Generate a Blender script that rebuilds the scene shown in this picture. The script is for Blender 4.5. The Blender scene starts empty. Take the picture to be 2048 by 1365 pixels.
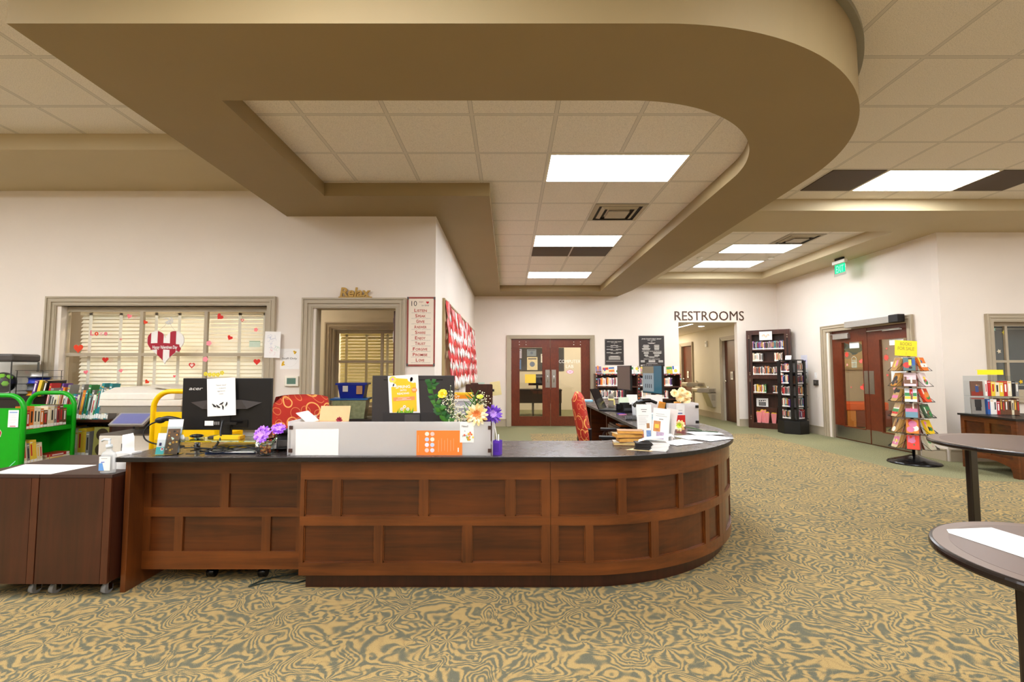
import bpy, bmesh, math, random
from mathutils import Vector, Matrix, Euler
R = math.radians
PI = math.pi
rnd = random.Random(7)
S = bpy.context.scene
COL = S.collection
# ------------------------------------------------------------ camera
FPX, CXP, HC = 950.0, 1020.0, 1.29
PITCH = math.atan(57.5 / FPX)
cam = bpy.data.cameras.new('camera'); camo = bpy.data.objects.new('camera', cam); COL.objects.link(camo)
camo.location = (0, 0, HC); camo.rotation_euler = (PI / 2 + PITCH, 0, 0)
cam.sensor_width = 36; cam.lens = FPX / 2048 * 36; cam.shift_x = 4 / 2048; cam.clip_start = .05; cam.clip_end = 100
S.camera = camo

def ray(x, y):
    u = (x - CXP) / FPX; v = (682.5 - y) / FPX
    return Vector((u, math.cos(PITCH) - v * math.sin(PITCH), math.sin(PITCH) + v * math.cos(PITCH)))
def aty(x, y, Y):
    r = ray(x, y); r = r * (Y / r.y); return Vector((r.x, Y, r.z + HC))
def atz(x, y, z):
    r = ray(x, y); r = r * ((z - HC) / r.z); return Vector((r.x, r.y, z))
def atx(x, y, X):
    r = ray(x, y); r = r * (X / r.x); return Vector((X, r.y, r.z + HC))

# ------------------------------------------------------------ materials
def lin(c):
    c = c.lstrip('#'); v = [int(c[i:i + 2], 16) / 255 for i in (0, 2, 4)]
    return tuple([(x / 12.92 if x <= .04045 else ((x + .055) / 1.055) ** 2.4) for x in v] + [1.0])
MATS = {}
def new_mat(name):
    m = bpy.data.materials.new(name); m.use_nodes = True
    nt = m.node_tree; b = nt.nodes['Principled BSDF']
    return m, nt, b
def C(c, rough=.5, metal=0, noise=.06, key=None, trans=0, alpha=1, emit=0, scale=30, ior=1.45):
    """plain paint / plastic / paper with a faint procedural mottling"""
    k = (c, rough, metal, noise, trans, alpha, emit, scale, ior)
    if k in MATS: return MATS[k]
    m, nt, b = new_mat('m_' + c.strip('#'))
    col = lin(c)
    if noise > 0 and trans == 0:
        n = nt.nodes.new('ShaderNodeTexNoise'); n.inputs['Scale'].default_value = scale; n.inputs['Detail'].default_value = 3
        tc = nt.nodes.new('ShaderNodeTexCoord'); nt.links.new(tc.outputs['Object'], n.inputs['Vector'])
        mx = nt.nodes.new('ShaderNodeMix'); mx.data_type = 'RGBA'
        mx.inputs[6].default_value = tuple(min(1, x * (1 + noise)) for x in col[:3]) + (1,)
        mx.inputs[7].default_value = tuple(x * (1 - noise) for x in col[:3]) + (1,)
        nt.links.new(n.outputs['Fac'], mx.inputs[0]); nt.links.new(mx.outputs[2], b.inputs['Base Color'])
    else:
        b.inputs['Base Color'].default_value = col
    b.inputs['Roughness'].default_value = rough; b.inputs['Metallic'].default_value = metal
    b.inputs['Transmission Weight'].default_value = trans; b.inputs['Alpha'].default_value = alpha
    b.inputs['IOR'].default_value = ior
    if emit:
        b.inputs['Emission Color'].default_value = col; b.inputs['Emission Strength'].default_value = emit
    MATS[k] = m; return m
def N(nt, t, **kw):
    n = nt.nodes.new(t)
    for k, v in kw.items(): setattr(n, k, v)
    return n
def MATH(nt, op, a, b=None, c=None, clamp=False):
    n = nt.nodes.new('ShaderNodeMath'); n.operation = op; n.use_clamp = clamp
    for i, v in enumerate((a, b, c)):
        if v is None: continue
        if isinstance(v, (int, float)): n.inputs[i].default_value = v
        else: nt.links.new(v, n.inputs[i])
    return n.outputs[0]
def RAMP(nt, fac, stops, interp='LINEAR'):
    n = nt.nodes.new('ShaderNodeValToRGB'); n.color_ramp.interpolation = interp
    e = n.color_ramp.elements
    while len(e) < len(stops): e.new(.5)
    for i, (p, c) in enumerate(stops): e[i].position = p; e[i].color = c if len(c) == 4 else tuple(c) + (1,)
    nt.links.new(fac, n.inputs[0]); return n.outputs[0]
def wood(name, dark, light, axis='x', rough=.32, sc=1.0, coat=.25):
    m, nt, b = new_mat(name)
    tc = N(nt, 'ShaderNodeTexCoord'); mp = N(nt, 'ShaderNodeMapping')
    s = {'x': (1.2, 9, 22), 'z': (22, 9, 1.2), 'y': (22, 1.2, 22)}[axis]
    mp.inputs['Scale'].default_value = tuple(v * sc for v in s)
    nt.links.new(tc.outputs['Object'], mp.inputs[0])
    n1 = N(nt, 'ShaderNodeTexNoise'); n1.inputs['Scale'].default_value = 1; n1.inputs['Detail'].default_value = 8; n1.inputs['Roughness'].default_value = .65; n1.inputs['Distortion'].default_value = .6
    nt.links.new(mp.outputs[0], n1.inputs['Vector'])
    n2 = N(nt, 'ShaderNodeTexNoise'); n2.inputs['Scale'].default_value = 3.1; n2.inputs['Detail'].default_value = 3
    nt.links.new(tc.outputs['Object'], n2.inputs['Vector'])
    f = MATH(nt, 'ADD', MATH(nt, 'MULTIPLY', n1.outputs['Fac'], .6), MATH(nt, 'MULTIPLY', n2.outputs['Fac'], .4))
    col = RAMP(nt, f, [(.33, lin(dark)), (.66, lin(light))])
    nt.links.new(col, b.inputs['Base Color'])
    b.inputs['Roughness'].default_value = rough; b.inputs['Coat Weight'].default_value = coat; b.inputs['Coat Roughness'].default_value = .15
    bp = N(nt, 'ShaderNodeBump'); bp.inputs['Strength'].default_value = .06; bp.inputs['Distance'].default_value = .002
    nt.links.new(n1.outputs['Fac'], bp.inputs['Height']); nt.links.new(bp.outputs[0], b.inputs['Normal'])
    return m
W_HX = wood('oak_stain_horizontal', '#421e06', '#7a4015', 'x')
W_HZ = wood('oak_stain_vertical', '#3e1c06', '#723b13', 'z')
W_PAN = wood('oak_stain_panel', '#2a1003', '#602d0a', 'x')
W_CAB = wood('cherry_veneer', '#2b130a', '#482012', 'z')
W_SH = wood('dark_bookcase_wood', '#2c140b', '#4f281a', 'z')
W_DOOR = wood('door_veneer', '#571f0a', '#743012', 'z', rough=.35, sc=1.6)
W_DK = wood('hall_door_veneer', '#48200f', '#5c2c18', 'z', rough=.35)
W_TAB = wood('espresso_wood', '#120b08', '#241812', 'z')

def mk_paint(name, c, rough=.6, bump=.02, mott=.03):
    m, nt, b = new_mat(name)
    tc = N(nt, 'ShaderNodeTexCoord'); n = N(nt, 'ShaderNodeTexNoise'); n.inputs['Scale'].default_value = 1.3; n.inputs['Detail'].default_value = 5
    nt.links.new(tc.outputs['Object'], n.inputs['Vector'])
    col = lin(c); nt.links.new(RAMP(nt, n.outputs['Fac'], [(.3, tuple(x * (1 - mott) for x in col[:3])), (.7, tuple(min(1, x * (1 + mott)) for x in col[:3]))]), b.inputs['Base Color'])
    b.inputs['Roughness'].default_value = rough
    n2 = N(nt, 'ShaderNodeTexNoise'); n2.inputs['Scale'].default_value = 260; nt.links.new(tc.outputs['Object'], n2.inputs['Vector'])
    bp = N(nt, 'ShaderNodeBump'); bp.inputs['Strength'].default_value = bump; bp.inputs['Distance'].default_value = .002
    nt.links.new(n2.outputs['Fac'], bp.inputs['Height']); nt.links.new(bp.outputs[0], b.inputs['Normal'])
    return m
P_WALL = mk_paint('wall_paint', '#ebe0d4')
P_TRIM = mk_paint('trim_paint', '#b3a58d', .45)
P_RING = mk_paint('ring_paint', '#98835b', .65)
P_SOFF = mk_paint('soffit_paint', '#c0af8c', .65)
P_HALL = mk_paint('hall_paint', '#d9cfb8', .6)

def mk_tile(name, x0, y0, c='#f0e8df', pitch=.6075):
    m, nt, b = new_mat(name)
    tc = N(nt, 'ShaderNodeTexCoord'); sp = N(nt, 'ShaderNodeSeparateXYZ'); nt.links.new(tc.outputs['Object'], sp.inputs[0])
    def gl(o, off):
        t = MATH(nt, 'DIVIDE', MATH(nt, 'SUBTRACT', o, off), pitch)
        f = MATH(nt, 'FRACT', MATH(nt, 'ADD', t, 100.5))
        return MATH(nt, 'ABSOLUTE', MATH(nt, 'SUBTRACT', f, .5))
    d = MATH(nt, 'MINIMUM', gl(sp.outputs[0], x0), gl(sp.outputs[1], y0))
    line = MATH(nt, 'LESS_THAN', d, .0125 / pitch)
    edge = MATH(nt, 'LESS_THAN', d, .0165 / pitch)
    n = N(nt, 'ShaderNodeTexNoise'); n.inputs['Scale'].default_value = 170; n.inputs['Detail'].default_value = 4; n.inputs['Roughness'].default_value = .8
    nt.links.new(tc.outputs['Object'], n.inputs['Vector'])
    col = lin(c)
    spk = RAMP(nt, n.outputs['Fac'], [(.36, tuple(x * .72 for x in col[:3])), (.5, col), (.7, tuple(min(1, x * 1.08) for x in col[:3]))])
    m1 = N(nt, 'ShaderNodeMix', data_type='RGBA'); nt.links.new(edge, m1.inputs[0]); nt.links.new(spk, m1.inputs[6]); m1.inputs[7].default_value = tuple(x * .55 for x in col[:3]) + (1,)
    m2 = N(nt, 'ShaderNodeMix', data_type='RGBA'); nt.links.new(line, m2.inputs[0]); nt.links.new(m1.outputs[2], m2.inputs[6]); m2.inputs[7].default_value = tuple(x * .82 for x in col[:3]) + (1,)
    nt.links.new(m2.outputs[2], b.inputs['Base Color']); b.inputs['Roughness'].default_value = .9
    bp = N(nt, 'ShaderNodeBump'); bp.inputs['Strength'].default_value = .25; bp.inputs['Distance'].default_value = .003
    nt.links.new(n.outputs['Fac'], bp.inputs['Height']); nt.links.new(bp.outputs[0], b.inputs['Normal'])
    return m

def mk_carpet():
    m, nt, b = new_mat('scroll_carpet')
    tc = N(nt, 'ShaderNodeTexCoord'); obj = tc.outputs['Object']
    nz = N(nt, 'ShaderNodeTexNoise'); nz.inputs['Scale'].default_value = 3.0; nz.inputs['Detail'].default_value = 1.5; nt.links.new(obj, nz.inputs['Vector'])
    sb = N(nt, 'ShaderNodeVectorMath', operation='SUBTRACT'); nt.links.new(nz.outputs['Color'], sb.inputs[0]); sb.inputs[1].default_value = (.5, .5, .5)
    sc = N(nt, 'ShaderNodeVectorMath', operation='SCALE'); nt.links.new(sb.outputs[0], sc.inputs[0]); sc.inputs[3].default_value = .12
    ad = N(nt, 'ShaderNodeVectorMath', operation='ADD'); nt.links.new(obj, ad.inputs[0]); nt.links.new(sc.outputs[0], ad.inputs[1])
    P = ad.outputs[0]
    nf = N(nt, 'ShaderNodeTexNoise'); nf.inputs['Scale'].default_value = 17; nf.inputs['Detail'].default_value = 2; nt.links.new(obj, nf.inputs['Vector'])
    s2 = N(nt, 'ShaderNodeVectorMath', operation='SUBTRACT'); nt.links.new(nf.outputs['Color'], s2.inputs[0]); s2.inputs[1].default_value = (.5, .5, .5)
    s3 = N(nt, 'ShaderNodeVectorMath', operation='SCALE'); nt.links.new(s2.outputs[0], s3.inputs[0]); s3.inputs[3].default_value = .03
    a3 = N(nt, 'ShaderNodeVectorMath', operation='ADD'); nt.links.new(P, a3.inputs[0]); nt.links.new(s3.outputs[0], a3.inputs[1]); P = a3.outputs[0]
    def cell(scale, nsp, kr, npet, seed):
        of = N(nt, 'ShaderNodeVectorMath', operation='ADD'); nt.links.new(P, of.inputs[0]); of.inputs[1].default_value = (seed, seed * 2.3, 0)
        v = N(nt, 'ShaderNodeTexVoronoi', voronoi_dimensions='2D'); v.inputs['Scale'].default_value = scale; v.inputs['Randomness'].default_value = .85
        nt.links.new(of.outputs[0], v.inputs['Vector'])
        d = N(nt, 'ShaderNodeVectorMath', operation='SUBTRACT'); nt.links.new(of.outputs[0], d.inputs[0]); nt.links.new(v.outputs['Position'], d.inputs[1])
        s = N(nt, 'ShaderNodeSeparateXYZ'); nt.links.new(d.outputs[0], s.inputs[0])
        r = MATH(nt, 'SQRT', MATH(nt, 'ADD', MATH(nt, 'MULTIPLY', s.outputs[0], s.outputs[0]), MATH(nt, 'MULTIPLY', s.outputs[1], s.outputs[1])))
        sr = N(nt, 'ShaderNodeSeparateColor'); nt.links.new(v.outputs['Color'], sr.inputs[0])
        th = MATH(nt, 'ADD', MATH(nt, 'ARCTAN2', s.outputs[1], s.outputs[0]), MATH(nt, 'MULTIPLY', sr.outputs[0], 6.283))
        sgn = MATH(nt, 'SUBTRACT', MATH(nt, 'MULTIPLY', MATH(nt, 'GREATER_THAN', sr.outputs[1], .5), 2), 1)
        spiral = MATH(nt, 'SINE', MATH(nt, 'ADD', MATH(nt, 'MULTIPLY', MATH(nt, 'MULTIPLY', th, sgn), nsp), MATH(nt, 'MULTIPLY', r, kr)))
        pet = MATH(nt, 'SINE', MATH(nt, 'ADD', MATH(nt, 'MULTIPLY', th, npet), MATH(nt, 'MULTIPLY', MATH(nt, 'SINE', MATH(nt, 'MULTIPLY', r, 26)), 2.4)))
        curl = MATH(nt, 'SINE', MATH(nt, 'ADD', MATH(nt, 'MULTIPLY', th, sgn), MATH(nt, 'MULTIPLY', r, 170)))
        wc_ = MATH(nt, 'MULTIPLY', MATH(nt, 'SUBTRACT', 1.6, MATH(nt, 'MULTIPLY', r, 26), clamp=True), MATH(nt, 'GREATER_THAN', sr.outputs[0], .35))
        spiral = MATH(nt, 'ADD', MATH(nt, 'MULTIPLY', spiral, MATH(nt, 'SUBTRACT', 1, wc_)), MATH(nt, 'MULTIPLY', curl, wc_))
        w = MATH(nt, 'GREATER_THAN', sr.outputs[2], .6)
        return MATH(nt, 'ADD', MATH(nt, 'MULTIPLY', spiral, MATH(nt, 'SUBTRACT', 1, w)), MATH(nt, 'MULTIPLY', pet, w)), r
    a, ra = cell(3.3, 6.0, 75, 10, 0.0)
    c, rc = cell(7.0, 4.0, 120, 7, 5.7)
    fl = N(nt, 'ShaderNodeTexNoise'); fl.inputs['Scale'].default_value = 4.2; fl.inputs['Detail'].default_value = 1.0; fl.inputs['Distortion'].default_value = .5; nt.links.new(P, fl.inputs['Vector'])
    flow = MATH(nt, 'SINE', MATH(nt, 'MULTIPLY', fl.outputs['Fac'], 118))
    wa = MATH(nt, 'SUBTRACT', 1, MATH(nt, 'MULTIPLY', ra, 6.5), clamp=True)
    wc = MATH(nt, 'SUBTRACT', 1.05, MATH(nt, 'MULTIPLY', rc, 10), clamp=True)
    t = MATH(nt, 'ADD', MATH(nt, 'MULTIPLY', a, MATH(nt, 'MULTIPLY', wa, 1.7)), MATH(nt, 'MULTIPLY', c, MATH(nt, 'MULTIPLY', wc, .9)))
    t = MATH(nt, 'ADD', t, MATH(nt, 'MULTIPLY', flow, MATH(nt, 'SUBTRACT', 1.0, MATH(nt, 'MULTIPLY', wa, 1.1))))
    lg = N(nt, 'ShaderNodeTexNoise'); lg.inputs['Scale'].default_value = 2.6; lg.inputs['Detail'].default_value = 2; nt.links.new(obj, lg.inputs['Vector'])
    t = MATH(nt, 'ADD', t, MATH(nt, 'MULTIPLY', MATH(nt, 'SUBTRACT', lg.outputs['Fac'], .46), 1.1))
    pile = N(nt, 'ShaderNodeTexNoise'); pile.inputs['Scale'].default_value = 330; pile.inputs['Detail'].default_value = 2; nt.links.new(obj, pile.inputs['Vector'])
    t = MATH(nt, 'ADD', t, MATH(nt, 'MULTIPLY', MATH(nt, 'SUBTRACT', pile.outputs['Fac'], .5), 1.2))
    f = MATH(nt, 'MULTIPLY_ADD', t, .5, .5, clamp=True)
    col = RAMP(nt, f, [(.12, lin('#6d6b59')), (.45, lin('#857a5c')), (.68, lin('#ab9060')), (1, lin('#b69a66'))])
    mx = N(nt, 'ShaderNodeMix', data_type='RGBA', blend_type='MULTIPLY'); mx.inputs[0].default_value = 1
    nt.links.new(col, mx.inputs[6]); nt.links.new(RAMP(nt, pile.outputs['Fac'], [(.3, (.62, .62, .62)), (.65, (1.1, 1.1, 1.1))]), mx.inputs[7])
    nt.links.new(mx.outputs[2], b.inputs['Base Color']); b.inputs['Roughness'].default_value = .95
    b.inputs['Specular IOR Level'].default_value = .1
    bp = N(nt, 'ShaderNodeBump'); bp.inputs['Strength'].default_value = .5; bp.inputs['Distance'].default_value = .004
    nt.links.new(pile.outputs['Fac'], bp.inputs['Height']); nt.links.new(bp.outputs[0], b.inputs['Normal'])
    return m
def mk_border():
    m, nt, b = new_mat('plain_carpet')
    tc = N(nt, 'ShaderNodeTexCoord')
    n = N(nt, 'ShaderNodeTexNoise'); n.inputs['Scale'].default_value = 90; n.inputs['Detail'].default_value = 4; nt.links.new(tc.outputs['Object'], n.inputs['Vector'])
    nt.links.new(RAMP(nt, n.outputs['Fac'], [(.35, lin('#67674b')), (.6, lin('#8f8b69'))]), b.inputs['Base Color'])
    b.inputs['Roughness'].default_value = .95; b.inputs['Specular IOR Level'].default_value = .1
    return m
CARPET, BORDER = mk_carpet(), mk_border()

def mk_top():
    m, nt, b = new_mat('laminate_top')
    tc = N(nt, 'ShaderNodeTexCoord'); n = N(nt, 'ShaderNodeTexNoise'); n.inputs['Scale'].default_value = 7; n.inputs['Detail'].default_value = 9; n.inputs['Roughness'].default_value = .7
    nt.links.new(tc.outputs['Object'], n.inputs['Vector'])
    nt.links.new(RAMP(nt, n.outputs['Fac'], [(.3, lin('#3a312f')), (.7, lin('#463c39'))]), b.inputs['Base Color'])
    nt.links.new(RAMP(nt, n.outputs['Fac'], [(.3, (.24, .24, .24)), (.7, (.31, .31, .31))]), b.inputs['Roughness'])
    return m
M_TOP = mk_top()
M_EDGE = C('#1d1a18', .35)
BLACK = C('#141212', .4); BLACKG = C('#100f10', .18); DGREY = C('#3a3432', .45); WHITE = C('#f4f1ec', .6); PAPER = C('#f6f3ef', .8, noise=.02)
STEEL = C('#b9b4ac', .3, 1.0); CHROME = C('#d8d6d2', .12, 1.0); SILV = C('#bdbab4', .4, .7)
GREEN = C('#02a010', .35); YEL = C('#fcc400', .35)
def glassmat(name, c, rough, ior=1.45, alpha=None):
    m, nt, b = new_mat(name)
    b.inputs['Base Color'].default_value = lin(c); b.inputs['Roughness'].default_value = rough
    b.inputs['Transmission Weight'].default_value = 1; b.inputs['IOR'].default_value = ior
    return m
def clearpane(name, tint, refl=.08, alpha=.12):
    """thin clear sheet: mostly transparent, a little gloss"""
    m = bpy.data.materials.new(name); m.use_nodes = True; nt = m.node_tree; nt.nodes.clear()
    o = N(nt, 'ShaderNodeOutputMaterial'); t = N(nt, 'ShaderNodeBsdfTransparent'); t.inputs[0].default_value = lin(tint)
    g = N(nt, 'ShaderNodeBsdfGlossy'); g.inputs['Roughness'].default_value = .03; g.inputs[0].default_value = (1, 1, 1, 1)
    lw = N(nt, 'ShaderNodeLayerWeight'); lw.inputs[0].default_value = .5
    fr = MATH(nt, 'MULTIPLY_ADD', MATH(nt, 'POWER', lw.outputs['Facing'], 5), .9, .04)
    nz = N(nt, 'ShaderNodeTexNoise'); nz.inputs['Scale'].default_value = 4
    f = MATH(nt, 'MULTIPLY', fr, MATH(nt, 'MULTIPLY_ADD', nz.outputs['Fac'], .1, .9 * 1.3), clamp=True)
    mx = N(nt, 'ShaderNodeMixShader'); nt.links.new(f, mx.inputs[0]); nt.links.new(t.outputs[0], mx.inputs[1]); nt.links.new(g.outputs[0], mx.inputs[2])
    nt.links.new(mx.outputs[0], o.inputs[0]); return m
PANE = clearpane('window_pane', '#fbfaf7'); ACR = clearpane('clear_acrylic', '#eef2f4')
def frosted(name, c, tw=.5):
    m = bpy.data.materials.new(name); m.use_nodes = True; nt = m.node_tree; nt.nodes.clear()
    o = N(nt, 'ShaderNodeOutputMaterial'); g = N(nt, 'ShaderNodeBsdfRefraction'); g.inputs[0].default_value = lin(c); g.inputs['Roughness'].default_value = .3; g.inputs['IOR'].default_value = 1.08
    d = N(nt, 'ShaderNodeBsdfDiffuse'); d.inputs[0].default_value = lin(c)
    tl = N(nt, 'ShaderNodeBsdfTranslucent'); tl.inputs[0].default_value = lin(c)
    nz = N(nt, 'ShaderNodeTexNoise'); nz.inputs['Scale'].default_value = 300
    f = MATH(nt, 'MULTIPLY_ADD', nz.outputs['Fac'], .06, .62)
    m1 = N(nt, 'ShaderNodeMixShader'); nt.links.new(f, m1.inputs[0]); nt.links.new(d.outputs[0], m1.inputs[1]); nt.links.new(tl.outputs[0], m1.inputs[2])
    m2 = N(nt, 'ShaderNodeMixShader'); m2.inputs[0].default_value = tw; nt.links.new(m1.outputs[0], m2.inputs[1]); nt.links.new(g.outputs[0], m2.inputs[2])
    nt.links.new(m2.outputs[0], o.inputs[0]); return m
FROST = frosted('frosted_acrylic', '#fdfbfa', .2)
def emitter(name, c, s):
    m = bpy.data.materials.new(name); m.use_nodes = True; nt = m.node_tree; nt.nodes.clear()
    o = N(nt, 'ShaderNodeOutputMaterial'); e = N(nt, 'ShaderNodeEmission'); e.inputs[0].default_value = lin(c); e.inputs[1].default_value = s
    nt.links.new(e.outputs[0], o.inputs[0]); return m
LAMP = emitter('lamp_diffuser', '#f6faff', 12.5)
LAMP2 = emitter('lamp_diffuser_side_rooms', '#fff3e2', 12.5)

# ------------------------------------------------------------ mesh builder
_fc = {}
def text_geo(s, shear=0, bold=0):
    k = (s, shear, bold)
    if k in _fc: return _fc[k]
    cu = bpy.data.curves.new('t', 'FONT'); cu.body = s; cu.resolution_u = 3; cu.shear = shear; cu.offset = bold
    cu.align_x = 'LEFT'
    o = bpy.data.objects.new('t', cu); COL.objects.link(o)
    bpy.context.view_layer.update()
    me = bpy.data.meshes.new_from_object(o.evaluated_get(bpy.context.evaluated_depsgraph_get()))
    vs = [tuple(v.co) for v in me.vertices]; fs = [tuple(p.vertices) for p in me.polygons]
    bpy.data.objects.remove(o); bpy.data.curves.remove(cu); bpy.data.meshes.remove(me)
    _fc[k] = (vs, fs); return _fc[k]
class MB:
    def __init__(s): s.v = []; s.f = []; s.mi = []; s.sm = []; s.mats = []; s.M = None
    def add(s, vs, fs, mat, smooth=False, M=None):
        if mat not in s.mats: s.mats.append(mat)
        k = s.mats.index(mat); n = len(s.v); T = M or s.M
        for v in vs:
            s.v.append(tuple(T @ Vector(v)) if T else tuple(v))
        for f in fs: s.f.append([i + n for i in f]); s.mi.append(k); s.sm.append(smooth)
        return s
    def box(s, x0, y0, z0, x1, y1, z1, mat, M=None):
        vs = [(x, y, z) for z in (z0, z1) for y in (y0, y1) for x in (x0, x1)]
        return s.add(vs, [(0, 2, 3, 1), (4, 5, 7, 6), (0, 1, 5, 4), (2, 6, 7, 3), (0, 4, 6, 2), (1, 3, 7, 5)], mat, M=M)
    def prism(s, poly, z0, z1, mat, M=None, smooth=False, mat2=None):
        n = len(poly); vs = [(x, y, z0) for x, y in poly] + [(x, y, z1) for x, y in poly]
        s.add(vs, [tuple(range(n))[::-1], tuple(range(n, 2 * n))], mat, M=M)
        s.add(vs, [(i, (i + 1) % n, n + (i + 1) % n, n + i) for i in range(n)], mat2 or mat, smooth, M=M); return s
    def holes(s, outer, holes, z0, z1, mat, M=None, mat2=None):
        """flat polygon with holes, extruded z0..z1"""
        bm = bmesh.new(); es = []
        for lp in [outer] + holes:
            vv = [bm.verts.new((x, y, 0)) for x, y in lp]
            for i in range(len(vv)): es.append(bm.edges.new((vv[i], vv[(i + 1) % len(vv)])))
        bmesh.ops.triangle_fill(bm, edges=es, use_beauty=True, use_dissolve=False)
        bm.verts.index_update(); vs = [v.co[:2] for v in bm.verts]; fs = [[v.index for v in f.verts] for f in bm.faces]; bm.free()
        s.add([(x, y, z0) for x, y in vs], fs, mat, M=M); s.add([(x, y, z1) for x, y in vs], fs, mat, M=M)
        for lp in [outer] + holes:
            n = len(lp); s.add([(x, y, z) for z in (z0, z1) for x, y in lp], [(i, (i + 1) % n, n + (i + 1) % n, n + i) for i in range(n)], mat2 or mat, False, M=M)
        return s
    def cyl(s, p, q, r, mat, r1=None, n=14, cap=True, smooth=True, M=None):
        p = Vector(p); q = Vector(q); d = (q - p).normalized(); a = d.orthogonal().normalized(); b = d.cross(a)
        r1 = r if r1 is None else r1; vs = []
        for c, rr in ((p, r), (q, r1)):
            for i in range(n):
                t = 2 * PI * i / n; vs.append(c + a * math.cos(t) * rr + b * math.sin(t) * rr)
        s.add(vs, [(i, (i + 1) % n, n + (i + 1) % n, n + i) for i in range(n)], mat, smooth, M)
        if cap: s.add(vs, [tuple(range(n))[::-1], tuple(range(n, 2 * n))], mat, False, M)
        return s
    def tube(s, pts, r, mat, n=8, closed=False, M=None):
        pts = [Vector(p) for p in pts]; m = len(pts); rings = []; prev = None
        for i, p in enumerate(pts):
            a = pts[(i - 1) % m] if (closed or i > 0) else p; b = pts[(i + 1) % m] if (closed or i < m - 1) else p
            d = (b - a).normalized()
            u = (prev - d * prev.dot(d)) if prev is not None else d.orthogonal()
            if u.length < 1e-5: u = d.orthogonal()
            u.normalize(); prev = u; w = d.cross(u)
            rr = r[i] if isinstance(r, (list, tuple)) else r
            rings += [p + u * math.cos(2 * PI * k / n) * rr + w * math.sin(2 * PI * k / n) * rr for k in range(n)]
        fs = []
        for i in range(m if closed else m - 1):
            j = (i + 1) % m
            fs += [(i * n + k, i * n + (k + 1) % n, j * n + (k + 1) % n, j * n + k) for k in range(n)]
        if not closed: fs += [tuple(range(n))[::-1], tuple(range((m - 1) * n, m * n))]
        return s.add(rings, fs, mat, True, M)
    def lathe(s, prof, mat, n=24, c=(0, 0), M=None, sx=1, sy=1):
        vs = []; m = len(prof)
        for r, z in prof:
            for k in range(n):
                t = 2 * PI * k / n; vs.append((c[0] + r * math.cos(t) * sx, c[1] + r * math.sin(t) * sy, z))
        fs = [(i * n + k, i * n + (k + 1) % n, (i + 1) * n + (k + 1) % n, (i + 1) * n + k) for i in range(m - 1) for k in range(n)]
        fs += [tuple(range(n))[::-1], tuple(range((m - 1) * n, m * n))]
        return s.add(vs, fs, mat, True, M)
    def ball(s, c, r, mat, n=12, sc=(1, 1, 1), M=None):
        pr = [(max(1e-4, math.sin(PI * i / n)) * r, -math.cos(PI * i / n) * r) for i in range(n + 1)]
        vs = []; k2 = n + 4
        for rr, z in pr:
            for k in range(k2):
                t = 2 * PI * k / k2; vs.append((c[0] + rr * math.cos(t) * sc[0], c[1] + rr * math.sin(t) * sc[1], c[2] + z * sc[2]))
        return s.add(vs, [(i * k2 + k, i * k2 + (k + 1) % k2, (i + 1) * k2 + (k + 1) % k2, (i + 1) * k2 + k) for i in range(n) for k in range(k2)], mat, True, M)
    def poly(s, pts, mat, M=None): return s.add(pts, [tuple(range(len(pts)))], mat, M=M)
    def rect(s, x0, y0, x1, y1, mat, z=.001, M=None): return s.poly([(x0, y0, z), (x1, y0, z), (x1, y1, z), (x0, y1, z)], mat, M)
    def disc(s, x, y, r, mat, z=.001, n=20, sx=1, M=None): return s.poly([(x + r * sx * math.cos(2 * PI * k / n), y + r * math.sin(2 * PI * k / n), z) for k in range(n)], mat, M)
    def ringd(s, x, y, r, w, mat, z=.001, n=20, a0=0, a1=2 * PI, sx=1, M=None):
        vs = []; 
        for k in range(n + 1):
            t = a0 + (a1 - a0) * k / n
            vs += [(x + (r + w) * sx * math.cos(t), y + (r + w) * math.sin(t), z), (x + r * sx * math.cos(t), y + r * math.sin(t), z)]
        return s.add(vs, [(2 * k, 2 * k + 2, 2 * k + 3, 2 * k + 1) for k in range(n)], mat, M=M)
    def heart(s, x, y, w, mat, z=.001, rot=0, M=None, t=0):
        P = []
        for k in range(28):
            a = 2 * PI * k / 28
            hx = 16 * math.sin(a) ** 3 / 32 * w; hy = (13 * math.cos(a) - 5 * math.cos(2 * a) - 2 * math.cos(3 * a) - math.cos(4 * a)) / 32 * w
            P.append((x + hx * math.cos(rot) - hy * math.sin(rot), y + hx * math.sin(rot) + hy * math.cos(rot)))
        if t: return s.prism(P, z, z + t, mat, M)
        return s.poly([(a, b, z) for a, b in P], mat, M)
    def text(s, st, x, y, h, mat, w=None, z=.0015, align='c', M=None, shear=0, bold=0, ext=0):
        """cap height h; optional fixed width w; align c/l"""
        vs, fs = text_geo(st, shear, bold)
        if not vs: return s
        x0 = min(v[0] for v in vs); x1 = max(v[0] for v in vs); y1 = .7
        sy = h / y1; sx = sy if w is None else w / (x1 - x0)
        ox = x - (x1 - x0) * sx / 2 if align == 'c' else x
        P = [(ox + (v[0] - x0) * sx, y + v[1] * sy, z) for v in vs]
        s.add(P, fs, mat, M=M)
        if ext:
            s.add([(p[0], p[1], z - ext) for p in P], fs, mat, M=M)
            ec = {}
            for f in fs:
                for i in range(len(f)):
                    e = (f[i], f[(i + 1) % len(f)]); k = tuple(sorted(e)); ec[k] = ec.get(k, 0) + 1
            n = len(P); s.add(P + [(p[0], p[1], z - ext) for p in P], [(a, b, b + n, a + n) for (a, b), c in ec.items() if c == 1], mat, M=M)
        return s
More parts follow.
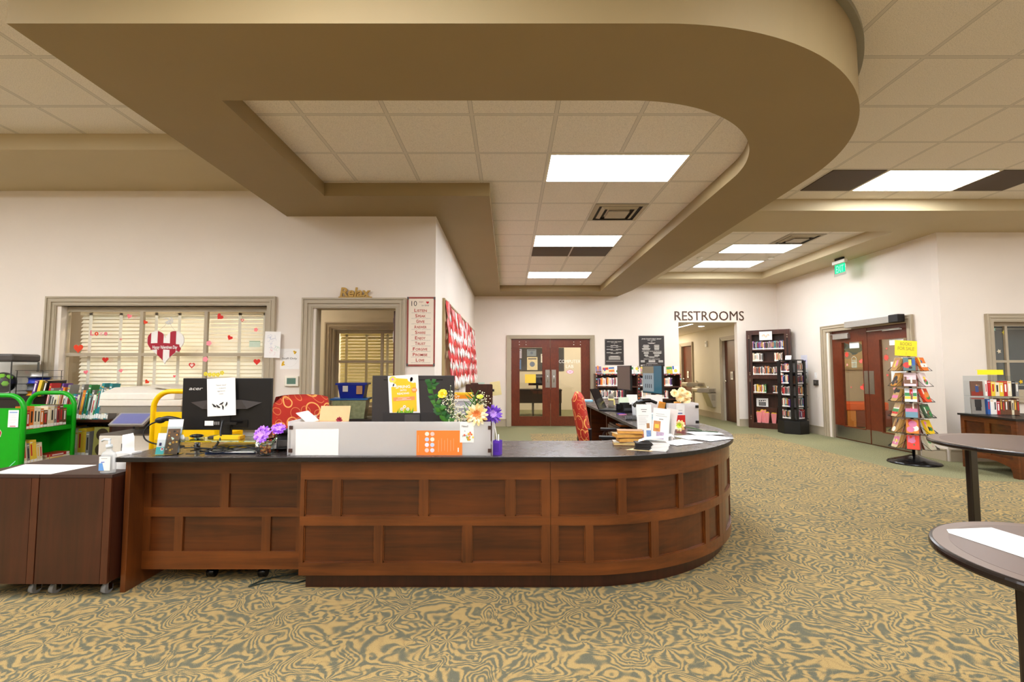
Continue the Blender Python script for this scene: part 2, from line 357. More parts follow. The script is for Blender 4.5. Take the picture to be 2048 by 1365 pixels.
    def mesh(s, name):
        me = bpy.data.meshes.new(name); me.from_pydata(s.v, [], s.f)
        for m in s.mats: me.materials.append(m)
        for i, p in enumerate(me.polygons): p.material_index = s.mi[i]; p.use_smooth = s.sm[i]
        bm = bmesh.new(); bm.from_mesh(me); bmesh.ops.remove_doubles(bm, verts=bm.verts, dist=1e-6) if len(s.v) < 200000 else None
        bmesh.ops.recalc_face_normals(bm, faces=bm.faces); bm.to_mesh(me); bm.free(); me.update(); return me
    def build(s, name, parent=None, loc=(0, 0, 0), rot=(0, 0, 0), bevel=0, label=None, scale=None):
        o = bpy.data.objects.new(name, s.mesh(name)); COL.objects.link(o)
        if parent: o.parent = parent
        o.location = loc; o.rotation_euler = rot
        if scale: o.scale = scale
        if bevel:
            m = o.modifiers.new('bevel', 'BEVEL'); m.width = bevel; m.segments = 2; m.limit_method = 'ANGLE'; m.angle_limit = R(40)
        if label: o['label'] = label
        return o
def tag(o, label, cat, group=None, kind=None):
    o['label'] = label; o['category'] = cat
    if group: o['group'] = group
    if kind: o['kind'] = kind
    return o
def struct(o): o['kind'] = 'structure'; return o
def thing(name, label, cat, loc=(0, 0, 0), rz=0, group=None, rot=None):
    o = bpy.data.objects.new(name, None); COL.objects.link(o); o.empty_display_size = .1
    o.location = loc; o.rotation_euler = rot or (0, 0, rz); return tag(o, label, cat, group)
def dup(root, loc, rz=None, label=None, group=None, scale=None, rot=None):
    r = root.copy(); COL.objects.link(r); r.location = loc
    if rz is not None: r.rotation_euler = (0, 0, rz)
    if rot is not None: r.rotation_euler = rot
    if scale: r.scale = scale
    if label: r['label'] = label
    if group: r['group'] = group
    for ch in list(root.children):
        c = ch.copy(); COL.objects.link(c); c.parent = r
        for g in ch.children:
            d = g.copy(); COL.objects.link(d); d.parent = c
    return r
UP = (PI / 2, 0, 0)          # a flat thing drawn in XY stands up facing -Y
ORD = ['first', 'second', 'third', 'fourth', 'fifth', 'sixth', 'seventh', 'eighth', 'ninth', 'tenth', 'eleventh', 'twelfth', 'thirteenth', 'fourteenth', 'fifteenth', 'sixteenth', 'seventeenth', 'eighteenth', 'nineteenth']
TENS = {20: 'twent', 30: 'thirt', 40: 'fort', 50: 'fift'}
def ordn(n):
    if n <= 19: return ORD[n - 1]
    t = n // 10 * 10
    return TENS[t] + 'ieth' if n == t else TENS[t] + 'y-' + ORD[n - t - 1]
def at_xwall(z=0): pass
# ============================================================ SETTING
XR, YB, YL, XB = 6.18, 10.93, 5.18, -.82          # right wall, back wall, staff wall, bulletin wall
RW = (PI / 2, 0, -PI / 2)                         # drawn in XY, stands facing -X, local x = -world y
LW = (PI / 2, 0, PI / 2)                          # stands facing +X, local x = world y
fl = MB()
bp = [(.4, 9.69), (5.0, 9.69), (5.0, 6.35), (5.06, 6.05), (5.22, 5.8), (5.5, 5.62), (5.9, 5.55), (9.5, 5.55), (9.5, -6), (-9.5, -6), (-9.5, 4.2), (.4, 4.2)]
fl.poly([(x, y, 0) for x, y in bp], CARPET)
fl.poly([(.4, 9.69, 0), (.4, 4.2, 0), (-9.5, 4.2, 0), (-9.5, 17, 0), (9.9, 17, 0), (9.9, 9.69, 0), (5.0, 9.69, 0)], BORDER)
fl.poly([(5.0, 9.69, 0), (5.0, 6.35, 0), (5.06, 6.05, 0), (5.22, 5.8, 0), (5.5, 5.62, 0), (5.9, 5.55, 0), (9.5, 5.55, 0), (9.9, 5.55, 0), (9.9, 9.69, 0)][::-1], BORDER)
struct(fl.build('floor'))
def rc(x0, y0, x1, y1): return [(x0, y0), (x1, y0), (x1, y1), (x0, y1)]
# walls ------------------------------------------------------
struct(MB().holes(rc(-9.5, -.1, XB, 3.5), [rc(-4.92, .95, -2.66, 1.99), rc(-2.13, -.05, -1.24, 1.97)], -.12, 0, P_WALL).build('wall_staff', loc=(0, YL, 0), rot=UP))
struct(MB().box(YL + .121, -.1, -.12, YB, 3.5, 0, P_WALL).build('wall_left', loc=(XB, 0, 0), rot=LW))
struct(MB().holes(rc(XB - .12, -.1, XR + .12, 3.5), [rc(.0, -.05, 1.87, 2.02), rc(3.89, -.05, 5.24, 2.385)], -.14, 0, P_WALL).build('wall_back', loc=(0, YB, 0), rot=UP))
struct(MB().holes(rc(-YB + .001, -.1, -6.9, 3.5), [rc(-9.2, -.05, -7.32, 2.06)], -.12, 0, P_WALL).build('wall_right', loc=(XR, 0, 0), rot=RW))
struct(MB().holes(rc(XR, -.1, 9.6, 3.5), [rc(6.9, .93, 8.7, 1.98)], -.12, 0, P_WALL).build('wall_right_front', loc=(0, 6.78, 0), rot=UP))
struct(MB().box(-9.6, -6.1, -.1, 9.6, -6, 3.5, P_WALL).build('wall_rear'))
struct(MB().box(-9.6, -6, -.1, -9.5, YL + .12, 3.5, P_WALL).build('wall_far_left'))
struct(MB().box(9.6, -6, -.1, 9.7, 12, 3.5, P_WALL).build('wall_far_right'))
# side rooms (only what the openings show)
struct(MB().holes(rc(-9.5, -.1, XB - .12, 3.3), [rc(-2.38, .8, -1.0, 1.83)], -.1, 0, P_HALL).build('wall_staff_inner', loc=(0, 6.4, 0), rot=UP))
struct(MB().box(-9.5, YL + .12, 2.62, XB - .12, 8.6, 2.7, P_WALL).build('ceiling_staff'))
struct(MB().box(-9.5, 8.5, -.1, XB - .12, 8.6, 2.7, P_HALL).build('wall_staff_far'))
struct(MB().box(-1.1, 15.4, -.1, 3.8, 15.5, 3, P_HALL).build('wall_lab_back'))
struct(MB().box(-1.2, YB + .14, -.1, -1.1, 15.5, 3, P_HALL).build('wall_lab_left'))
struct(MB().box(3.7, YB + .14, -.1, 3.89, 17, 3, P_HALL).build('wall_lab_right'))
struct(MB().box(-1.1, YB + .14, 2.8, 3.7, 15.4, 2.9, P_WALL).build('ceiling_lab'))
struct(MB().holes(rc(-17, -.1, -(YB + .141), 2.5), [rc(-12.16, -.05, -11.28, 2.04), rc(-15.06, -.05, -14.16, 2.04)], -.12, 0, P_HALL).build('wall_hall_right', loc=(5.44, 0, 0), rot=RW))
struct(MB().box(3.89, 16.9, -.1, 5.44, 17, 2.5, P_HALL).build('wall_hall_end'))
struct(MB().box(3.89, YB + .14, 2.39, 5.44, 17, 2.5, P_WALL).build('ceiling_hall'))
struct(MB().box(8.9, 6.9, -.1, 9.0, 12, 3, P_HALL).build('wall_lobby'))
struct(MB().box(6.3, 11.9, -.1, 9.0, 12, 3, P_HALL).build('wall_lobby_end'))
struct(MB().box(6.3, 6.9, 2.8, 8.9, 11.9, 2.9, P_WALL).build('ceiling_lobby'))
# ceilings -----------------------------------------------------
T_OUT = mk_tile('ceiling_tile_outer', 2.842, 3.13, pitch=.609)
T_IN = mk_tile('ceiling_tile_inner', .331, 3.912, pitch=.607)
T_BK = mk_tile('ceiling_tile_back', 3.79, 7.97, pitch=.6085)
struct(MB().box(-9.6, -6.1, 3.43, 9.7, 5.9, 3.5, T_OUT).build('ceiling'))
struct(MB().box(-1.85, 2.88, 3.12, 2.02, 10.26, 3.17, T_IN).build('ceiling_inner'))
struct(MB().box(3.2, 6.74, 3.43, 5.56, 10.32, 3.5, T_BK).build('ceiling_recess'))
s_ = MB(); s_.box(-9.5, 4.187, 3.28, -2.4, YL, 3.429, P_SOFF); struct(s_.build('trim_1'))
s_ = MB(); s_.holes([(2.45, 5.84), (9.6, 5.84), (9.6, 6.78), (XR, 6.78), (XR, YB), (2.45, YB)], [rc(3.22, 6.75, 5.52, 10.29)], 3.28, 3.429, P_SOFF); struct(s_.build('trim_2'))
def arc(cx, cy, r, a0, a1, n=40): return [(cx + r * math.cos(R(a0 + (a1 - a0) * i / n)), cy + r * math.sin(R(a0 + (a1 - a0) * i / n))) for i in range(n + 1)]
outer = [(-2.475, YL), (-2.475, 2.236)] + arc(.76, 4.131, 1.895, -90, 0) + [(2.655, 9.3), (2.62, 10.1), (2.5, YB), (XB, YB), (XB, YL)]
inner = [(-1.82, 2.905)] + arc(.76, 4.125, 1.22, -90, 0) + [(1.96, 10.22), (-.22, 10.22), (-.2, 4.555), (-1.82, 4.555)]
struct(MB().holes(outer, [inner], 2.99, 3.428, P_RING).build('trim_3'))
# grey ceiling angle following the curved face of the ring
a_ = MB(); P0 = [(-2.475, 4.1), (-2.475, 2.236)] + arc(.76, 4.131, 1.895, -90, 0) + [(2.655, 5.8)]
P1 = [(-2.515, 4.1), (-2.515, 2.196)] + arc(.76, 4.131, 1.935, -90, 0) + [(2.695, 5.8)]
a_.prism(P0 + P1[::-1], 3.395, 3.4295, C('#8f8a78', .4)); struct(a_.build('trim_4'))

# casings, baseboards ------------------------------------------
def casing(mb, x0, x1, z0, z1, w, mat=P_TRIM, bottom=False):
    """x0..x1,z1 = OUTER edge; stepped profile; drawn in XY facing +Z"""
    st = [(0, .018, .045), (.018, .045, .034), (.045, .06, .038), (.06, .6 * w + .03, .024), (.6 * w + .03, w, .018)]
    for a, b, t in st:
        if b <= a: continue
        zb = z0 + (a if bottom else 0)
        mb.box(x0 + a, zb, 0, x0 + b, z1 - a, t, mat); mb.box(x1 - b, zb, 0, x1 - a, z1 - a, t, mat)
        mb.box(x0 + b, z1 - b, 0, x1 - b, z1 - a, t, mat)
        if bottom: mb.box(x0 + b, z0 + a, 0, x1 - b, z0 + b, t, mat)
def base(name, x0, x1, loc, rot):
    b = MB(); b.box(x0, 0, 0, x1, .15, .016, P_TRIM); b.box(x0, .15, 0, x1, .168, .024, P_TRIM); struct(b.build(name, loc=loc, rot=rot))
base('baseboard_back_left', XB + .03, -.09, (0, YB, 0), UP)
base('baseboard_back_mid', 1.95, 3.89, (0, YB, 0), UP)
base('baseboard_back_right', 5.24, XR - .03, (0, YB, 0), UP)
base('baseboard_right', -YB + .03, -9.4, (XR, 0, 0), RW)
base('baseboard_right_near', -7.2, -6.8, (XR, 0, 0), RW)
base('baseboard_right_front', XR + .02, 9.5, (0, 6.78, 0), UP)
base('baseboard_left', YL + .13, YB - .03, (XB, 0, 0), LW)
base('baseboard_staff', -9.4, -5.1, (0, YL, 0), UP)
base('baseboard_hall', -14.0, -12.3, (5.44, 0, 0), RW)

# windows -------------------------------------------------------
def window(name, loc, rot, x0, x1, z0, z1, w, mv, mh, pane=PANE, deep=.07, bar=.036):
    """x0.. outer casing"""
    r = bpy.data.objects.new(name, None); COL.objects.link(r); r.location = loc; r.rotation_euler = rot; struct(r)
    c = MB(); casing(c, x0, x1, z0, z1, w, bottom=True); c.build('window_casing', r)
    i0, i1, j0, j1 = x0 + w, x1 - w, z0 + w, z1 - w
    f = MB(); f.holes(rc(i0, j0, i1, j1), [rc(i0 + .06, j0 + .06, i1 - .06, j1 - .055)], -deep - .03, -deep, P_TRIM)
    f.holes(rc(i0 - .005, j0 - .005, i1 + .005, j1 + .005), [rc(i0, j0, i1, j1)], -.119, -.001, P_TRIM)
    f.build('window_frame', r)
    g = MB()
    for x in mv: g.box(x - bar / 2, j0 + .06, -deep - .028, x + bar / 2, j1 - .055, -deep + .006, P_TRIM)
    xs = [i0 + .06] + sorted(mv) + [i1 - .06]
    for z in mh:
        for a, b in zip(xs[:-1], xs[1:]): g.box(a, z - bar / 2, -deep - .026, b, z + bar / 2, -deep + .004, P_TRIM)
    if mv or mh: g.build('glazing_bar', r)
    MB().box(i0 + .055, j0 + .055, -deep - .018, i1 - .055, j1 - .05, -deep - .014, pane).build('window_glass', r)
    return r
window('window_1', (0, YL, 0), UP, -5.065, -2.56, .86, 2.09, .1, [-4.087, -3.373], [1.458])
window('window_2', (0, 6.4, 0), UP, -2.49, -.97, .7, 1.93, .09, [-1.745], [1.40])
window('window_3', (0, 6.78, 0), UP, 6.80, 8.8, .83, 2.09, .115, [7.17, 7.95], [1.41])

def blind(name, label, x0, x1, z0, z1, Y, pitch, tapes, mat, tmat, tilt=50, d=.05):
    r = thing(name, label, 'blind', ((x0 + x1) / 2, Y, z0)); h = z1 - z0; w = x1 - x0
    s = MB(); n = int((h - .06) / pitch)
    for i in range(n):
        z = h - .07 - i * pitch
        M = Matrix.Translation((0, 0, z)) @ Matrix.Rotation(R(tilt), 4, 'X'); s.box(-w / 2, -d / 2, -.0012, w / 2, d / 2, .0012, mat, M)
    s.build('slats', r)
    MB().box(-w / 2, -.03, h - .045, w / 2, .03, h, mat).build('headrail', r)
    MB().box(-w / 2, -.022, 0, w / 2, .022, .018, mat).build('bottom_rail', r)
    for t in tapes:
        MB().box(t - (x0 + x1) / 2 - .018, -.03, .01, t - (x0 + x1) / 2 + .018, -.0285, h - .02, tmat).build('ladder_tape', r)
    return r
SLAT = C('#fffcf0', .5, noise=.02); TAPE = C('#fdfaf0', .8)
blind('window_blind', 'cream slatted blind with white tapes behind the wide staff window', -4.84, -2.68, .97, 1.95, YL + .175, .0435, [-4.72, -4.38, -3.98, -3.72, -3.04, -2.76], SLAT, TAPE)
blind('window_blind', 'yellow slatted blind on the inner window seen through the staff doorway', -2.36, -1.02, .8, 1.8, 6.62, .0435, [-2.27, -1.99, -1.70, -1.42, -1.15], C('#e8dc96', .45, noise=.02), C('#dcd2a4', .8), tilt=50)
# back of window 3: blue-grey outer sash beyond
DG = C('#41535c', .2)
ow = MB(); ow.box(6.85, -.1, -.3, 9.5, 3.0, -.28, C('#c9bca4', .6)); ow.box(7.15, .93, -.279, 7.80, 1.99, -.26, DG)
for z in (1.05, 1.42, 1.9): ow.box(7.15, z, -.26, 7.80, z + .015, -.25, C('#aab6b0', .4))
ow.box(7.78, .9, -.279, 7.86, 2.0, -.24, C('#cfc6b4', .5))
struct(ow.build('wall_window_room', loc=(0, 6.9, 0), rot=UP))

# doors ---------------------------------------------------------
dc = MB(); casing(dc, -2.268, -1.142, 0, 2.075, .11); dc.box(-2.13, 0, -.12, -2.118, 1.965, 0, P_TRIM); dc.box(-1.252, 0, -.12, -1.24, 1.965, 0, P_TRIM); dc.box(-2.13, 1.958, -.12, -1.24, 1.97, 0, P_TRIM); struct(dc.build('trim_5', loc=(0, YL, 0), rot=UP))
# open staff door leaf seen edge-on
d = bpy.data.objects.new('door_1', None); COL.objects.link(d); d.location = (-1.26, YL + .13, 0); struct(d)
MB().box(-.045, 0, .01, 0, .86, 1.95, W_DK).build('door_leaf', d); MB().box(-.048, .1, .4, -.046, .18, 1.0, STEEL).build('push_plate', d)
MB().box(-.052, .0, 1.6, -.045, .03, 1.72, C('#e8e4da', .4)).build('hinge', d)
MB().box(-.075, .1, 1.82, -.0455, .3, 1.88, C('#6b6470', .4)).build('door_closer', d)
# lab double door
lc = MB(); casing(lc, -.078, 1.945, 0, 2.085, .085); lc.box(.0, 0, -.14, .028, 2.02, 0, P_TRIM); lc.box(1.843, 0, -.14, 1.87, 2.02, 0, P_TRIM); lc.box(.0, 2.003, -.14, 1.87, 2.02, 0, P_TRIM); struct(lc.build('trim_6', loc=(0, YB, 0), rot=UP))
def leaf(name, loc, rot, w, g, h=2.0, plate=None, kick=False, studs=None, wood=W_DOOR):
    r = bpy.data.objects.new(name, None); COL.objects.link(r); r.location = loc; r.rotation_euler = rot; struct(r)
    if g: MB().holes(rc(0, .008, w, h), [rc(*g)], -.045, 0, wood).build('door_leaf', r, bevel=.002)
    else: MB().box(0, .008, -.045, w, h, 0, wood).build('door_leaf', r, bevel=.002)
    if g:
        MB().box(g[0] - .002, g[1] - .002, -.025, g[2] + .002, g[3] + .002, -.021, PANE).build('door_glass', r)
        MB().holes(rc(g[0] - .012, g[1] - .012, g[2] + .012, g[3] + .012), [rc(g[0] + .006, g[1] + .006, g[2] - .006, g[3] - .006)], 0, .006, wood).build('glazing_bead', r)
    if plate:
        x, z0, z1 = plate; p = MB(); p.box(x - .05, z0, 0, x + .05, z1, .004, STEEL).build('pull_plate', r)
        pl = MB(); pl.tube([(x, z0 + .12, .004), (x, z0 + .13, .035), (x, z1 - .13, .035), (x, z1 - .12, .004)], .009, CHROME); pl.build('door_handle', r)
    if kick: MB().box(.01, .02, 0, w - .01, .25, .003, STEEL).build('kick_plate', r)
    if studs:
        s = MB()
        for x in studs:
            for z in (1.865, 1.93):
                s.ball((x, z, .001), .011, CHROME, 8, (1, 1, .5)); s.ball((x + .155, z, .001), .011, CHROME, 8, (1, 1, .5))
        s.build('bolt_heads', r)
    return r
leaf('door_2', (.03, YB + .03, 0), UP, .897, (.185, .221, .719, 1.808), plate=(.835, .88, 1.29), studs=[.185])
d3 = leaf('door_3', (.933, YB + .03, 0), UP, .907, (.184, .221, .706, 1.808), plate=(.075, .88, 1.29), studs=[.54])
for nm, st in (('computer', 0),): pass
lt = MB(); WL = C('#f7f4ee', .5, noise=0)
lt.text('COMPUTER', .445, 1.445, .075, WL, w=.5); lt.text('LAB', .445, 1.33, .075, WL, w=.175); lt.build('door_lettering', d3, loc=(0, 0, -.0205))
# right wall double door (auto operator)
rcg = MB(); casing(rcg, -9.378, -7.24, 0, 2.14, .12); rcg.box(-9.2, 0, -.12, -9.16, 2.06, 0, P_TRIM); rcg.box(-7.36, 0, -.12, -7.32, 2.06, 0, P_TRIM); rcg.box(-9.2, 2.035, -.12, -7.32, 2.06, 0, P_TRIM); struct(rcg.build('trim_7', loc=(XR, 0, 0), rot=RW))
d4 = leaf('door_4', (XR + .04, 9.158, 0), RW, .895, (.26, .25, .785, 1.80), h=2.03, kick=True)
d5 = leaf('door_5', (XR + .04, 8.255, 0), RW, .893, (.265, .25, .83, 1.80), h=2.03, kick=True)
MB().box(.79, .87, 0, .89, 1.27, .004, STEEL).build('pull_plate', d4); MB().box(.01, .87, 0, .12, 1.27, .004, STEEL).build('pull_plate', d5)
k = MB(); k.box(.1, 1.86, .0, .5, 1.95, .06, SILV); k.box(.0, 1.955, .02, .5, 1.965, .045, SILV); k.build('door_closer', d4, bevel=.004)
k = MB(); k.box(.05, 1.945, .02, .75, 1.958, .05, SILV); k.box(.4, 1.93, .03, .8, 1.94, .05, CHROME); k.build('closer_arm', d5)
op = thing('door_operator', 'silver automatic door opener housing with black end cap over the right-hand doors', 'door opener', (XR - .0395, 8.56, 2.04), group=None, rot=RW)
MB().box(.0, 0, 0, 1.02, .11, .10, SILV).build('housing', op, bevel=.004); MB().box(1.021, -.005, 0, 1.21, .12, .115, C('#1f1a18', .6)).build('end_cap', op, bevel=.01)
for z in (.03, .055, .08): pass
# hall doors
def hall_door(name, y0, y1):
    c = MB(); casing(c, -y1 - .09, -y0 + .09, 0, 2.12, .1); struct(c.build('trim_8', loc=(5.44, 0, 0), rot=RW))
    r = leaf(name, (5.44 + .05, y1, 0), RW, y1 - y0, None, h=2.03, wood=W_DK)
    h = MB(); h.cyl((.07, 1.0, 0), (.07, 1.0, .05), .025, CHROME); h.tube([(.07, 1.0, .05), (.19, 1.0, .055)], .01, CHROME); h.build('door_handle', r)
    s = MB(); s.box(.3, 1.03, 0, .46, 1.26, .01, C('#5a3524', .5)); s.box(.315, 1.045, .01, .445, 1.245, .013, C('#efe9dc', .6)); s.box(.35, 1.08, .013, .375, 1.2, .015, C('#7a6a58')); s.box(.395, 1.08, .013, .42, 1.2, .015, C('#7a6a58')); s.build('restroom_sign', r)
hall_door('door_6', 11.3, 12.14); hall_door('door_7', 14.18, 15.04)

# ceiling fixtures ------------------------------------------------
def light_panel(label, x, y, z, w, d, mat=LAMP, group='recessed fluorescent ceiling lights'):
    r = thing('ceiling_light', label, 'ceiling light', (x + w / 2, y + d / 2, z), group=group)
    f = MB(); f.holes(rc(-w / 2, -d / 2, w / 2, d / 2), [rc(-w / 2 + .022, -d / 2 + .022, w / 2 - .022, d / 2 - .022)], -.008, 0, C('#e9e2d4', .5)); f.build('frame', r)
    MB().box(-w / 2 + .0225, -d / 2 + .0225, -.005, w / 2 - .0225, d / 2 - .0225, -.001, mat).build('diffuser', r)
    return r
light_panel('largest lit ceiling light, nearest inside the curved ceiling ring', .331, 3.912, 3.119, 1.214, .607)
light_panel('lit ceiling light with two brown squares behind it, middle of the three in the ring', .331, 6.34, 3.119, 1.214, .607)
light_panel('smallest lit ceiling light, farthest of the three inside the curved ring', .331, 8.768, 3.119, 1.214, .607)
light_panel('wide lit ceiling light between two dark brown panels, right of the ring', 4.06, 4.957, 3.429, 1.218, .609)
light_panel('lit ceiling light beside the round vent in the far recessed ceiling', 3.79, 7.97, 3.429, 1.217, .6085)
light_panel('farthest lit ceiling light in the recessed ceiling near the restrooms', 3.79, 9.19, 3.429, 1.217, .6085)
GO = 'unseen ceiling lights over the floor outside the view'
for (x, y) in ((-4.47, 1.912), (-5.69, -1.13), (-1.42, .85), (1.624, .85), (6.494, 3.739), (-6.9, 1.912), (-3.86, .085), (-1.42, -1.74), (-4.47, -3.57), (-.81, -3.57), (4.06, -.52), (4.06, -3.57), (7.11, 2.52), (-8.12, 1.91), (7.11, -2.35)):
    light_panel('unseen recessed ceiling light over the open floor outside the view', x, y, 3.429, 1.218, .609, group=GO)  # unseen lights; several are added to brighten the ring face and outer walls
def dark_panel(label, x, y, z, w=.607):
    m = MB(); m.box(.012, .012, -.008, w - .012, w - .012, 0, C('#4f3d2b', .6)); o = m.build('ceiling_panel', loc=(x, y, z), bevel=.004); tag(o, label, 'ceiling panel', 'dark brown ceiling panels')
dark_panel('left of the two dark brown square panels behind the middle ring light', .331, 6.947, 3.119)
dark_panel('right of the two dark brown square panels behind the middle ring light', .938, 6.947, 3.119)
dark_panel('dark brown ceiling panel at the left end of the wide right-hand light', 3.451, 4.957, 3.429)
dark_panel('dark brown ceiling panel at the right end of the wide right-hand light', 5.278, 4.957, 3.429)
def vent(label, x, y, z, w=.607):
    r = thing('ceiling_vent', label, 'ceiling vent', (x + w / 2, y + w / 2, z), group='square ceiling air vents')
    h = w / 2 - .01; M1 = C('#b5a892', .5)
    MB().box(-h, -h, -.004, h, h, 0, C('#2a221c', .7)).build('backing', r)
    for i, (a, b, zz) in enumerate(((h, h - .05, -.012), (h - .085, h - .125, -.02), (h - .165, h - .2, -.028))):
        f = MB()
        for q in range(4):
            M = Matrix.Rotation(q * PI / 2, 4, 'Z'); f.add([(-a, -a, -.004), (a, -a, -.004), (b, -b, zz), (-b, -b, zz)], [(0, 1, 2, 3)], M1, M=M); f.add([(-a, -a, -.0041), (a, -a, -.0041), (b, -b, zz - .002), (-b, -b, zz - .002)], [(3, 2, 1, 0)], M1, M=M)
        f.build('louver', r)
    MB().box(-.12, -.12, -.034, .12, .12, -.02, M1).build('centre_plate', r)
vent('square louvred air vent in the tiles inside the curved ceiling ring', .938, 5.126, 3.119)
vent('square louvred air vent in the recessed ceiling near the exit sign', 4.4, 7.36, 3.429)
def sprinkler(label, x, y):
    r = thing('ceiling_detector', label, 'detector', (x, y, 3.429)); MB().lathe([(.001, -.035), (.04, -.03), (.055, -.012), (.055, 0), (.001, 0)], WHITE, 16).build('housing', r)
sprinkler('small white ceiling detector left of the farthest recess light', 3.62, 8.95); sprinkler('small white ceiling detector between the two recess lights', 4.98, 8.95)
# side room lamps
light_panel('lit ceiling light inside the computer lab', .1, 12.6, 2.799, 1.2, .6, LAMP2, 'side room ceiling lights')
light_panel('lit ceiling light deep inside the computer lab', 1.5, 13.6, 2.799, 1.2, .6, LAMP2, 'side room ceiling lights')
light_panel('long thin lit ceiling light in the restroom hallway', 4.31, 11.3, 2.389, .1, 1.25, LAMP2, 'side room ceiling lights')
light_panel('unseen ceiling light added far down the restroom hallway to brighten it', 4.2, 14.6, 2.389, .6, 1.2, LAMP2, 'side room ceiling lights')  # extra lamp out of view, added to brighten the hallway
light_panel('lit ceiling light in the lobby behind the right-hand doors', 7.2, 8.3, 2.799, .6, 1.2, LAMP2, 'side room ceiling lights')
light_panel('lit ceiling light in the staff office behind the blinds', -3.4, 7.3, 2.619, 1.2, .6, LAMP2, 'side room ceiling lights')
light_panel('ceiling light added between the two staff windows to brighten the blinds', -4.3, 5.8, 2.619, 1.0, .45, LAMP2, 'side room ceiling lights')  # added lamp that brightens the blinds and the staff doorway
dl = thing('downlight', 'small round lit downlight in the restroom hallway ceiling', 'ceiling light', (4.83, 11.95, 2.389))
MB().lathe([(.09, -.004), (.1, 0), (.001, 0), (.001, -.003)], WHITE, 20).build('trim_ring', dl); MB().lathe([(.07, -.006), (.07, -.0045), (.001, -.0045), (.001, -.006)], LAMP2, 20).build('lens', dl)
# exit sign
GL = emitter('exit_glow', '#10c878', 1.0)
ex = thing('exit_sign', 'green lit exit sign with white housing hung under the ceiling by the right wall', 'exit sign', (5.87, 8.36, 3.28), rot=RW)
MB().box(-.16, -.1, -.03, .16, -.045, .03, C('#f0eee8', .5)).build('housing', ex, bevel=.006); MB().box(-.1, -.045, -.02, .1, -.001, .02, C('#1c1a1a', .5)).build('mount', ex)
MB().box(-.15, -.32, -.004, .15, -.101, .004, ACR).build('clear_panel', ex)
g = MB(); g.box(-.12, -.27, .0045, .14, -.115, .006, GL); g.text('EXIT', .01, -.255, .12, C('#8ff0c4', .5, noise=0), w=.2, z=.0075, bold=.02); g.build('lit_face', ex)
# ============================================================ CIRCULATION DESK
ZT = .78
AX, AY, AR = .4, 4.25, 1.4
def path(s, off=0):
    """front face of the desk; off > 0 = outwards"""
    if s <= AX: return Vector((s, AY - AR - off)), Vector((0, -1))
    a = (s - AX) / AR
    if a <= PI / 2: return Vector((AX + (AR + off) * math.sin(a), AY - (AR + off) * math.cos(a))), Vector((math.sin(a), -math.cos(a)))
    return Vector((AX + AR + off, AY + s - AX - AR * PI / 2)), Vector((1, 0))
def cbox(mb, s0, s1, z0, z1, o0, o1, mat):
    n = max(1, int((s1 - s0) / .05)) if s1 > AX else 1
    ss = [s0 + (s1 - s0) * i / n for i in range(n + 1)]
    if s0 < AX < s1: ss = sorted(set(ss + [AX]))
    m = len(ss); vs = []
    for s in ss:
        for o, z in ((o0, z0), (o1, z0), (o1, z1), (o0, z1)):
            p, _ = path(s, o); vs.append((p.x, p.y, z))
    fs = [(4 * i + a, 4 * i + (a + 1) % 4, 4 * (i + 1) + (a + 1) % 4, 4 * (i + 1) + a) for i in range(m - 1) for a in range(4)] + [(0, 1, 2, 3), tuple(4 * (m - 1) + a for a in range(4))]
    mb.add(vs, fs, mat)
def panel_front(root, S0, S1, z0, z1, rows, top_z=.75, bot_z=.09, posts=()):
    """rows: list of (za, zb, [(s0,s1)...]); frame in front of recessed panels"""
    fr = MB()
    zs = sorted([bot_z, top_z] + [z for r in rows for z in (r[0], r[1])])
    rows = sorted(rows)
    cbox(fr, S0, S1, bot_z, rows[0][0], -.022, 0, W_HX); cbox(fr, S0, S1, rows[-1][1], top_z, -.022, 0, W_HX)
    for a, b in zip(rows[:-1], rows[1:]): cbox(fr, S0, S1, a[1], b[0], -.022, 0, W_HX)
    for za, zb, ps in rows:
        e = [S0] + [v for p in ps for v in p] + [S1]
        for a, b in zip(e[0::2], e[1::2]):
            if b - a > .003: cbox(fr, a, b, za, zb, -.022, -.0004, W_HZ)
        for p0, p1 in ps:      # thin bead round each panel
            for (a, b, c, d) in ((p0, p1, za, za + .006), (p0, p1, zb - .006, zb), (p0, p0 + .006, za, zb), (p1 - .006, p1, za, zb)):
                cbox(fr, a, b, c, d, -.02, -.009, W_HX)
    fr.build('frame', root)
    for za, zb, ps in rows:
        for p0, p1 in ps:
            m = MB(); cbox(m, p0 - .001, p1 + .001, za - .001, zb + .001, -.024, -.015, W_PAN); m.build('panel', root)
top_rows = (.429, .642); bot_rows = (.162, .375)
# straight unit
G_DK = 'panelled units of the circulation desk'
u = thing('desk_unit', 'straight panelled brown wood front unit of the long desk, left of the curve', 'desk', (0, 0, 0), group=G_DK)
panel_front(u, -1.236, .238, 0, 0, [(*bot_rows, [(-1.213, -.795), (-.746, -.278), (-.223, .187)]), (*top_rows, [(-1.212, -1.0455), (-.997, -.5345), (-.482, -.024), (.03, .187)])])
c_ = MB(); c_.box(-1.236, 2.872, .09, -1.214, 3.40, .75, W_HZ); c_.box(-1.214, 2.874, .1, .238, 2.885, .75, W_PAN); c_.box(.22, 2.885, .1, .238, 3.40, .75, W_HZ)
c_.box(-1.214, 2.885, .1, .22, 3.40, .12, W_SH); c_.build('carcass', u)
m = MB(); m.box(-1.215, 2.905, .0, .238, 2.925, .09, W_CAB); m.box(-1.215, 2.925, 0, -1.195, 3.38, .09, W_CAB); m.build('plinth', u)
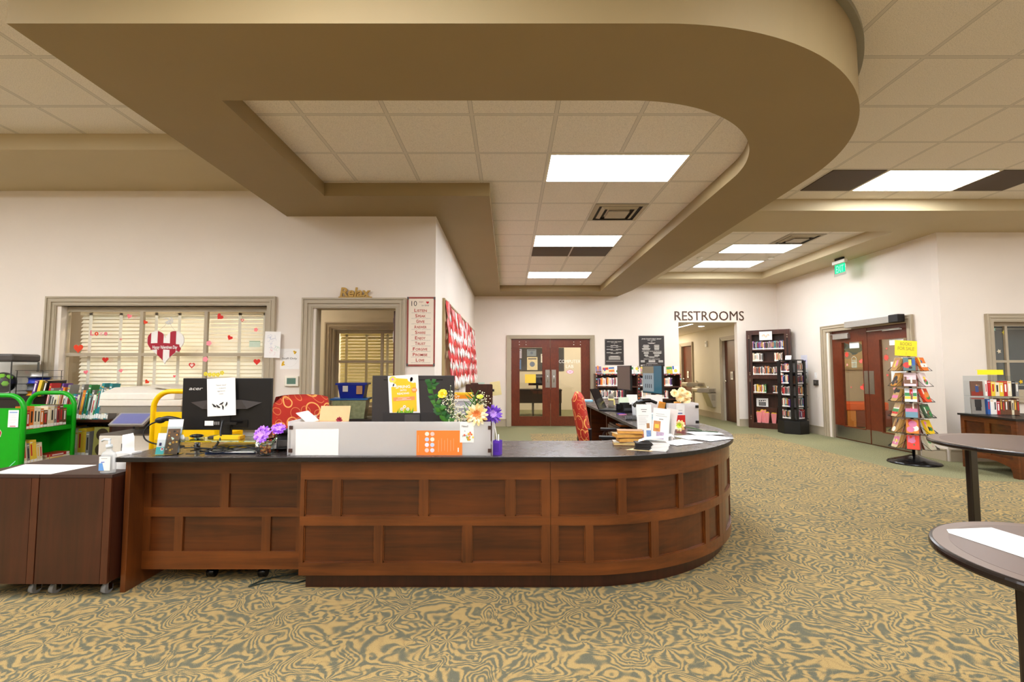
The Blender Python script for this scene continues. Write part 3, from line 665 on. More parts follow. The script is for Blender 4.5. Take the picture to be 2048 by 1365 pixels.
# curved unit
u = thing('desk_unit', 'curved panelled brown wood unit at the rounded right corner of the desk', 'desk', (0, 0, 0), group=G_DK)
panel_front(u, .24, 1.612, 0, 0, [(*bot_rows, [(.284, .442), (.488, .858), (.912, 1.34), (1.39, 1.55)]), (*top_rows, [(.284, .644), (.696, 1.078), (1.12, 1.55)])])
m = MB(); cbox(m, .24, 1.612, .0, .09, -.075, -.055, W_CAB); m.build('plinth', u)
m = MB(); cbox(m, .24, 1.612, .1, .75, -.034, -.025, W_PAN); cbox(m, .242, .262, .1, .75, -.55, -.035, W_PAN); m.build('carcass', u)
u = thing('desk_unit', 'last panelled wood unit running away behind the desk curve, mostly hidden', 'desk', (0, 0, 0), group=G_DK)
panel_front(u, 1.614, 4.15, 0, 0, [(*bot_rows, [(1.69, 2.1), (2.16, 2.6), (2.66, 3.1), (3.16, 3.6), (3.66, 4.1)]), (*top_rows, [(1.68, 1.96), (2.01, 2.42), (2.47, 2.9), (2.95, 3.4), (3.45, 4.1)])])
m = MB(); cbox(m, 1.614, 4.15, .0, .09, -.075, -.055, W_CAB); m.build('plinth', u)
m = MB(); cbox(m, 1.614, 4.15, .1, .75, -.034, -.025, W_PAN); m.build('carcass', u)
u = thing('desk_unit', 'plain back run of the desk carrying the far monitors', 'desk', (0, 0, 0), group=G_DK)
m = MB(); m.box(1.72, 5.83, .0, 1.775, 8.3, .75, W_PAN); m.box(1.16, 8.26, .0, 1.72, 8.3, .75, W_PAN); m.build('back_panel', u)
for y in (5.95, 7.1): MB().box(1.2, y, .0, 1.72, y + .03, .75, W_PAN).build('divider', u)
# left kneehole unit
u = thing('desk_unit', 'recessed left desk unit with a slanting side panel and open floor gap', 'desk', (0, 0, 0), group=G_DK)
MB().box(-2.262, 2.835, 0, -2.232, 3.42, .75, W_HZ).build('side_panel', u, bevel=.002)
fr = MB(); x0, x1, y = -2.231, -1.2362, 2.95
for a, b in ((.085, .191), (.397, .452), (.656, .75)): fr.box(x0, y, a, x1, y + .022, b, W_HX)
RT = [(-2.189, -1.77), (-1.717, -1.30)]; RB = [(-2.189, -2.04), (-1.99, -1.51), (-1.456, -1.30)]
for (za, zb, ps) in ((.191, .397, RB), (.452, .656, RT)):
    e = [x0] + [v for p in ps for v in p] + [x1]
    for a, b in zip(e[0::2], e[1::2]): fr.box(a, y + .0004, za, b, y + .022, zb, W_HZ)
fr.build('frame', u)
for (za, zb, ps) in ((.191, .397, RB), (.452, .656, RT)):
    for a, b in ps: MB().box(a - .001, y + .012, za - .001, b + .001, y + .024, zb + .001, W_PAN).build('panel', u)
ws = MB(); wm = C('#cfc4ba', .6)
for i in range(9): ws.box(-2.12 + rnd.uniform(0, .12), 2.9493, .66 + rnd.uniform(-.03, .05), -2.11 + rnd.uniform(0, .13), 2.95, .665 + rnd.uniform(-.03, .05), wm)
# worktop ----------------------------------------------------------
tp = []
OV = .03
tp += [(-2.30, 2.80), (AX, AY - AR - OV)] + [(path(AX + AR * R(a))[0] + path(AX + AR * R(a))[1] * OV).to_tuple() for a in range(3, 91, 3)] + [(AX + AR + OV, 8.33), (1.13, 8.33), (1.13, 4.25)]
tp += [(.55 + .58 * math.cos(R(a)), 4.035 - .58 * math.sin(R(a))) for a in range(10, 91, 8)] + [(-2.33, 3.455)]
ct = thing('countertop', 'long dark laminate worktop curving round the top of the desk', 'countertop', (0, 0, 0))
t = MB(); t.prism([tuple(p) for p in tp], .752, ZT, M_TOP, mat2=M_EDGE); t.build('worktop', ct, bevel=.003)
# floor cable, chair wheel area
m = MB(); pts = [(-1.22, 3.02, .006), (-1.30, 2.95, .006), (-1.42, 2.97, .006), (-1.5, 2.94, .006), (-1.55, 2.9, .006), (-1.50, 3.0, .006), (-1.4, 3.06, .006), (-1.27, 3.12, .006), (-1.2, 3.2, .006)]
def smooth(P, n=6):
    P = [Vector(p) for p in P]; out = []
    for i in range(len(P) - 1):
        a, b, c, d = P[max(0, i - 1)], P[i], P[i + 1], P[min(len(P) - 1, i + 2)]
        for k in range(n):
            t = k / n; out.append(.5 * ((2 * b) + (c - a) * t + (2 * a - 5 * b + 4 * c - d) * t * t + (3 * b - a - 3 * c + d) * t ** 3))
    return out + [P[-1]]
m.tube(smooth(pts), .004, C('#1d2a22', .5)); tag(m.build('power_cord'), 'thin dark green cord looped on the carpet under the desk', 'cord')

# ---------------------------------------------------------- mobile cabinets
def mobile(x0, label, G='low dark wood cabinets on clear casters'):
    w = .415; r = thing('rolling_cabinet', label, 'cabinet', (x0 + w / 2, 2.76, 0), group=G)
    b = MB(); b.box(-w / 2 + .001, .012, .085, w / 2 - .001, .62, .672, W_CAB); b.build('body', r)
    MB().box(-w / 2 + .001, -.0, .672, w / 2 - .001, .63, .69, C('#3f2b25', .45)).build('top_board', r)
    MB().box(-w / 2 + .003, -.001, .082, w / 2 - .045, .011, .67, W_CAB).build('door', r)
    MB().box(w / 2 - .042, -.001, .082, w / 2 - .003, .0115, .67, wood('cabinet_edge', '#3a1a0c', '#582b18', 'z')).build('side_panel_edge', r)
    for sx in (-1, 1):
        for sy in (.07, .55):
            c = MB(); c.cyl((sx * .15 - .013, sy, .03), (sx * .15 + .013, sy, .03), .03, C('#cfcfd2', .12, trans=.6)); c.box(sx * .15 - .017, sy - .01, .02, sx * .15 - .0135, sy + .02, .085, CHROME); c.box(sx * .15 + .0135, sy - .01, .02, sx * .15 + .017, sy + .02, .085, CHROME); c.cyl((sx * .15, sy, .062), (sx * .15, sy, .085), .02, CHROME, n=10); c.build('caster', r)
    return r
mobile(-2.69, 'low dark wood rolling cabinet touching the left end of the desk')
mobile(-3.106, 'low dark wood rolling cabinet cut off by the left edge of the photo')

def sheet(name, label, cat, w, h, mat=PAPER, loc=(0, 0, 0), rot=(0, 0, 0), t=.0006, group=None, fn=None, centre=False):
    """thin paper; drawn in XY from its lower-left corner"""
    m = MB(); m.box(0, 0, -t, w, h, 0, mat)
    if fn: fn(m, w, h)
    if centre: m.v = [(x - w / 2, y - h / 2, z) for x, y, z in m.v]
    o = m.build(name, loc=loc, rot=rot); return tag(o, label, cat, group)
GREYT = C('#8d8a88', .7, noise=0); DKT = C('#2b2726', .7, noise=0); REDT = C('#c8202c', .6, noise=0)
def lines(m, x0, x1, y0, y1, n, mat=GREYT, th=.0015, r=None):
    r = r or random.Random(int((x0 + y1) * 1000))
    for i in range(n):
        y = y1 - (y1 - y0) * i / max(1, n - 1); m.rect(x0, y - th / 2, x0 + (x1 - x0) * r.uniform(.6, 1), y + th / 2, mat, .0012)
# paper on rolling cabinets
p = MB(); p.prism([(-2.99, 2.79), (-2.64, 2.77), (-2.60, 3.03), (-3.07, 3.05)], .6905, .6915, PAPER)
tag(p.build('paper_sheet'), 'large white paper sheet lying on the low rolling cabinets', 'paper')

# ---------------------------------------------------------- frosted screens
def clip(mb, x, y, z, M=None): mb.box(x - .011, y - .008, z - .011, x + .011, y + .006, z + .011, C('#5a4440', .3, .6))
fp = thing('frosted_screen', 'long low frosted acrylic screen standing along the desk front edge', 'screen', (0, 0, ZT))
MB().box(-1.305, 2.858, 0, -.115, 2.864, .2, FROST).build('front_sheet', fp)
MB().box(-1.33, 2.87, 0, -1.3245, 3.28, .2, FROST).build('end_sheet', fp)
MB().box(-.108, 2.872, 0, -.1025, 3.2, .2, FROST).build('end_sheet', fp)
for x in (-1.305, -.12):
    for z in (.03, .165): c = MB(); clip(c, x, 2.862, z); c.build('clip', fp)
# things on / behind the screen
def orange(m, w, h):
    for i in range(4):
        for j in range(2): m.disc(.062 + j * .032, .03 + i * .032, .0125, C(['#f3c9c0', '#e8e0f0', '#c8d4f0', '#f8e6d8'][(i + j) % 4], .7, noise=0), .001)
    for k_ in range(6): m.rect(.13 + k_ * .018, .02 + .004 * (k_ % 3), .132 + k_ * .018, .09 + .01 * (k_ % 2), C('#f7b58e', .7, noise=0), .001)
    m.rect(.245, .02, .252, .045, WHITE, .001); m.rect(.01, .02, .012, .12, C('#f7b58e', .7, noise=0), .001)
sheet('flyer', 'orange flyer with two columns of small round pictures on the frosted screen', 'flyer', .272, .146, C('#ff8534', .6, noise=.02), (-.556, 2.857, ZT + .002), UP, fn=orange)
sheet('paper_sheet', 'large blank white paper taped on the left end of the frosted screen', 'paper', .255, .155, PAPER, (-1.275, 2.857, ZT + .002), UP)
def pen(m, w, h):
    m.text('Need', w / 2 - .012, h - .032, .012, DKT); m.text('a', w / 2 - .012, h - .058, .010, DKT); m.text('pen?', w / 2 - .012, h - .086, .012, DKT)
    for i in range(14): m.disc(w * rnd.uniform(.5, .95) - (.02 if i % 3 == 0 else 0), h * rnd.uniform(.05, .35) + (0.02 if i % 2 else 0), .006, C(['#f29a3c', '#e2633f', '#8fb04a', '#f6cf4a'][i % 4], .7, noise=0), .0012 + i * .0001, n=8)
sheet('sign_card', 'small white need-a-pen card with orange flowers clipped on the frosted screen', 'sign', .083, .122, PAPER, (-.298, 2.855, ZT + .078), UP, fn=pen)
# purple pen holder with flower pens
PUR = C('#5b2fb0', .5)
ph = thing('pen_holder', 'small purple box holding flower pens at the right end of the screen', 'pen holder', (-.075, 2.90, ZT), rz=-.3)
b = MB(); b.holes(rc(-.022, -.022, .022, .022), [rc(-.018, -.018, .018, .018)], .002, .085, PUR); b.box(-.022, -.022, 0, .022, .022, .003, PUR); b.build('box', ph)
MB().box(-.015, -.0235, .02, .015, -.0225, .07, C('#4a2496', .5)).build('label_plate', ph)
def petals(mb, c, nrm, r, layers, mat, mat2=None, n=12, up=.35, wid=.32, seed=1):
    """a bloom: rings of pointed petals round a centre, facing nrm"""
    q = Vector(nrm).normalized().to_track_quat('Z', 'Y').to_matrix().to_4x4(); M = Matrix.Translation(Vector(c)) @ q; rr_ = random.Random(seed)
    for l in range(layers):
        f = 1 - .72 * l / max(1, layers); rad = r * f; tilt = up + (1.25 - up) * l / layers
        for k_ in range(max(5, int(n * (f * .5 + .5)))):
            a = 2 * PI * (k_ + .5 * (l % 2)) / max(5, int(n * (f * .5 + .5))) + rr_.uniform(-.1, .1)
            A = Matrix.Rotation(a, 4, 'Z') @ Matrix.Rotation(-tilt + rr_.uniform(-.12, .12), 4, 'Y'); w_ = rad * wid
            pts = [(0, -w_ * .2, 0), (0, w_ * .2, 0), (rad * .55, w_ * .55, .0), (rad * .88, w_ * .35, -rad * .08), (rad, 0, -rad * .14), (rad * .88, -w_ * .35, -rad * .08), (rad * .55, -w_ * .55, 0), (rad * .5, 0, rad * .06)]
            mt = mat2 if (mat2 and l >= layers - 2) else (rr_.choice(ALT[mat.name]) if mat.name in ALT else mat)
            mb.add([M @ (A @ Vector(p)) for p in pts], [(0, 7, 6), (1, 2, 7), (0, 1, 7), (7, 2, 3), (7, 3, 4), (7, 4, 5), (7, 5, 6)], mt, True)
    mb.ball(tuple(M @ Vector((0, 0, r * .08))), r * .13, mat2 or mat, 6)
STEM = C('#3c6b2a', .6); LEAFM = C('#3f7a1e', .5, noise=.2); LEAFD = C('#1f5a1c', .5, noise=.2)
PURF = C('#9a45d8', .6, noise=.15); PURD = C('#5a22a8', .6, noise=.15); CREAM = C('#fbdc9c', .6, noise=.08); PEACH = C('#f09050', .6)
ALT = {PURF.name: [C('#8a35cc', .6, noise=.1), C('#b066ea', .6, noise=.1), C('#c890f4', .6, noise=.1)], PURD.name: [C('#4a1a98', .6, noise=.1), C('#6a34c0', .6, noise=.1), C('#8a5ad8', .6, noise=.1)], CREAM.name: [C('#fbdc9c', .6), C('#fdf0cc', .6), C('#f2c87e', .6)]}
def flower_pen(name, label, base, top, r, mat, mat2, nrm, layers=4, n=14, wid=.32, group=None):
    t = thing(name, label, 'flower', base, group=group); b = Vector(top) - Vector(base)
    s = MB(); s.tube([(0, 0, 0), b * .5 + Vector((.004, 0, 0)), b - Vector(nrm).normalized() * r * .1], .0032, C('#efeee8', .5) if base[0] > -.3 and base[1] < 3 else STEM, 6); s.build('stem', t)
    f = MB(); petals(f, b, nrm, r, layers, mat, mat2, n, wid=wid, seed=len(label)); f.build('blossom', t); return t
flower_pen('flower_pen', 'cream and orange dahlia pen standing behind the small white card', (-.085, 2.9, ZT + .005), (-.197, 2.87, 1.02), .072, CREAM, PEACH, (-.05, -1, .15), 5, 13)
flower_pen('flower_pen', 'deep purple flower pen in the purple box at the screen end', (-.07, 2.902, ZT + .005), (-.105, 2.91, 1.018), .062, PURD, C('#c9a0f5', .6), (.2, -1, .25), 5, 18, wid=.22)
for i, dx in enumerate((.008, .012)): pass
pn = MB(); pn.cyl((0, 0, 0), (-.004, 0, .115), .0035, WHITE, n=8); tag(pn.build('pen', loc=(-.066, 2.894, ZT + .006)), 'plain white pen leaning in the purple pen box', 'pen')

# ---------------------------------------------------------- monitors
def monitor(name, label, x, y, z, w, h, zc, rz=0, tilt=0, base_r=.11, group=None, screen=None, neck=True, back=None, oval=True, zb=None, bulge=True):
    """back faces -Y (towards the viewer) when rz = 0; zc = screen centre height above z"""
    r = thing(name, label, 'monitor', (x, y, z), rz, group=group)
    bk = back or BLACK
    b = MB(); M = Matrix.Translation((0, 0, zc)) @ Matrix.Rotation(tilt, 4, 'X')
    b.box(-w / 2, -.012, -h / 2, w / 2, .012, h / 2, bk, M)
    if bulge: b.add([(-w * .42, -.012, -h * .4), (w * .42, -.012, -h * .4), (w * .42, -.012, h * .36), (-w * .42, -.012, h * .36), (-w * .3, -.034, -h * .3), (w * .3, -.034, -h * .3), (w * .3, -.034, h * .2), (-w * .3, -.034, h * .2)], [(0, 1, 5, 4), (1, 2, 6, 5), (2, 3, 7, 6), (3, 0, 4, 7), (4, 5, 6, 7)], bk, M=M)
    b.build('housing', r, bevel=.003)
    s = MB(); s.box(-w / 2 + .012, .012, -h / 2 + .012, w / 2 - .012, .0135, h / 2 - .012, screen or BLACKG, M); s.build('screen', r)
    if neck:
        n = MB(); n.box(-.03, -.02, .006, .03, .012, zc, bk); n.build('neck', r, bevel=.004)
    n = MB(); n.lathe([(.001, 0), (base_r, 0), (base_r, .006), (base_r * .9, .01), (.03, .012), (.001, .012)], bk, 28, sy=.7); n.build('stand_base', r)
    return r
gs = thing('glass_riser', 'clear glass monitor riser on short chrome legs at the desk left', 'monitor riser', (-1.78, 3.02, ZT))
MB().box(-.285, -.13, .075, .285, .13, .083, glassmat('green_glass', '#cfe6d4', .02)).build('glass_shelf', gs)
for sx in (-1, 1):
    for sy in (-1, 1): MB().cyl((sx * .25, sy * .10, 0), (sx * .25, sy * .10, .075), .017, CHROME).build('leg', gs)
mz = ZT + .084
ac = monitor('monitor', 'black logo-marked monitor seen from the back at the desk left', -1.79, 3.03, mz, .562, .325, .21, 0, 0, bulge=False)
t = MB(); LOGO = C('#c9c6c2', .4, noise=0)
t.text('acer', 0, 0, .021, LOGO, w=.088, z=.001, shear=.25, bold=.012); t.build('logo', ac, loc=(-.195, -.0135, .298), rot=UP)
t = MB(); t.box(-.13, -.0175, .075, -.075, -.0165, .105, WHITE)
for i in range(3): t.box(-.07 + .012 * i, -.0175, .08, -.062 + .012 * i, -.0165, .10, C('#8a8683', .6))
t.build('spec_label', ac)
# sculpted wing on the back
t = MB(); t.add([(-.225, -.0125, .22), (.225, -.0125, .22), (.14, -.03, .18), (-.14, -.03, .18), (-.1, -.0125, .175), (.1, -.0125, .175), (-.1, -.026, .237), (.1, -.026, .237)], [(0, 3, 2, 1), (3, 4, 5, 2), (0, 6, 3), (1, 2, 7), (6, 7, 2, 3)], C('#3a3432', .35)); t.build('back_ridge', ac)
t = MB(); t.box(-.14, -.016, .065, .14, -.0125, .11, BLACKG); t.build('port_recess', ac)
def raven(m, w, h):
    m.text('"Never mind"', w / 2, h - .048, .0085, GREYT); m.text('\u2014 a passive', w / 2, h - .066, .0085, GREYT); m.text('aggressive', w / 2, h - .084, .0085, GREYT); m.text('raven', w / 2, h - .102, .0085, GREYT)
    for i, (x, y, a, s) in enumerate(((.042, .064, -.9, 1), (.066, .058, -.9, .95), (.09, .074, .3, .9), (.1, .052, 1.5, .9), (.122, .07, 1.0, .85))):
        P = [(-.018, .001), (-.006, .007), (.006, .008), (.011, .011), (.015, .008), (.019, .006), (.013, .003), (.008, -.003), (-.002, -.005), (-.009, -.002), (-.016, -.003)]
        m.poly([(x + s * (px * math.cos(a) - py * math.sin(a)), y + s * (px * math.sin(a) + py * math.cos(a)), .0012) for px, py in P], DKT)
        m.rect(x - .001, y - .012, x, y - .004, DKT, .0012)
sheet('paper_note', 'white note reading never mind with five black birds taped on the monitor back', 'note', .178, .236, PAPER, (-1.895, 2.9985, mz + .133), (PI / 2, R(-3), 0), fn=raven)
def bigmon():
    r = monitor('monitor', 'plain dark grey monitor back with a yellow spring poster taped on it', -.655, 3.24, ZT, .555, .325, .308, 0, 0, screen=None, neck=False, bulge=False, back=C('#35302f', .45))
    n = MB(); n.holes([(-.055, 0), (.055, 0), (.05, .2), (-.05, .2)], [[(-.028, .02), (.028, .02), (.028, .05), (.015, .075), (-.015, .075), (-.028, .05)]], -.02, 0, C('#4b4644', .45)); n.build('neck', r, loc=(0, -.035, .01), rot=UP)
    MB().box(-.2, -.0135, .44, .2, -.0122, .444, BLACKG).build('vent_slot', r); MB().box(-.2, -.02, .15, .2, -.0122, .22, C('#2c2827', .5)).build('port_panel', r)
bigmon()
YF, ORF = C('#ffc928', .6, noise=0), C('#ff9a5c', .6, noise=0)
def spring(m, w, h):
    m.poly([(.02, .02, .001), (w - .02, .02, .001), (w - .018, h - .06, .001), (w - .05, h - .03, .001), (.04, h - .016, .001), (.02, h - .04, .001)], YF)
    m.disc(.032, h - .026, .024, C('#ffd95a', .6, noise=0), .0013, 12); m.disc(.032, h - .024, .008, C('#d98ad0', .6, noise=0), .0016)
    for x, y, r in ((w - .055, h - .03, .018), (w - .035, h - .035, .022), (.025, h - .06, .016), (.042, h - .066, .012)): m.disc(x, y, r, WHITE, .0014)
    m.text('SPRING', w / 2 - .004, h - .088, .019, WHITE, w=.098, bold=.02); m.text('INTO', w / 2 - .002, h - .108, .012, WHITE, w=.042, bold=.02); m.text('READING', w / 2 - .004, h - .13, .013, WHITE, w=.08, bold=.02)
    m.disc(w - .032, h - .105, .019, C('#ff9d3c', .6, noise=0), .0016); m.rect(w - .046, h - .101, w - .018, h - .098, WHITE, .002); m.rect(w - .043, h - .109, w - .021, h - .106, WHITE, .002)
    m.rect(.03, h - .172, w - .03, h - .147, ORF, .0013)
    for i, (a, b) in enumerate(((.05, .13), (.08, .11), (.04, .14))): m.rect(a + .01, h - .154 - i * .0065, b + .01, h - .152 - i * .0065, WHITE, .0016)
    rr = random.Random(3)
    for i in range(26):
        x = w / 2 + rr.uniform(-.055, .055); m.poly([(x - .004, .012, .0014 + i * .00001), (x + .004, .012, .0014), (x + rr.uniform(-.015, .015), .012 + rr.uniform(.02, .045), .0014)], C(['#7ab51d', '#4f8f1a', '#9ac93a'][i % 3], .6, noise=0))
    for x, y in ((-.018, .04), (.0, .055), (.022, .038)):
        for k_ in range(6): m.disc(w / 2 + x + .007 * math.cos(k_ * PI / 3), y + .007 * math.sin(k_ * PI / 3), .0045, WHITE, .0018, 8)
        m.disc(w / 2 + x, y, .004, C('#e0a820', .6, noise=0), .002, 8)
sheet('poster', 'yellow SPRING INTO READING poster with daisies taped on the dark monitor', 'poster', .205, .268, PAPER, (-.81, 3.222, .98), (PI / 2, R(-3.5), 0), fn=spring)

# ---------------------------------------------------------- desk-left clutter
ah = thing('brochure_holder', 'clear acrylic holder with bookmarks and leaflets on the desk left', 'holder', (-2.05, 2.875, ZT), rz=.12)
h_ = MB(); h_.box(-.065, -.03, 0, .065, .05, .004, ACR); T_ = Matrix.Rotation(R(-12), 4, 'X'); h_.box(-.065, -.03, .002, .065, -.027, .09, ACR, T_); h_.box(-.065, .012, .0, .065, .015, .17, ACR, T_); h_.build('holder', ah)
def bm1(m, w, h):
    m.rect(0, 0, w, h * .35, C('#48c5c0', .6, noise=0), .001); m.disc(w * .75, h * .25, .01, WHITE, .0014); m.disc(w * .78, h * .26, .005, REDT, .0016); m.rect(w * .3, h * .4, w * .6, h * .55, C('#3a3a6a', .6, noise=0), .0013)
def bm2(m, w, h):
    for i in range(26): m.disc(rnd.uniform(.008, w - .008), rnd.uniform(.01, h - .01), rnd.uniform(.004, .008), C(['#c98a2c', '#f2b84a', '#6b4a2a', '#2c2620', '#bcd4c8', '#8a5a2a'][i % 6], .6, noise=0), .001 + i * .0001, n=8)
sheet('bookmark', 'white and teal bookmark with a red dot in the acrylic holder', 'bookmark', .045, .125, PAPER, (-2.11, 2.86, ZT + .006), (PI / 2 - .2, 0, .12), fn=bm1)
sheet('leaflet', 'brown and gold patterned leaflet in the acrylic holder', 'leaflet', .07, .15, C('#5c4733', .6), (-2.062, 2.869, ZT + .006), (PI / 2 - .2, 0, .12), fn=bm2)
sheet('leaflet', 'taller plain white leaflet standing behind the others in the acrylic holder', 'leaflet', .085, .2, PAPER, (-2.085, 2.895, ZT + .01), (PI / 2 - .2, 0, .12))
# scanner gun + stand
hs = thing('barcode_scanner', 'black handheld scanner on a thin bent stand at the desk left', 'scanner', (-2.30, 3.15, ZT))
m = MB(); m.lathe([(.001, 0), (.055, 0), (.05, .008), (.012, .014), (.001, .014)], BLACK, 20, c=(.09, .02)); m.build('stand_base', hs)
m = MB(); m.tube(smooth([(.09, .02, .012), (0, .0, .02), (-.07, -.02, .05), (-.09, -.02, .10), (-.06, -.01, .15), (0, .0, .175)]), .005, BLACK); m.build('stand_arm', hs)
m = MB(); m.tube(smooth([(0, 0, .18), (.05, 0, .19), (.11, 0, .18), (.18, 0, .16)]), .017, BLACK, 10); m.ball((.0, 0, .178), .026, BLACK, 8, (1.3, .8, .8)); m.build('scanner_head', hs, bevel=0)
# sanitizer bottle on rolling cabinet
sb = thing('sanitizer_bottle', 'clear pump bottle of hand sanitizer standing on the low cabinet', 'bottle', (-2.335, 2.80, .69))
m = MB(); m.lathe([(.001, 0), (.04, 0), (.043, .006), (.043, .1), (.036, .118), (.018, .13), (.016, .145), (.001, .145)], C('#e6eaec', .08, noise=0, alpha=.4), 20, sy=.6); m.build('bottle', sb)
m = MB(); m.box(-.032, -.0275, .02, .032, -.0262, .1, WHITE); m.add([(-.032, -.0285, .02), (0, -.0285, .02), (-.012, -.0285, .065), (-.032, -.0285, .06)], [(0, 1, 2, 3)], C('#6aa0e0', .5)); m.box(-.02, -.0285, .066, .0, -.0276, .07, C('#3a5fc0', .5)); m.box(-.02, -.0285, .088, .015, -.0276, .09, GREYT); m.build('label', sb)
m = MB(); m.cyl((0, 0, .145), (0, 0, .165), .016, C('#dfe6ea', .3)); m.cyl((0, 0, .165), (0, 0, .19), .006, C('#dfe6ea', .3)); m.tube([(.004, 0, .192), (-.03, 0, .194), (-.045, 0, .185)], .007, C('#dfe6ea', .3)); m.build('pump', sb)
tb = thing('tissue_box', 'white tissue box with a tissue sticking up behind the sanitizer', 'tissue box', (-2.335, 2.94, .69))
MB().box(-.06, -.04, 0, .055, .04, .10, WHITE).build('box', tb, bevel=.003)
m = MB(); m.add([(-.03, -.01, .10), (.03, .01, .10), (.05, -.02, .19), (.01, .02, .21), (-.04, .0, .20), (0, -.03, .165)], [(0, 5, 4), (0, 1, 5), (1, 2, 5), (5, 2, 3), (5, 3, 4)], PAPER, True); m.build('tissue', tb)
# papers, cables under the riser
for i, (x, y, z, w, h, a, c, lb) in enumerate(((-1.86, 2.93, .0, .32, .2, .05, '#3b78d8', 'blue folder at the bottom of the pile under the glass riser'), (-1.85, 2.92, .0075, .3, .2, -.03, '#f4f2ee', 'white papers lying on the blue folder under the riser'), (-1.72, 2.98, .015, .28, .2, .12, '#e9e5e2', 'loose grey-white papers at the right under the glass riser'), (-1.86, 3.0, .023, .26, .18, 0, '#f2c915', 'yellow folder on top of the papers under the riser'))):
    m = MB(); m.box(0, 0, 0, w, h, .007, C(c, .6)); tag(m.build('paper_stack', loc=(x, y, ZT + .0005 + z), rot=(0, 0, a)), lb, 'papers')
for i in range(5):
    r_ = random.Random(20 + i); pts = [(-1.95 + .1 * k_ + r_.uniform(-.03, .03), 2.86 + r_.uniform(-.02, .07), ZT + .01 + r_.uniform(0, .045)) for k_ in range(6)]
    m = MB(); m.tube(smooth(pts), .0035, BLACK, 6); tag(m.build('cable'), 'tangled black cable lying in front of the glass riser', 'cable', 'tangled black cables under the left monitor')
m = MB(); m.tube(smooth([(-1.79, 2.985, mz + .11), (-1.78, 2.95, mz + .05), (-1.77, 2.93, mz - .0), (-1.80, 2.9, ZT + .03), (-1.86, 2.885, ZT + .02)]), .006, BLACK, 6); m.box(-1.775, 2.975, mz + .085, -1.70, 2.99, mz + .1, BLACK); tag(m.build('cable'), 'black video cable hanging down from the left desk monitor back', 'cable')
st_ = thing('sticky_tape', 'small white cone shaped cap on the left of the glass riser', 'cap', (-2.0, 2.93, mz)); MB().lathe([(.001, 0), (.017, 0), (.014, .012), (.005, .03), (.001, .031)], WHITE, 14).build('cap', st_)
m = MB(); m.ball((0, 0, .012), .03, BLACKG, 8, (1.4, 1, .4)); tag(m.build('stapler', loc=(-1.965, 3.01, mz)), 'small black rounded stapler on the glass riser', 'stapler')
for lb, x, c, cc in (('stack of white paper slips on the riser beside the flowers', -1.62, '#f3efe9', '#7d1f28'), ('yellow striped box on the riser behind the monitor foot', -1.72, '#f4cc1c', '#e8a818')):
    m = MB(); m.box(-.09, 0, 0, .06, .06, .02 if 'yellow' in lb else .045, C(c, .6)); m.box(.0601, 0, 0, .07, .06, .02 if 'yellow' in lb else .045, C(cc, .6)); tag(m.build('box', loc=(x, 3.07 if 'white' in lb else 2.93, mz + .0005)), lb, 'box')
# vase with purple flowers
vs = thing('flower_vase', 'small clear glass jar of copper potpourri with purple flowers', 'vase', (-1.455, 2.87, ZT))
MB().lathe([(.03, 0), (.042, .004), (.044, .075), (.04, .08), (.038, .075), (.038, .008), (.001, .006)], ACR, 24).build('jar', vs)
m = MB(); r_ = random.Random(9)
for i in range(70):
    a = r_.uniform(0, 6.28); q = r_.uniform(0, .03) ; m.ball((q * math.cos(a), q * math.sin(a), r_.uniform(.014, .055)), r_.uniform(.005, .008), C(['#c8602a', '#e89a4c', '#8a4020', '#f0b46a'][i % 4], .4, noise=0), 4)
m.build('potpourri', vs)
def bloom(label, base, top, r, m1, m2, nrm, n=16, layers=5, wid=.4, cat='flower', name='flower', group=None):
    t = thing(name, label, cat, base, group=group); b = Vector(top) - Vector(base)
    MB().tube(smooth([(0, 0, 0), b * .55 + Vector((.006, .004, 0)), b]), .003, STEM, 6).build('stem', t)
    f = MB(); petals(f, b, nrm, r, layers, m1, m2, n, wid=wid, seed=len(label)); f.build('blossom', t); return t
bloom('large purple flower in the glass jar, left of the pair', (-1.465, 2.87, ZT + .03), (-1.462, 2.845, .905), .056, PURF, C('#d9a6f5', .6), (-.15, -1, .4))
bloom('smaller purple flower in the glass jar, right of the pair', (-1.445, 2.872, ZT + .03), (-1.395, 2.89, .93), .045, PURF, C('#d9a6f5', .6), (.3, -.7, .7))
# desk phone / black device behind the screen end
m = MB(); m.box(-.06, -.02, 0, .05, .05, .1, BLACK, Matrix.Rotation(-.25, 4, 'X')); m.cyl((-.07, 0, .11), (.06, 0, .11), .02, BLACK); m.box(-.05, -.035, .02, .03, -.03, .06, C('#5a5652', .5)); tag(m.build('desk_phone', loc=(-1.40, 3.02, ZT + .012), rot=(0, 0, .3), bevel=.004), 'black desk phone behind the left end of the frosted screen', 'phone')
sf = MB(); sf.box(-.075, -.004, 0, .075, 0, .09, C('#8a4a3a', .4)); 
# cardboard box
cb = thing('cardboard_box', 'open tan cardboard box behind the left end of the frosted screen', 'box', (-1.18, 3.12, ZT))
TAN = C('#e3bd8b', .8)
m = MB(); m.holes(rc(-.1, -.09, .1, .09), [rc(-.095, -.085, .095, .085)], .002, .17, TAN); m.box(-.1, -.09, 0, .1, .09, .003, TAN); m.build('box', cb)
m = MB(); M = Matrix.Translation((0, .09, .17)) @ Matrix.Rotation(R(-18), 4, 'X'); m.box(-.1, 0, 0, .1, .003, .1, TAN, M); m.build('flap', cb)
m = MB(); M = Matrix.Translation((-.1, 0, .17)) @ Matrix.Rotation(R(-50), 4, 'Y'); m.box(0, -.09, 0, .003, .09, .1, C('#efe9e2', .8), M); m.build('flap', cb)
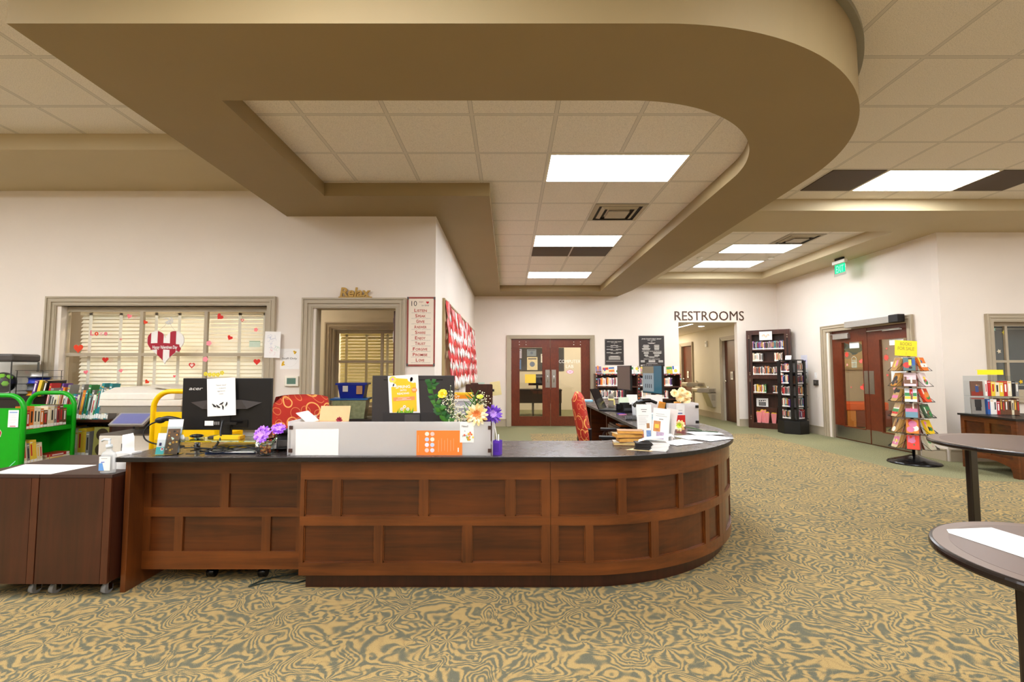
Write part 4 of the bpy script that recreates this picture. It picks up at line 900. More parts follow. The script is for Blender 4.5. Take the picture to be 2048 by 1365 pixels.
# toy flower in pot
tf = thing('toy_flower', 'little toy daisy with bright green leaves in front of the grey monitor', 'toy', (-1.08, 3.05, ZT))
m = MB(); m.lathe([(.001, 0), (.02, 0), (.026, .14), (.001, .14)], C('#dfe2dd', .5), 14); m.build('pot', tf)
m = MB(); LG = C('#7ed321', .5)
for a in (0, 2.2, 3.3, 5.2): m.add([(0, 0, .145), (.02 * math.cos(a) - .006 * math.sin(a), .02 * math.sin(a) + .006 * math.cos(a), .16), (.045 * math.cos(a), .045 * math.sin(a), .165), (.02 * math.cos(a) + .006 * math.sin(a), .02 * math.sin(a) - .006 * math.cos(a), .16)], [(0, 1, 2, 3)], LG)
m.cyl((0, 0, .14), (-.005, -.0, .185), .0035, LG); m.build('leaves', tf)
m = MB(); petals(m, (-.005, -.003, .19), (-.1, -1, .2), .022, 2, C('#f6d7e0', .6), C('#a02838', .6), 8, wid=.6); m.build('blossom', tf)
# orange bowl blur behind the screen
m = MB(); m.lathe([(.001, 0), (.03, 0), (.045, .04), (.04, .06), (.001, .06)], C('#f08a3a', .5), 18); tag(m.build('candy_bowl', loc=(-.68, 3.02, ZT)), 'small orange bowl blurred behind the middle of the frosted screen', 'bowl')

# ---------------------------------------------------------- bouquet
vz = thing('flower_vase', 'glass vase hidden behind the right end of the frosted screen', 'vase', (-.30, 3.05, ZT))
MB().lathe([(.03, 0), (.045, .01), (.035, .1), (.05, .18), (.046, .18), (.03, .1), (.04, .012), (.001, .01)], glassmat('vase_glass_b', '#eef2ee', .03, 1.3), 20).build('vessel', vz)
def sprig(name, label, pts, kind, seed, cat='foliage', group=None):
    r_ = random.Random(seed); base = pts[0]; t = thing(name, label, cat, base, group=group)
    P = smooth([Vector(p) - Vector(base) for p in pts], 5); MB().tube(P, .0028, STEM, 6).build('stem', t)
    m = MB()
    if kind == 'leaf':
        for i, p in enumerate(P[3:]):
            for sgn in (-1, 1):
                if r_.random() < .3: continue
                a = r_.uniform(-.7, .8); L = r_.uniform(.035, .058); d = Vector((sgn * math.cos(a), r_.uniform(-.5, .2), .45 + math.sin(a) * .4)).normalized(); s_ = d.cross(Vector((0, -1, .3))).normalized() * .017
                m.add([p, p + d * L * .4 + s_, p + d * L, p + d * L * .4 - s_, p + d * L * .5 + Vector((0, -.006, 0))], [(0, 1, 4), (1, 2, 4), (2, 3, 4), (3, 0, 4)], LEAFD if r_.random() < .6 else LEAFM, True)
        m.build('leaves', t)
    elif kind == 'grass':
        for i in range(9):
            p = P[len(P) // 3 + i % (len(P) // 2)]; d = Vector((r_.uniform(-1, 1), r_.uniform(-.4, .4), r_.uniform(.4, 1))).normalized(); L = r_.uniform(.06, .1); s_ = d.cross(Vector((0, -1, 0))).normalized() * .004
            m.add([p - s_, p + s_, p + d * L * .6 + s_ * .6, p + d * L, p + d * L * .6 - s_ * .6], [(0, 1, 2, 3, 4)], LEAFM)
        m.build('leaves', t)
    elif kind == 'breath':
        for i in range(210):
            p = P[int(r_.uniform(.35, 1) * (len(P) - 1))]; q = p + Vector((r_.gauss(0, .028), r_.gauss(0, .02), r_.gauss(0, .03))); m.ball(tuple(q), r_.uniform(.0028, .0045), C('#f5efd8', .6, noise=0) if i % 4 else C('#e8dca8', .6, noise=0), 4)
            if i % 3 == 0: m.tube([p, q], .0007, C('#8fa468', .6, noise=0), 3)
        m.build('blossoms', t)
    return t
vb = (-.30, 3.05, ZT + .1)
sprig('leafy_stem', 'tall dark green leafy stem at the left edge of the bouquet', [vb, (-.38, 3.04, .95), (-.47, 3.03, 1.08), (-.50, 3.02, 1.21)], 'leaf', 1)
sprig('leafy_stem', 'short dark green leafy stem low at the left of the bouquet', [vb, (-.36, 3.0, .93), (-.42, 2.98, 1.0), (-.44, 2.97, 1.06)], 'leaf', 2)
sprig('baby_breath', 'spray of tiny white flowers beside the yellow rose', [vb, (-.33, 3.03, .95), (-.37, 3.02, 1.05), (-.38, 3.01, 1.12)], 'breath', 3, 'flower')
sprig('baby_breath', 'spray of tiny white flowers low in the middle of the bouquet', [vb, (-.30, 3.0, .9), (-.31, 2.98, .96), (-.30, 2.97, 1.0)], 'breath', 4, 'flower')
sprig('baby_breath', 'spray of tiny white flowers at the right side of the bouquet', [vb, (-.25, 3.05, .97), (-.20, 3.05, 1.06), (-.18, 3.04, 1.10)], 'breath', 5, 'flower')
sprig('grass_stem', 'thin grassy green stem in the middle of the bouquet', [vb, (-.28, 3.04, .96), (-.25, 3.04, 1.06), (-.20, 3.05, 1.16)], 'grass', 6)
sprig('grass_stem', 'thin grassy green stem at the right rear of the bouquet', [vb, (-.26, 3.07, .96), (-.22, 3.09, 1.06), (-.24, 3.08, 1.14)], 'grass', 8)
bloom('yellow rose at the upper left of the bouquet', vb, (-.425, 3.02, 1.135), .034, C('#f7e23a', .5), C('#f2cf1c', .5), (-.2, -.8, .5), 9, 5, .85, name='rose')
bloom('small orange bloom tucked low in the bouquet', vb, (-.255, 3.03, .98), .022, C('#e29a4a', .5), None, (0, -1, .3), 8, 4, .7)
bloom('yellow-green bloom at the upper right of the bouquet', vb, (-.19, 3.03, 1.115), .024, C('#d6df4a', .5), None, (0, -.6, .8), 8, 4, .7)

dpl = thing('drawer_pedestal', 'dark drawer unit on black casters hidden under the left desk section', 'drawers', (-1.70, 3.0, 0))
MB().box(-.2, .02, .09, .2, .42, .62, W_SH).build('body', dpl)
for sx in (-1, 1):
    for yy in (.05, .38):
        c = MB(); c.cyl((sx * .16 - .022 + .2 * 0, yy, .03), (sx * .16 + .022, yy, .03), .03, BLACKG); c.box(sx * .16 - .012, yy - .012, .03, sx * .16 + .012, yy + .012, .09, C('#c9c4bc', .4)); c.build('caster', dpl)
# ============================================================ BOOK TOOLS
PAL = [('blue', '#2f5fa8'), ('red', '#b8232a'), ('white', '#ece8e0'), ('green', '#3b8a4a'), ('orange', '#e07b2c'), ('black', '#1e1c1e'), ('yellow', '#e9c53a'), ('purple', '#6a3f96'), ('teal', '#2c8a90'), ('grey', '#8d8a86'), ('pink', '#d87a98'), ('brown', '#6b4630'), ('cream', '#e6d9b8'), ('navy', '#1f2c52')]
PD = dict(PAL); _bk = {}
def book_mesh(cn, band=None, seed=0):
    """unit book: x thickness, y depth (spine at y=0, faces -Y), z height"""
    k = (cn, band, seed)
    if k in _bk: return _bk[k]
    m = MB(); c = C(PD[cn], .4, noise=.1, scale=4); pg = C('#d9c9a4', .9)
    m.box(0, 0, 0, 1, .03, 1, c); m.box(0, .03, 0, .07, 1, 1, c); m.box(.93, .03, 0, 1, 1, 1, c); m.box(.07, .031, .015, .93, .97, .985, pg)
    r_ = random.Random(seed * 7 + len(cn)); t = C(['#f4efe6', '#1f1b1b', '#f0c040', '#c9302c'][r_.randrange(4)] if True else '', .5, noise=0)
    a = r_.uniform(.5, .6); m.box(.3, -.004, a - .25, .7, -.001, a + .25, t)
    m.box(.12, -.004, .88, .88, -.001, .92, C(['#d9a94a', '#e8e4dc'][r_.randrange(2)], .5, noise=0))
    if band: m.box(.05, -.006, .03, .95, -.002, .16, C('#f7f5f0', .6, noise=0))
    _bk[k] = m.mesh('book'); return _bk[k]
def pages_mesh(cn):
    """book standing with its page edge outwards"""
    k = ('pg', cn)
    if k in _bk: return _bk[k]
    m = MB(); c = C(PD[cn], .4); pg = C('#dcb878' if cn != 'white' else '#d9cbb0', .9, noise=.15, scale=60)
    m.box(0, 0, 0, .07, 1, 1, c); m.box(.93, 0, 0, 1, 1, 1, c); m.box(.07, .97, 0, .93, 1, 1, c); m.box(.07, .01, .01, .93, .969, .99, pg); _bk[k] = m.mesh('book'); return _bk[k]
def place_book(me, name, label, cat, loc, rot, sc, group):
    o = bpy.data.objects.new(name, me); COL.objects.link(o); o.location = loc; o.rotation_euler = rot; o.scale = sc; return tag(o, label, cat, group)
def row(where, group, kind, org, rz, length, hm, dep, tm, pal, seed, band=True, lean=0, pages=False, start=1, name=None, skip=None):
    r_ = random.Random(seed); x = 0; i = start; D = Vector((math.cos(rz), math.sin(rz), 0))
    while True:
        t = r_.uniform(*tm)
        if x + t > length: break
        cn = pal[r_.randrange(len(pal))]; h = r_.uniform(*hm)
        if not (skip and skip[0] < x < skip[1]):
            me = pages_mesh(cn) if pages else book_mesh(cn, band, i % 5)
            L = lean if lean else 0
            loc = Vector(org) + D * x + Vector((0, 0, t * math.sin(L) if L > 0 else 0))
            lab = f'{cn} {kind} {where}, {ordn(i)} from the left'
            place_book(me, name or kind.replace(' ', '_'), lab, 'dvd' if 'dvd' in kind else 'book', loc, (0, L, rz), (t, dep, h), group); i += 1
        x += t / math.cos(L if not (skip and skip[0] < x < skip[1]) else 0) + .0008 if lean else t + .0008
    return i
COVN = 0
def cover(name, label, w, h, t, loc, rot, base, arts, title=None, group=None, cat='book', tcol='#ffffff', page='#e2d6bb'):
    """book shown face out: cover drawn in XY facing +Z, lower edge at y=0, centred in x"""
    m = MB(); b = C(base, .4, noise=.12, scale=9); pg = C(page, .9)
    m.box(-w / 2, 0, -.0015, w / 2, h, 0, b); m.box(-w / 2, 0, -t, -w / 2 + .0015, h, -.0015, b); m.box(-w / 2 + .0015, .002, -t + .0015, w / 2 - .003, h - .002, -.0016, pg); m.box(-w / 2, 0, -t, w / 2, h, -t + .0015, b)
    for i, (k_, x, y, s, c) in enumerate(arts):
        c = C(c, .5, noise=.08, scale=20); z = .0006 + i * .0002
        if k_ == 'd': m.disc(x * w / 2, y * h, s * w, c, z, 14)
        elif k_ == 'b': m.rect(-w / 2 + .002, y * h, w / 2 - .002, (y + s) * h, c, z)
        elif k_ == 'v': m.rect((x - s / 2) * w, y * h, (x + s / 2) * w, (y + .45) * h, c, z)
        elif k_ == 't': m.poly([((x - s) * w / 2, y * h, z), ((x + s) * w / 2, y * h, z), (x * w / 2, (y + s * .7) * h, z)], c)
    if title:
        tc = C(tcol, .5, noise=0); ls = title.split('|')
        for i, l in enumerate(ls): m.text(l, 0, h * (.84 - i * .14), h * .085, tc, w=w * .7, z=.003)
    o = m.build(name, loc=loc, rot=rot); return tag(o, label, cat, group)

# ============================================================ STAFF WALL
TXT_BR = C('#4a3b2c', .5, noise=0)
m = MB(); RX = C('#c09a52', .7, noise=.15, scale=80)
m.text('Relax', 0, 0, .1, RX, w=.33, z=.02, ext=.02, shear=.15, bold=.025); m.box(-.18, -.012, 0, .18, 0, .02, RX)
tag(m.build('word_decor', loc=(-1.69, YL - .022, 2.087), rot=UP), 'tan rope-textured word Relax standing on the staff door casing', 'word decoration')
def ways(m, w, h):
    fr = C('#9a4a40', .5, noise=.3, scale=14); m.rect(0, 0, w, h, fr, .0004); m.rect(.018, .02, w - .018, h - .02, C('#efe0cc', .6, noise=.05, scale=8), .0008)
    for x in (0, w - .02):
        for y in (0, h - .03): m.rect(x, y, x + .02, y + .03, C('#5a5450', .5), .001)
    m.text('10', .078, h - .10, .055, C('#3e3836', .6, noise=0)); m.text('ways', .155, h - .062, .018, C('#a8605a', .6, noise=0), shear=.3); m.text('to love', .2, h - .102, .02, C('#6a605c', .6, noise=0), shear=.3); m.heart(.225, h - .062, .032, REDT, .0014)
    RD = C('#b5372e', .6, noise=0)
    W = [('L', 'ISTEN', 'WITHOUT INTERRUPTING'), ('S', 'PEAK', 'WITHOUT ACCUSING'), ('G', 'IVE', 'WITHOUT SPARING'), ('A', 'NSWER', 'WITHOUT ARGUING'), ('S', 'HARE', 'WITHOUT PRETENDING'), ('E', 'NJOY', 'WITHOUT COMPLAINT'), ('T', 'RUST', 'WITHOUT WAVERING'), ('F', 'ORGIVE', 'WITHOUT PUNISHING'), ('P', 'ROMISE', 'WITHOUT FORGETTING'), ('L', 'OVE', 'WITHOUT WAITING')]
    for i, (a, b, s) in enumerate(W):
        y = h - .165 - i * .0605; tw = .022 * (len(b) + 1.2); x0 = w / 2 - tw / 2
        m.text(a, x0 - .006, y, .034, RD, w=.024, align='l', bold=.02); m.text(b, x0 + .024, y, .026, RD, w=tw - .03, align='l', bold=.02)
        m.text(s, w / 2, y - .016, .009, C('#a09488', .6, noise=0), w=w * .68)
s_ = sheet('wall_sign', 'tall cream sign with red words listing ten ways to love', 'sign', .31, .76, C('#8f4038', .5), (-1.128, YL - .008, 1.328), UP, t=.008, fn=ways)
def scrib(m, w, h):
    r_ = random.Random(5)
    for cx, cy, c, n, s in ((.45, .72, '#6a80b8', 9, .2), (.5, .5, '#6a80b8', 6, .14), (.45, .26, '#d9607a', 7, .16), (.75, .35, '#6fb58c', 6, .13)):
        for i in range(n):
            a = r_.uniform(0, 6.28); x = (cx + r_.uniform(-s, s)) * w; y = (cy + r_.uniform(-s, s) * .6) * h
            m.ringd(x, y, r_.uniform(.008, .022), .0012, C(c, .6, noise=0), .001, 12, a, a + r_.uniform(2, 4))
sheet('child_drawing', 'white paper with blue, pink and green crayon scribbles overlapping the window trim', 'drawing', .172, .285, PAPER, (-2.66, YL - .0456, 1.42), (PI / 2, R(1), 0), fn=scrib)
def staff(m, w, h):
    m.text('Staff Only', w / 2, h * .48, .02, DKT, w=.16)
    for x, y in ((.72, .86), (.8, .83), (.76, .78), (.14, .28), (.2, .22), (.12, .2), (.18, .34)): m.disc(x * w, y * h, .011, C('#f2c31c', .6, noise=0), .001, 8); m.disc(x * w + .004, y * h, .004, C('#a8741c', .6, noise=0), .0013, 6)
    m.ringd(w / 2, h / 2, .085, .001, C('#cfcac0', .6, noise=0), .0008, 30)
sheet('notice', 'square white Staff Only notice with yellow flowers beside the door', 'notice', .208, .222, PAPER, (-2.505, YL - .0001, 1.297), UP, fn=staff)
th = thing('thermostat', 'white wall thermostat with grey-green display left of the staff door', 'thermostat', (-2.365, YL, 1.165), rot=UP)
MB().box(-.075, -.055, 0, .075, .055, .028, C('#f0e9d8', .45)).build('case', th, bevel=.006); MB().box(-.048, -.03, .0281, .048, .035, .0295, C('#5f7f70', .3)).build('display', th)
# hearts on the glass
zg = YL + .055
def decal(kind, px, py, s, c, lab, rot=0):
    p = aty(px, py, zg); m = MB(); mt = C(c, .35, noise=0)
    if kind == 'heart': m.heart(0, 0, s, mt, 0, rot, t=.002)
    elif kind == 'ring':
        m.heart(0, 0, s, mt, 0, rot, t=.002); m.heart(0, 0, s * .55, C('#f6dcd6', .4, noise=0), .0022, rot)
    else:
        for a in range(5): m.disc(s * .28 * math.cos(a * 1.256), s * .28 * math.sin(a * 1.256), s * .24, mt, .0005 + a * .0001, 10)
        m.disc(0, 0, s * .2, mt, .0012, 10)
    o = m.build('window_cling', loc=(p.x, zg - .001, p.z), rot=UP); tag(o, lab, 'window decoration')
for a in (('heart', 157, 697, .105, '#e8401c', 'large orange-red heart cling at the left side of the staff window'), ('heart', 259, 633, .055, '#ff7f8c', 'pink heart cling at the top right of the first window pane', -.3), ('heart', 211, 720, .07, '#d0281c', 'dark red heart cling at the top of the lower left pane'), ('heart', 172, 745, .05, '#ff7f8c', 'small pink heart cling low in the lower left pane', .2), ('heart', 242, 742, .045, '#ff8a94', 'small pink heart cling at the right of the lower left pane', .3), ('heart', 291, 645, .05, '#e8401c', 'small orange-red heart cling left of the hanging wooden heart', -.5), ('heart', 294, 764, .05, '#e8401c', 'small orange-red heart cling below the hanging wooden heart', -.7), ('heart', 349, 753, .03, '#ff6a74', 'tiny pink heart cling right of centre in the lower middle pane'), ('ring', 384, 731, .07, '#e03a34', 'red outlined heart cling at the right of the lower middle pane'), ('heart', 440, 634, .075, '#e02c24', 'tilted red heart cling near the top of the right pane', -.7), ('ring', 485, 641, .038, '#d8352c', 'tiny red outlined heart cling near the top of the right pane'), ('flower', 512, 660, .045, '#ff8a8e', 'small pink flower cling near the right window edge'), ('flower', 418, 687, .06, '#ff9aa8', 'pink flower cling low in the upper right pane'), ('flower', 411, 719, .06, '#ff9aa8', 'pink flower cling at the top of the lower right pane'), ('heart', 460, 676, .06, '#e02c24', 'red heart cling pierced by an arrow in the right pane', -.5), ('heart', 514, 724, .075, '#e8352c', 'bright red heart cling at the top right of the lower right pane'), ('heart', 242, 679, .03, '#f0a09a', 'tiny faded pink heart cling in the first pane')):
    decal(*a)
for i, (ch, c) in enumerate(zip('Love', ('#f07a8a', '#e8401c', '#f2c0bc', '#f07a8a'))):
    p = aty(184 + i * 9.2, 671, zg); m = MB(); m.text(ch, 0, 0, .052, C(c, .35, noise=0), z=.002, ext=.002, bold=.04); tag(m.build('window_cling', loc=(p.x, zg - .001, p.z), rot=UP), f'window cling letter {ch.upper()} in the word Love on the glass', 'window decoration')
# hanging wooden heart
hh = thing('hanging_heart', 'red and white striped wooden heart with a Happy Valentines Day banner', 'wall decoration', (-3.725, YL - .055, 1.56), rot=UP)
def heart_pts(w): return [(16 * math.sin(a) ** 3 / 32 * w, (13 * math.cos(a) - 5 * math.cos(2 * a) - 2 * math.cos(3 * a) - math.cos(4 * a)) / 32 * w) for a in [2 * PI * k / 60 for k in range(60)]]
WR, WW = C('#a8182f', .6), C('#f3efea', .6)
m = MB(); m.prism(heart_pts(.40), -.012, 0, WW)
for a0, a1 in ((-.2, -.155), (-.085, -.02), (.05, .115)):
    P = heart_pts(.398); up = []; dn = []
    xs = [a0 + (a1 - a0) * k / 6 for k in range(7)]
    for x in xs:
        ys = []
        for (xa, ya), (xb, yb) in zip(P, P[1:] + P[:1]):
            if (xa - x) * (xb - x) <= 0 and xa != xb: ys.append(ya + (yb - ya) * (x - xa) / (xb - xa))
        if ys: up.append((x, max(ys), .001)); dn.append((x, min(ys), .001))
    m.poly(up + dn[::-1], WR)
m.build('heart_board', hh)
m = MB(); n = 14; xs = [-.155 + .31 * k / n for k in range(n + 1)]; f = lambda x: .012 * math.cos(x * 9) - .03 + .0 - .12 * x * .35
vs = [(x, f(x) + .036, .0025) for x in xs] + [(x, f(x) - .034, .0025) for x in xs]
m.add(vs, [(i, i + 1, n + 2 + i, n + 1 + i) for i in range(n)], WR); m.poly([(.155, f(.155) + .02, .002), (.175, f(.155) - .01, .002), (.155, f(.155) - .045, .002), (.13, f(.13) - .034, .002)], WR)
m.text('Happy Valentines Day', 0, -.043, .034, WW, w=.27, z=.004, shear=.1, bold=.02); m.build('banner', hh)
m = MB(); m.tube(smooth([(-.09, .15, -.004), (-.02, .2, 0), (.03, .26, 0), (.06, .2, 0), (.1, .15, -.004)]), .0015, SILV, 5); m.build('hanging_wire', hh)
m = MB(); r_ = random.Random(2)
for i in range(10):
    a = r_.uniform(0, 6.28); m.tube(smooth([(.03, .26, 0), (.03 + .04 * math.cos(a), .26 + .03 * math.sin(a), .01), (.03 + .05 * math.cos(a + .8), .26 + .04 * math.sin(a + .8), 0)]), .0035, C('#dfe3ea', .2), 4)
m.build('ribbon_bow', hh)
m = MB(); r_ = random.Random(4); YS = C('#f5e13c', .5, noise=.1)
for i in range(5):
    for a in range(5): m.disc(-.09 + i * .045 + .014 * math.cos(a * 1.256), (.02 if i == 4 else 0) + .014 * math.sin(a * 1.256) + .008 * (i == 0), .011, YS, .001 + a * .0002, 8)
tag(m.build('window_cling', loc=(aty(428, 748, zg).x, zg - .002, 1.236), rot=UP), 'row of yellow star shapes just above the left desk monitor', 'window decoration')
tg = MB(); tg.box(0, 0, 0, .12, .06, .001, C('#cfe0cc', .5)); tg.box(0, .06, 0, .12, .066, .0012, C('#4f8a5a', .5)); tag(tg.build('window_label', loc=(aty(499, 684, zg).x, zg - .002, 1.54), rot=UP), 'pale green strip label at the right edge of the staff window', 'label')

# ============================================================ BULLETIN BOARD (left side wall)
bb = thing('bulletin_board', 'long board of layered red, white and pink paper hearts on the side wall', 'bulletin board', (XB, 5.75, 1.0), rot=LW)
MB().box(0, .04, 0, 4.8, 1.14, .018, C('#cdb68e', .85)).build('backing', bb)
f = MB(); TN = C('#a99468', .5)
f.box(-.03, 0, 0, 0, 1.16, .03, TN); f.box(4.8, 0, 0, 4.83, 1.16, .03, TN); f.box(0, 1.14, 0, 4.8, 1.16, .03, TN); f.box(0, 0, 0, 4.8, .04, .03, TN); f.build('frame', bb)
m = MB(); r_ = random.Random(8); ST = C('#c2a877', .85, noise=.2)
for i in range(120):
    x = .1 + i * .039; h_ = r_.uniform(.12, .2); m.add([(x, .02, .032), (x + .034, .02, .034), (x + r_.uniform(-.01, .04), .02 + h_, .036)], [(0, 1, 2)], ST)
o = m.build('straw_fringe', bb); o['kind'] = 'stuff'
cols = {'red': '#d8322c', 'white': '#fbf6f0', 'pink': '#f58a8c', 'dark red': '#a81c24'}; hm = {}
for k_, c in cols.items():
    m = MB(); m.heart(0, 0, 1, C(c, .7, noise=.04), 0, 0, t=.003); m.poly([(-.32, .1, .0035), (0, -.45, .0035), (.32, .1, .0035), (0, .25, .0035)], C(c, .75, noise=.04)); hm[k_] = m.mesh('paper_heart')
rowc = [['red', 'white', 'pink', 'dark red'], ['pink', 'white', 'red', 'white'], ['red', 'pink', 'white', 'red'], ['white', 'white', 'pink', 'white'], ['dark red', 'red', 'pink', 'red'], ['white', 'white', 'white', 'pink'], ['red', 'dark red', 'red', 'red'], ['white', 'pink', 'white', 'white'], ['red', 'red', 'dark red', 'pink'], ['white', 'white', 'pink', 'white']]
for rr in range(10):
    for cc in range(24):
        k_ = r_.choice(rowc[rr]); y = 5.86 + cc * .2 + (rr % 2) * .08 + r_.uniform(-.03, .03); z = 2.07 - rr * .104 + r_.uniform(-.02, .02)
        if y > 10.55: continue
        o = bpy.data.objects.new('paper_heart', hm[k_]); COL.objects.link(o); s_ = r_.uniform(.17, .21)
        o.location = (XB + .034 + .007 * rr + r_.uniform(0, .003), y, z); o.rotation_euler = (PI / 2 - r_.uniform(0, .18), r_.uniform(-.25, .25), PI / 2); o.scale = (s_, s_, 1)
        tag(o, f'{k_} paper heart in the {ordn(rr + 1)} row from the top of the heart board', 'paper heart', f'{k_} paper hearts in row {ordn(rr + 1)} of the board')
# wooden book-drop podium by the side wall
pd = thing('wooden_podium', 'brown wooden podium with rounded top corners near the heart board', 'podium', (-.48, 7.6, 0))
MB().box(-.2, -.2, 0, .2, .2, .86, W_SH).build('body', pd, bevel=.004)
m = MB(); P_ = [(-.21, 0), (.21, 0), (.21, .185)] + [(.19 + .02 * math.cos(R(a)), .185 + .02 * math.sin(R(a))) for a in (20, 45, 70, 90)] + [(-.19, .205), (-.205, .2), (-.21, .185)]
m.prism(P_, -.02, 0, W_SH); m.build('top_panel', pd, loc=(0, -.2, .861), rot=UP); MB().box(-.14, -.1, .862, -.02, .1, 1.08, W_SH).build('divider', pd); MB().cyl((.21, -.19, .97), (.235, -.19, .97), .02, BLACK).build('latch', pd)
for lb, x, z, c, a in (('pale yellow paper sticking out beyond the right edge of the wooden podium', .02, .93, '#f3e2a2', -.15), ('small green note lying on the wooden podium top edge', -.5, 1.062, '#bfe0cf', 0)):
    m = MB(); m.box(0, 0, 0, .16 if 'yellow' in lb else .1, .22 if 'yellow' in lb else .02, .002, C(c, .8)); tag(m.build('paper_note', loc=(-.29 if 'yellow' in lb else x, 7.62 if 'yellow' in lb else 7.5, z - .06 if 'yellow' in lb else 1.068), rot=(PI / 2, a, 0)), lb, 'note')
# white book return / orange folder beyond the bouquet
m = MB(); m.box(-.13, 0, 0, .13, .25, .17, C('#b9b6c0', .5)); m.box(-.14, -.01, .17, .14, .26, .2, C('#e8e4e0', .5))
pr = thing('small_printer', 'grey and white office printer behind the bouquet', 'printer', (-.62, 6.1, .72))
m.build('printer_body', pr); MB().box(-.08, -.012, .08, .1, -.001, .11, C('#f2f0ea', .5)).build('paper_tray', pr)
m = MB(); m.box(-.13, 0, 0, .13, .24, .045, C('#ff9a1c', .5)); m.box(-.1, .001, .0451, .13, .24, .07, C('#ffc21c', .5)); tag(m.build('folder_stack', loc=(-.62, 6.1, .9205)), 'orange and yellow folders stacked on the grey printer', 'folder')
ps = thing('printer_stand', 'plain dark wood stand under the grey printer', 'stand', (-.62, 6.22, 0)); MB().box(-.18, -.16, .68, .18, .16, .719, W_SH).build('top', ps)
for sx in (-1, 1): MB().box(sx * .16 - .02, -.14, 0, sx * .16 + .02, .14, .68, W_SH).build('side_panel', ps)

# ============================================================ CHAIRS
def mk_fabric():
    m, nt, b = new_mat('circle_fabric'); tc = N(nt, 'ShaderNodeTexCoord'); cur = None
    col = lin('#b32613'); src = None
    mixprev = None
    for sc, wd, c, sd in ((6.0, .03, '#f0a858', 0), (9, .016, '#d27a44', 3.3)):
        of = N(nt, 'ShaderNodeVectorMath', operation='ADD'); nt.links.new(tc.outputs['Object'], of.inputs[0]); of.inputs[1].default_value = (sd, sd, sd)
        sx_ = N(nt, 'ShaderNodeSeparateXYZ'); nt.links.new(of.outputs[0], sx_.inputs[0]); sq = N(nt, 'ShaderNodeCombineXYZ'); nt.links.new(MATH(nt, 'ADD', sx_.outputs[0], sx_.outputs[1]), sq.inputs[0]); nt.links.new(MATH(nt, 'SUBTRACT', sx_.outputs[2], MATH(nt, 'MULTIPLY', sx_.outputs[1], .3)), sq.inputs[1])
        v = N(nt, 'ShaderNodeTexVoronoi', voronoi_dimensions='2D'); v.inputs['Scale'].default_value = sc; v.inputs['Randomness'].default_value = .6; nt.links.new(sq.outputs[0], v.inputs['Vector'])
        s = N(nt, 'ShaderNodeSeparateColor'); nt.links.new(v.outputs['Color'], s.inputs[0])
        d = MATH(nt, 'ABSOLUTE', MATH(nt, 'SUBTRACT', v.outputs['Distance'], MATH(nt, 'MULTIPLY_ADD', s.outputs[0], .22, .2)))
        f = MATH(nt, 'LESS_THAN', d, wd * sc / 7.5 * 1.3)
        mx = N(nt, 'ShaderNodeMix', data_type='RGBA'); nt.links.new(f, mx.inputs[0])
        if mixprev is None: mx.inputs[6].default_value = col
        else: nt.links.new(mixprev, mx.inputs[6])
        mx.inputs[7].default_value = lin(c); mixprev = mx.outputs[2]
    nt.links.new(mixprev, b.inputs['Base Color']); b.inputs['Roughness'].default_value = .85
    n = N(nt, 'ShaderNodeTexNoise'); n.inputs['Scale'].default_value = 400; bp = N(nt, 'ShaderNodeBump'); bp.inputs['Strength'].default_value = .2; bp.inputs['Distance'].default_value = .002
    nt.links.new(n.outputs['Fac'], bp.inputs['Height']); nt.links.new(bp.outputs[0], b.inputs['Normal']); return m
FAB = mk_fabric()
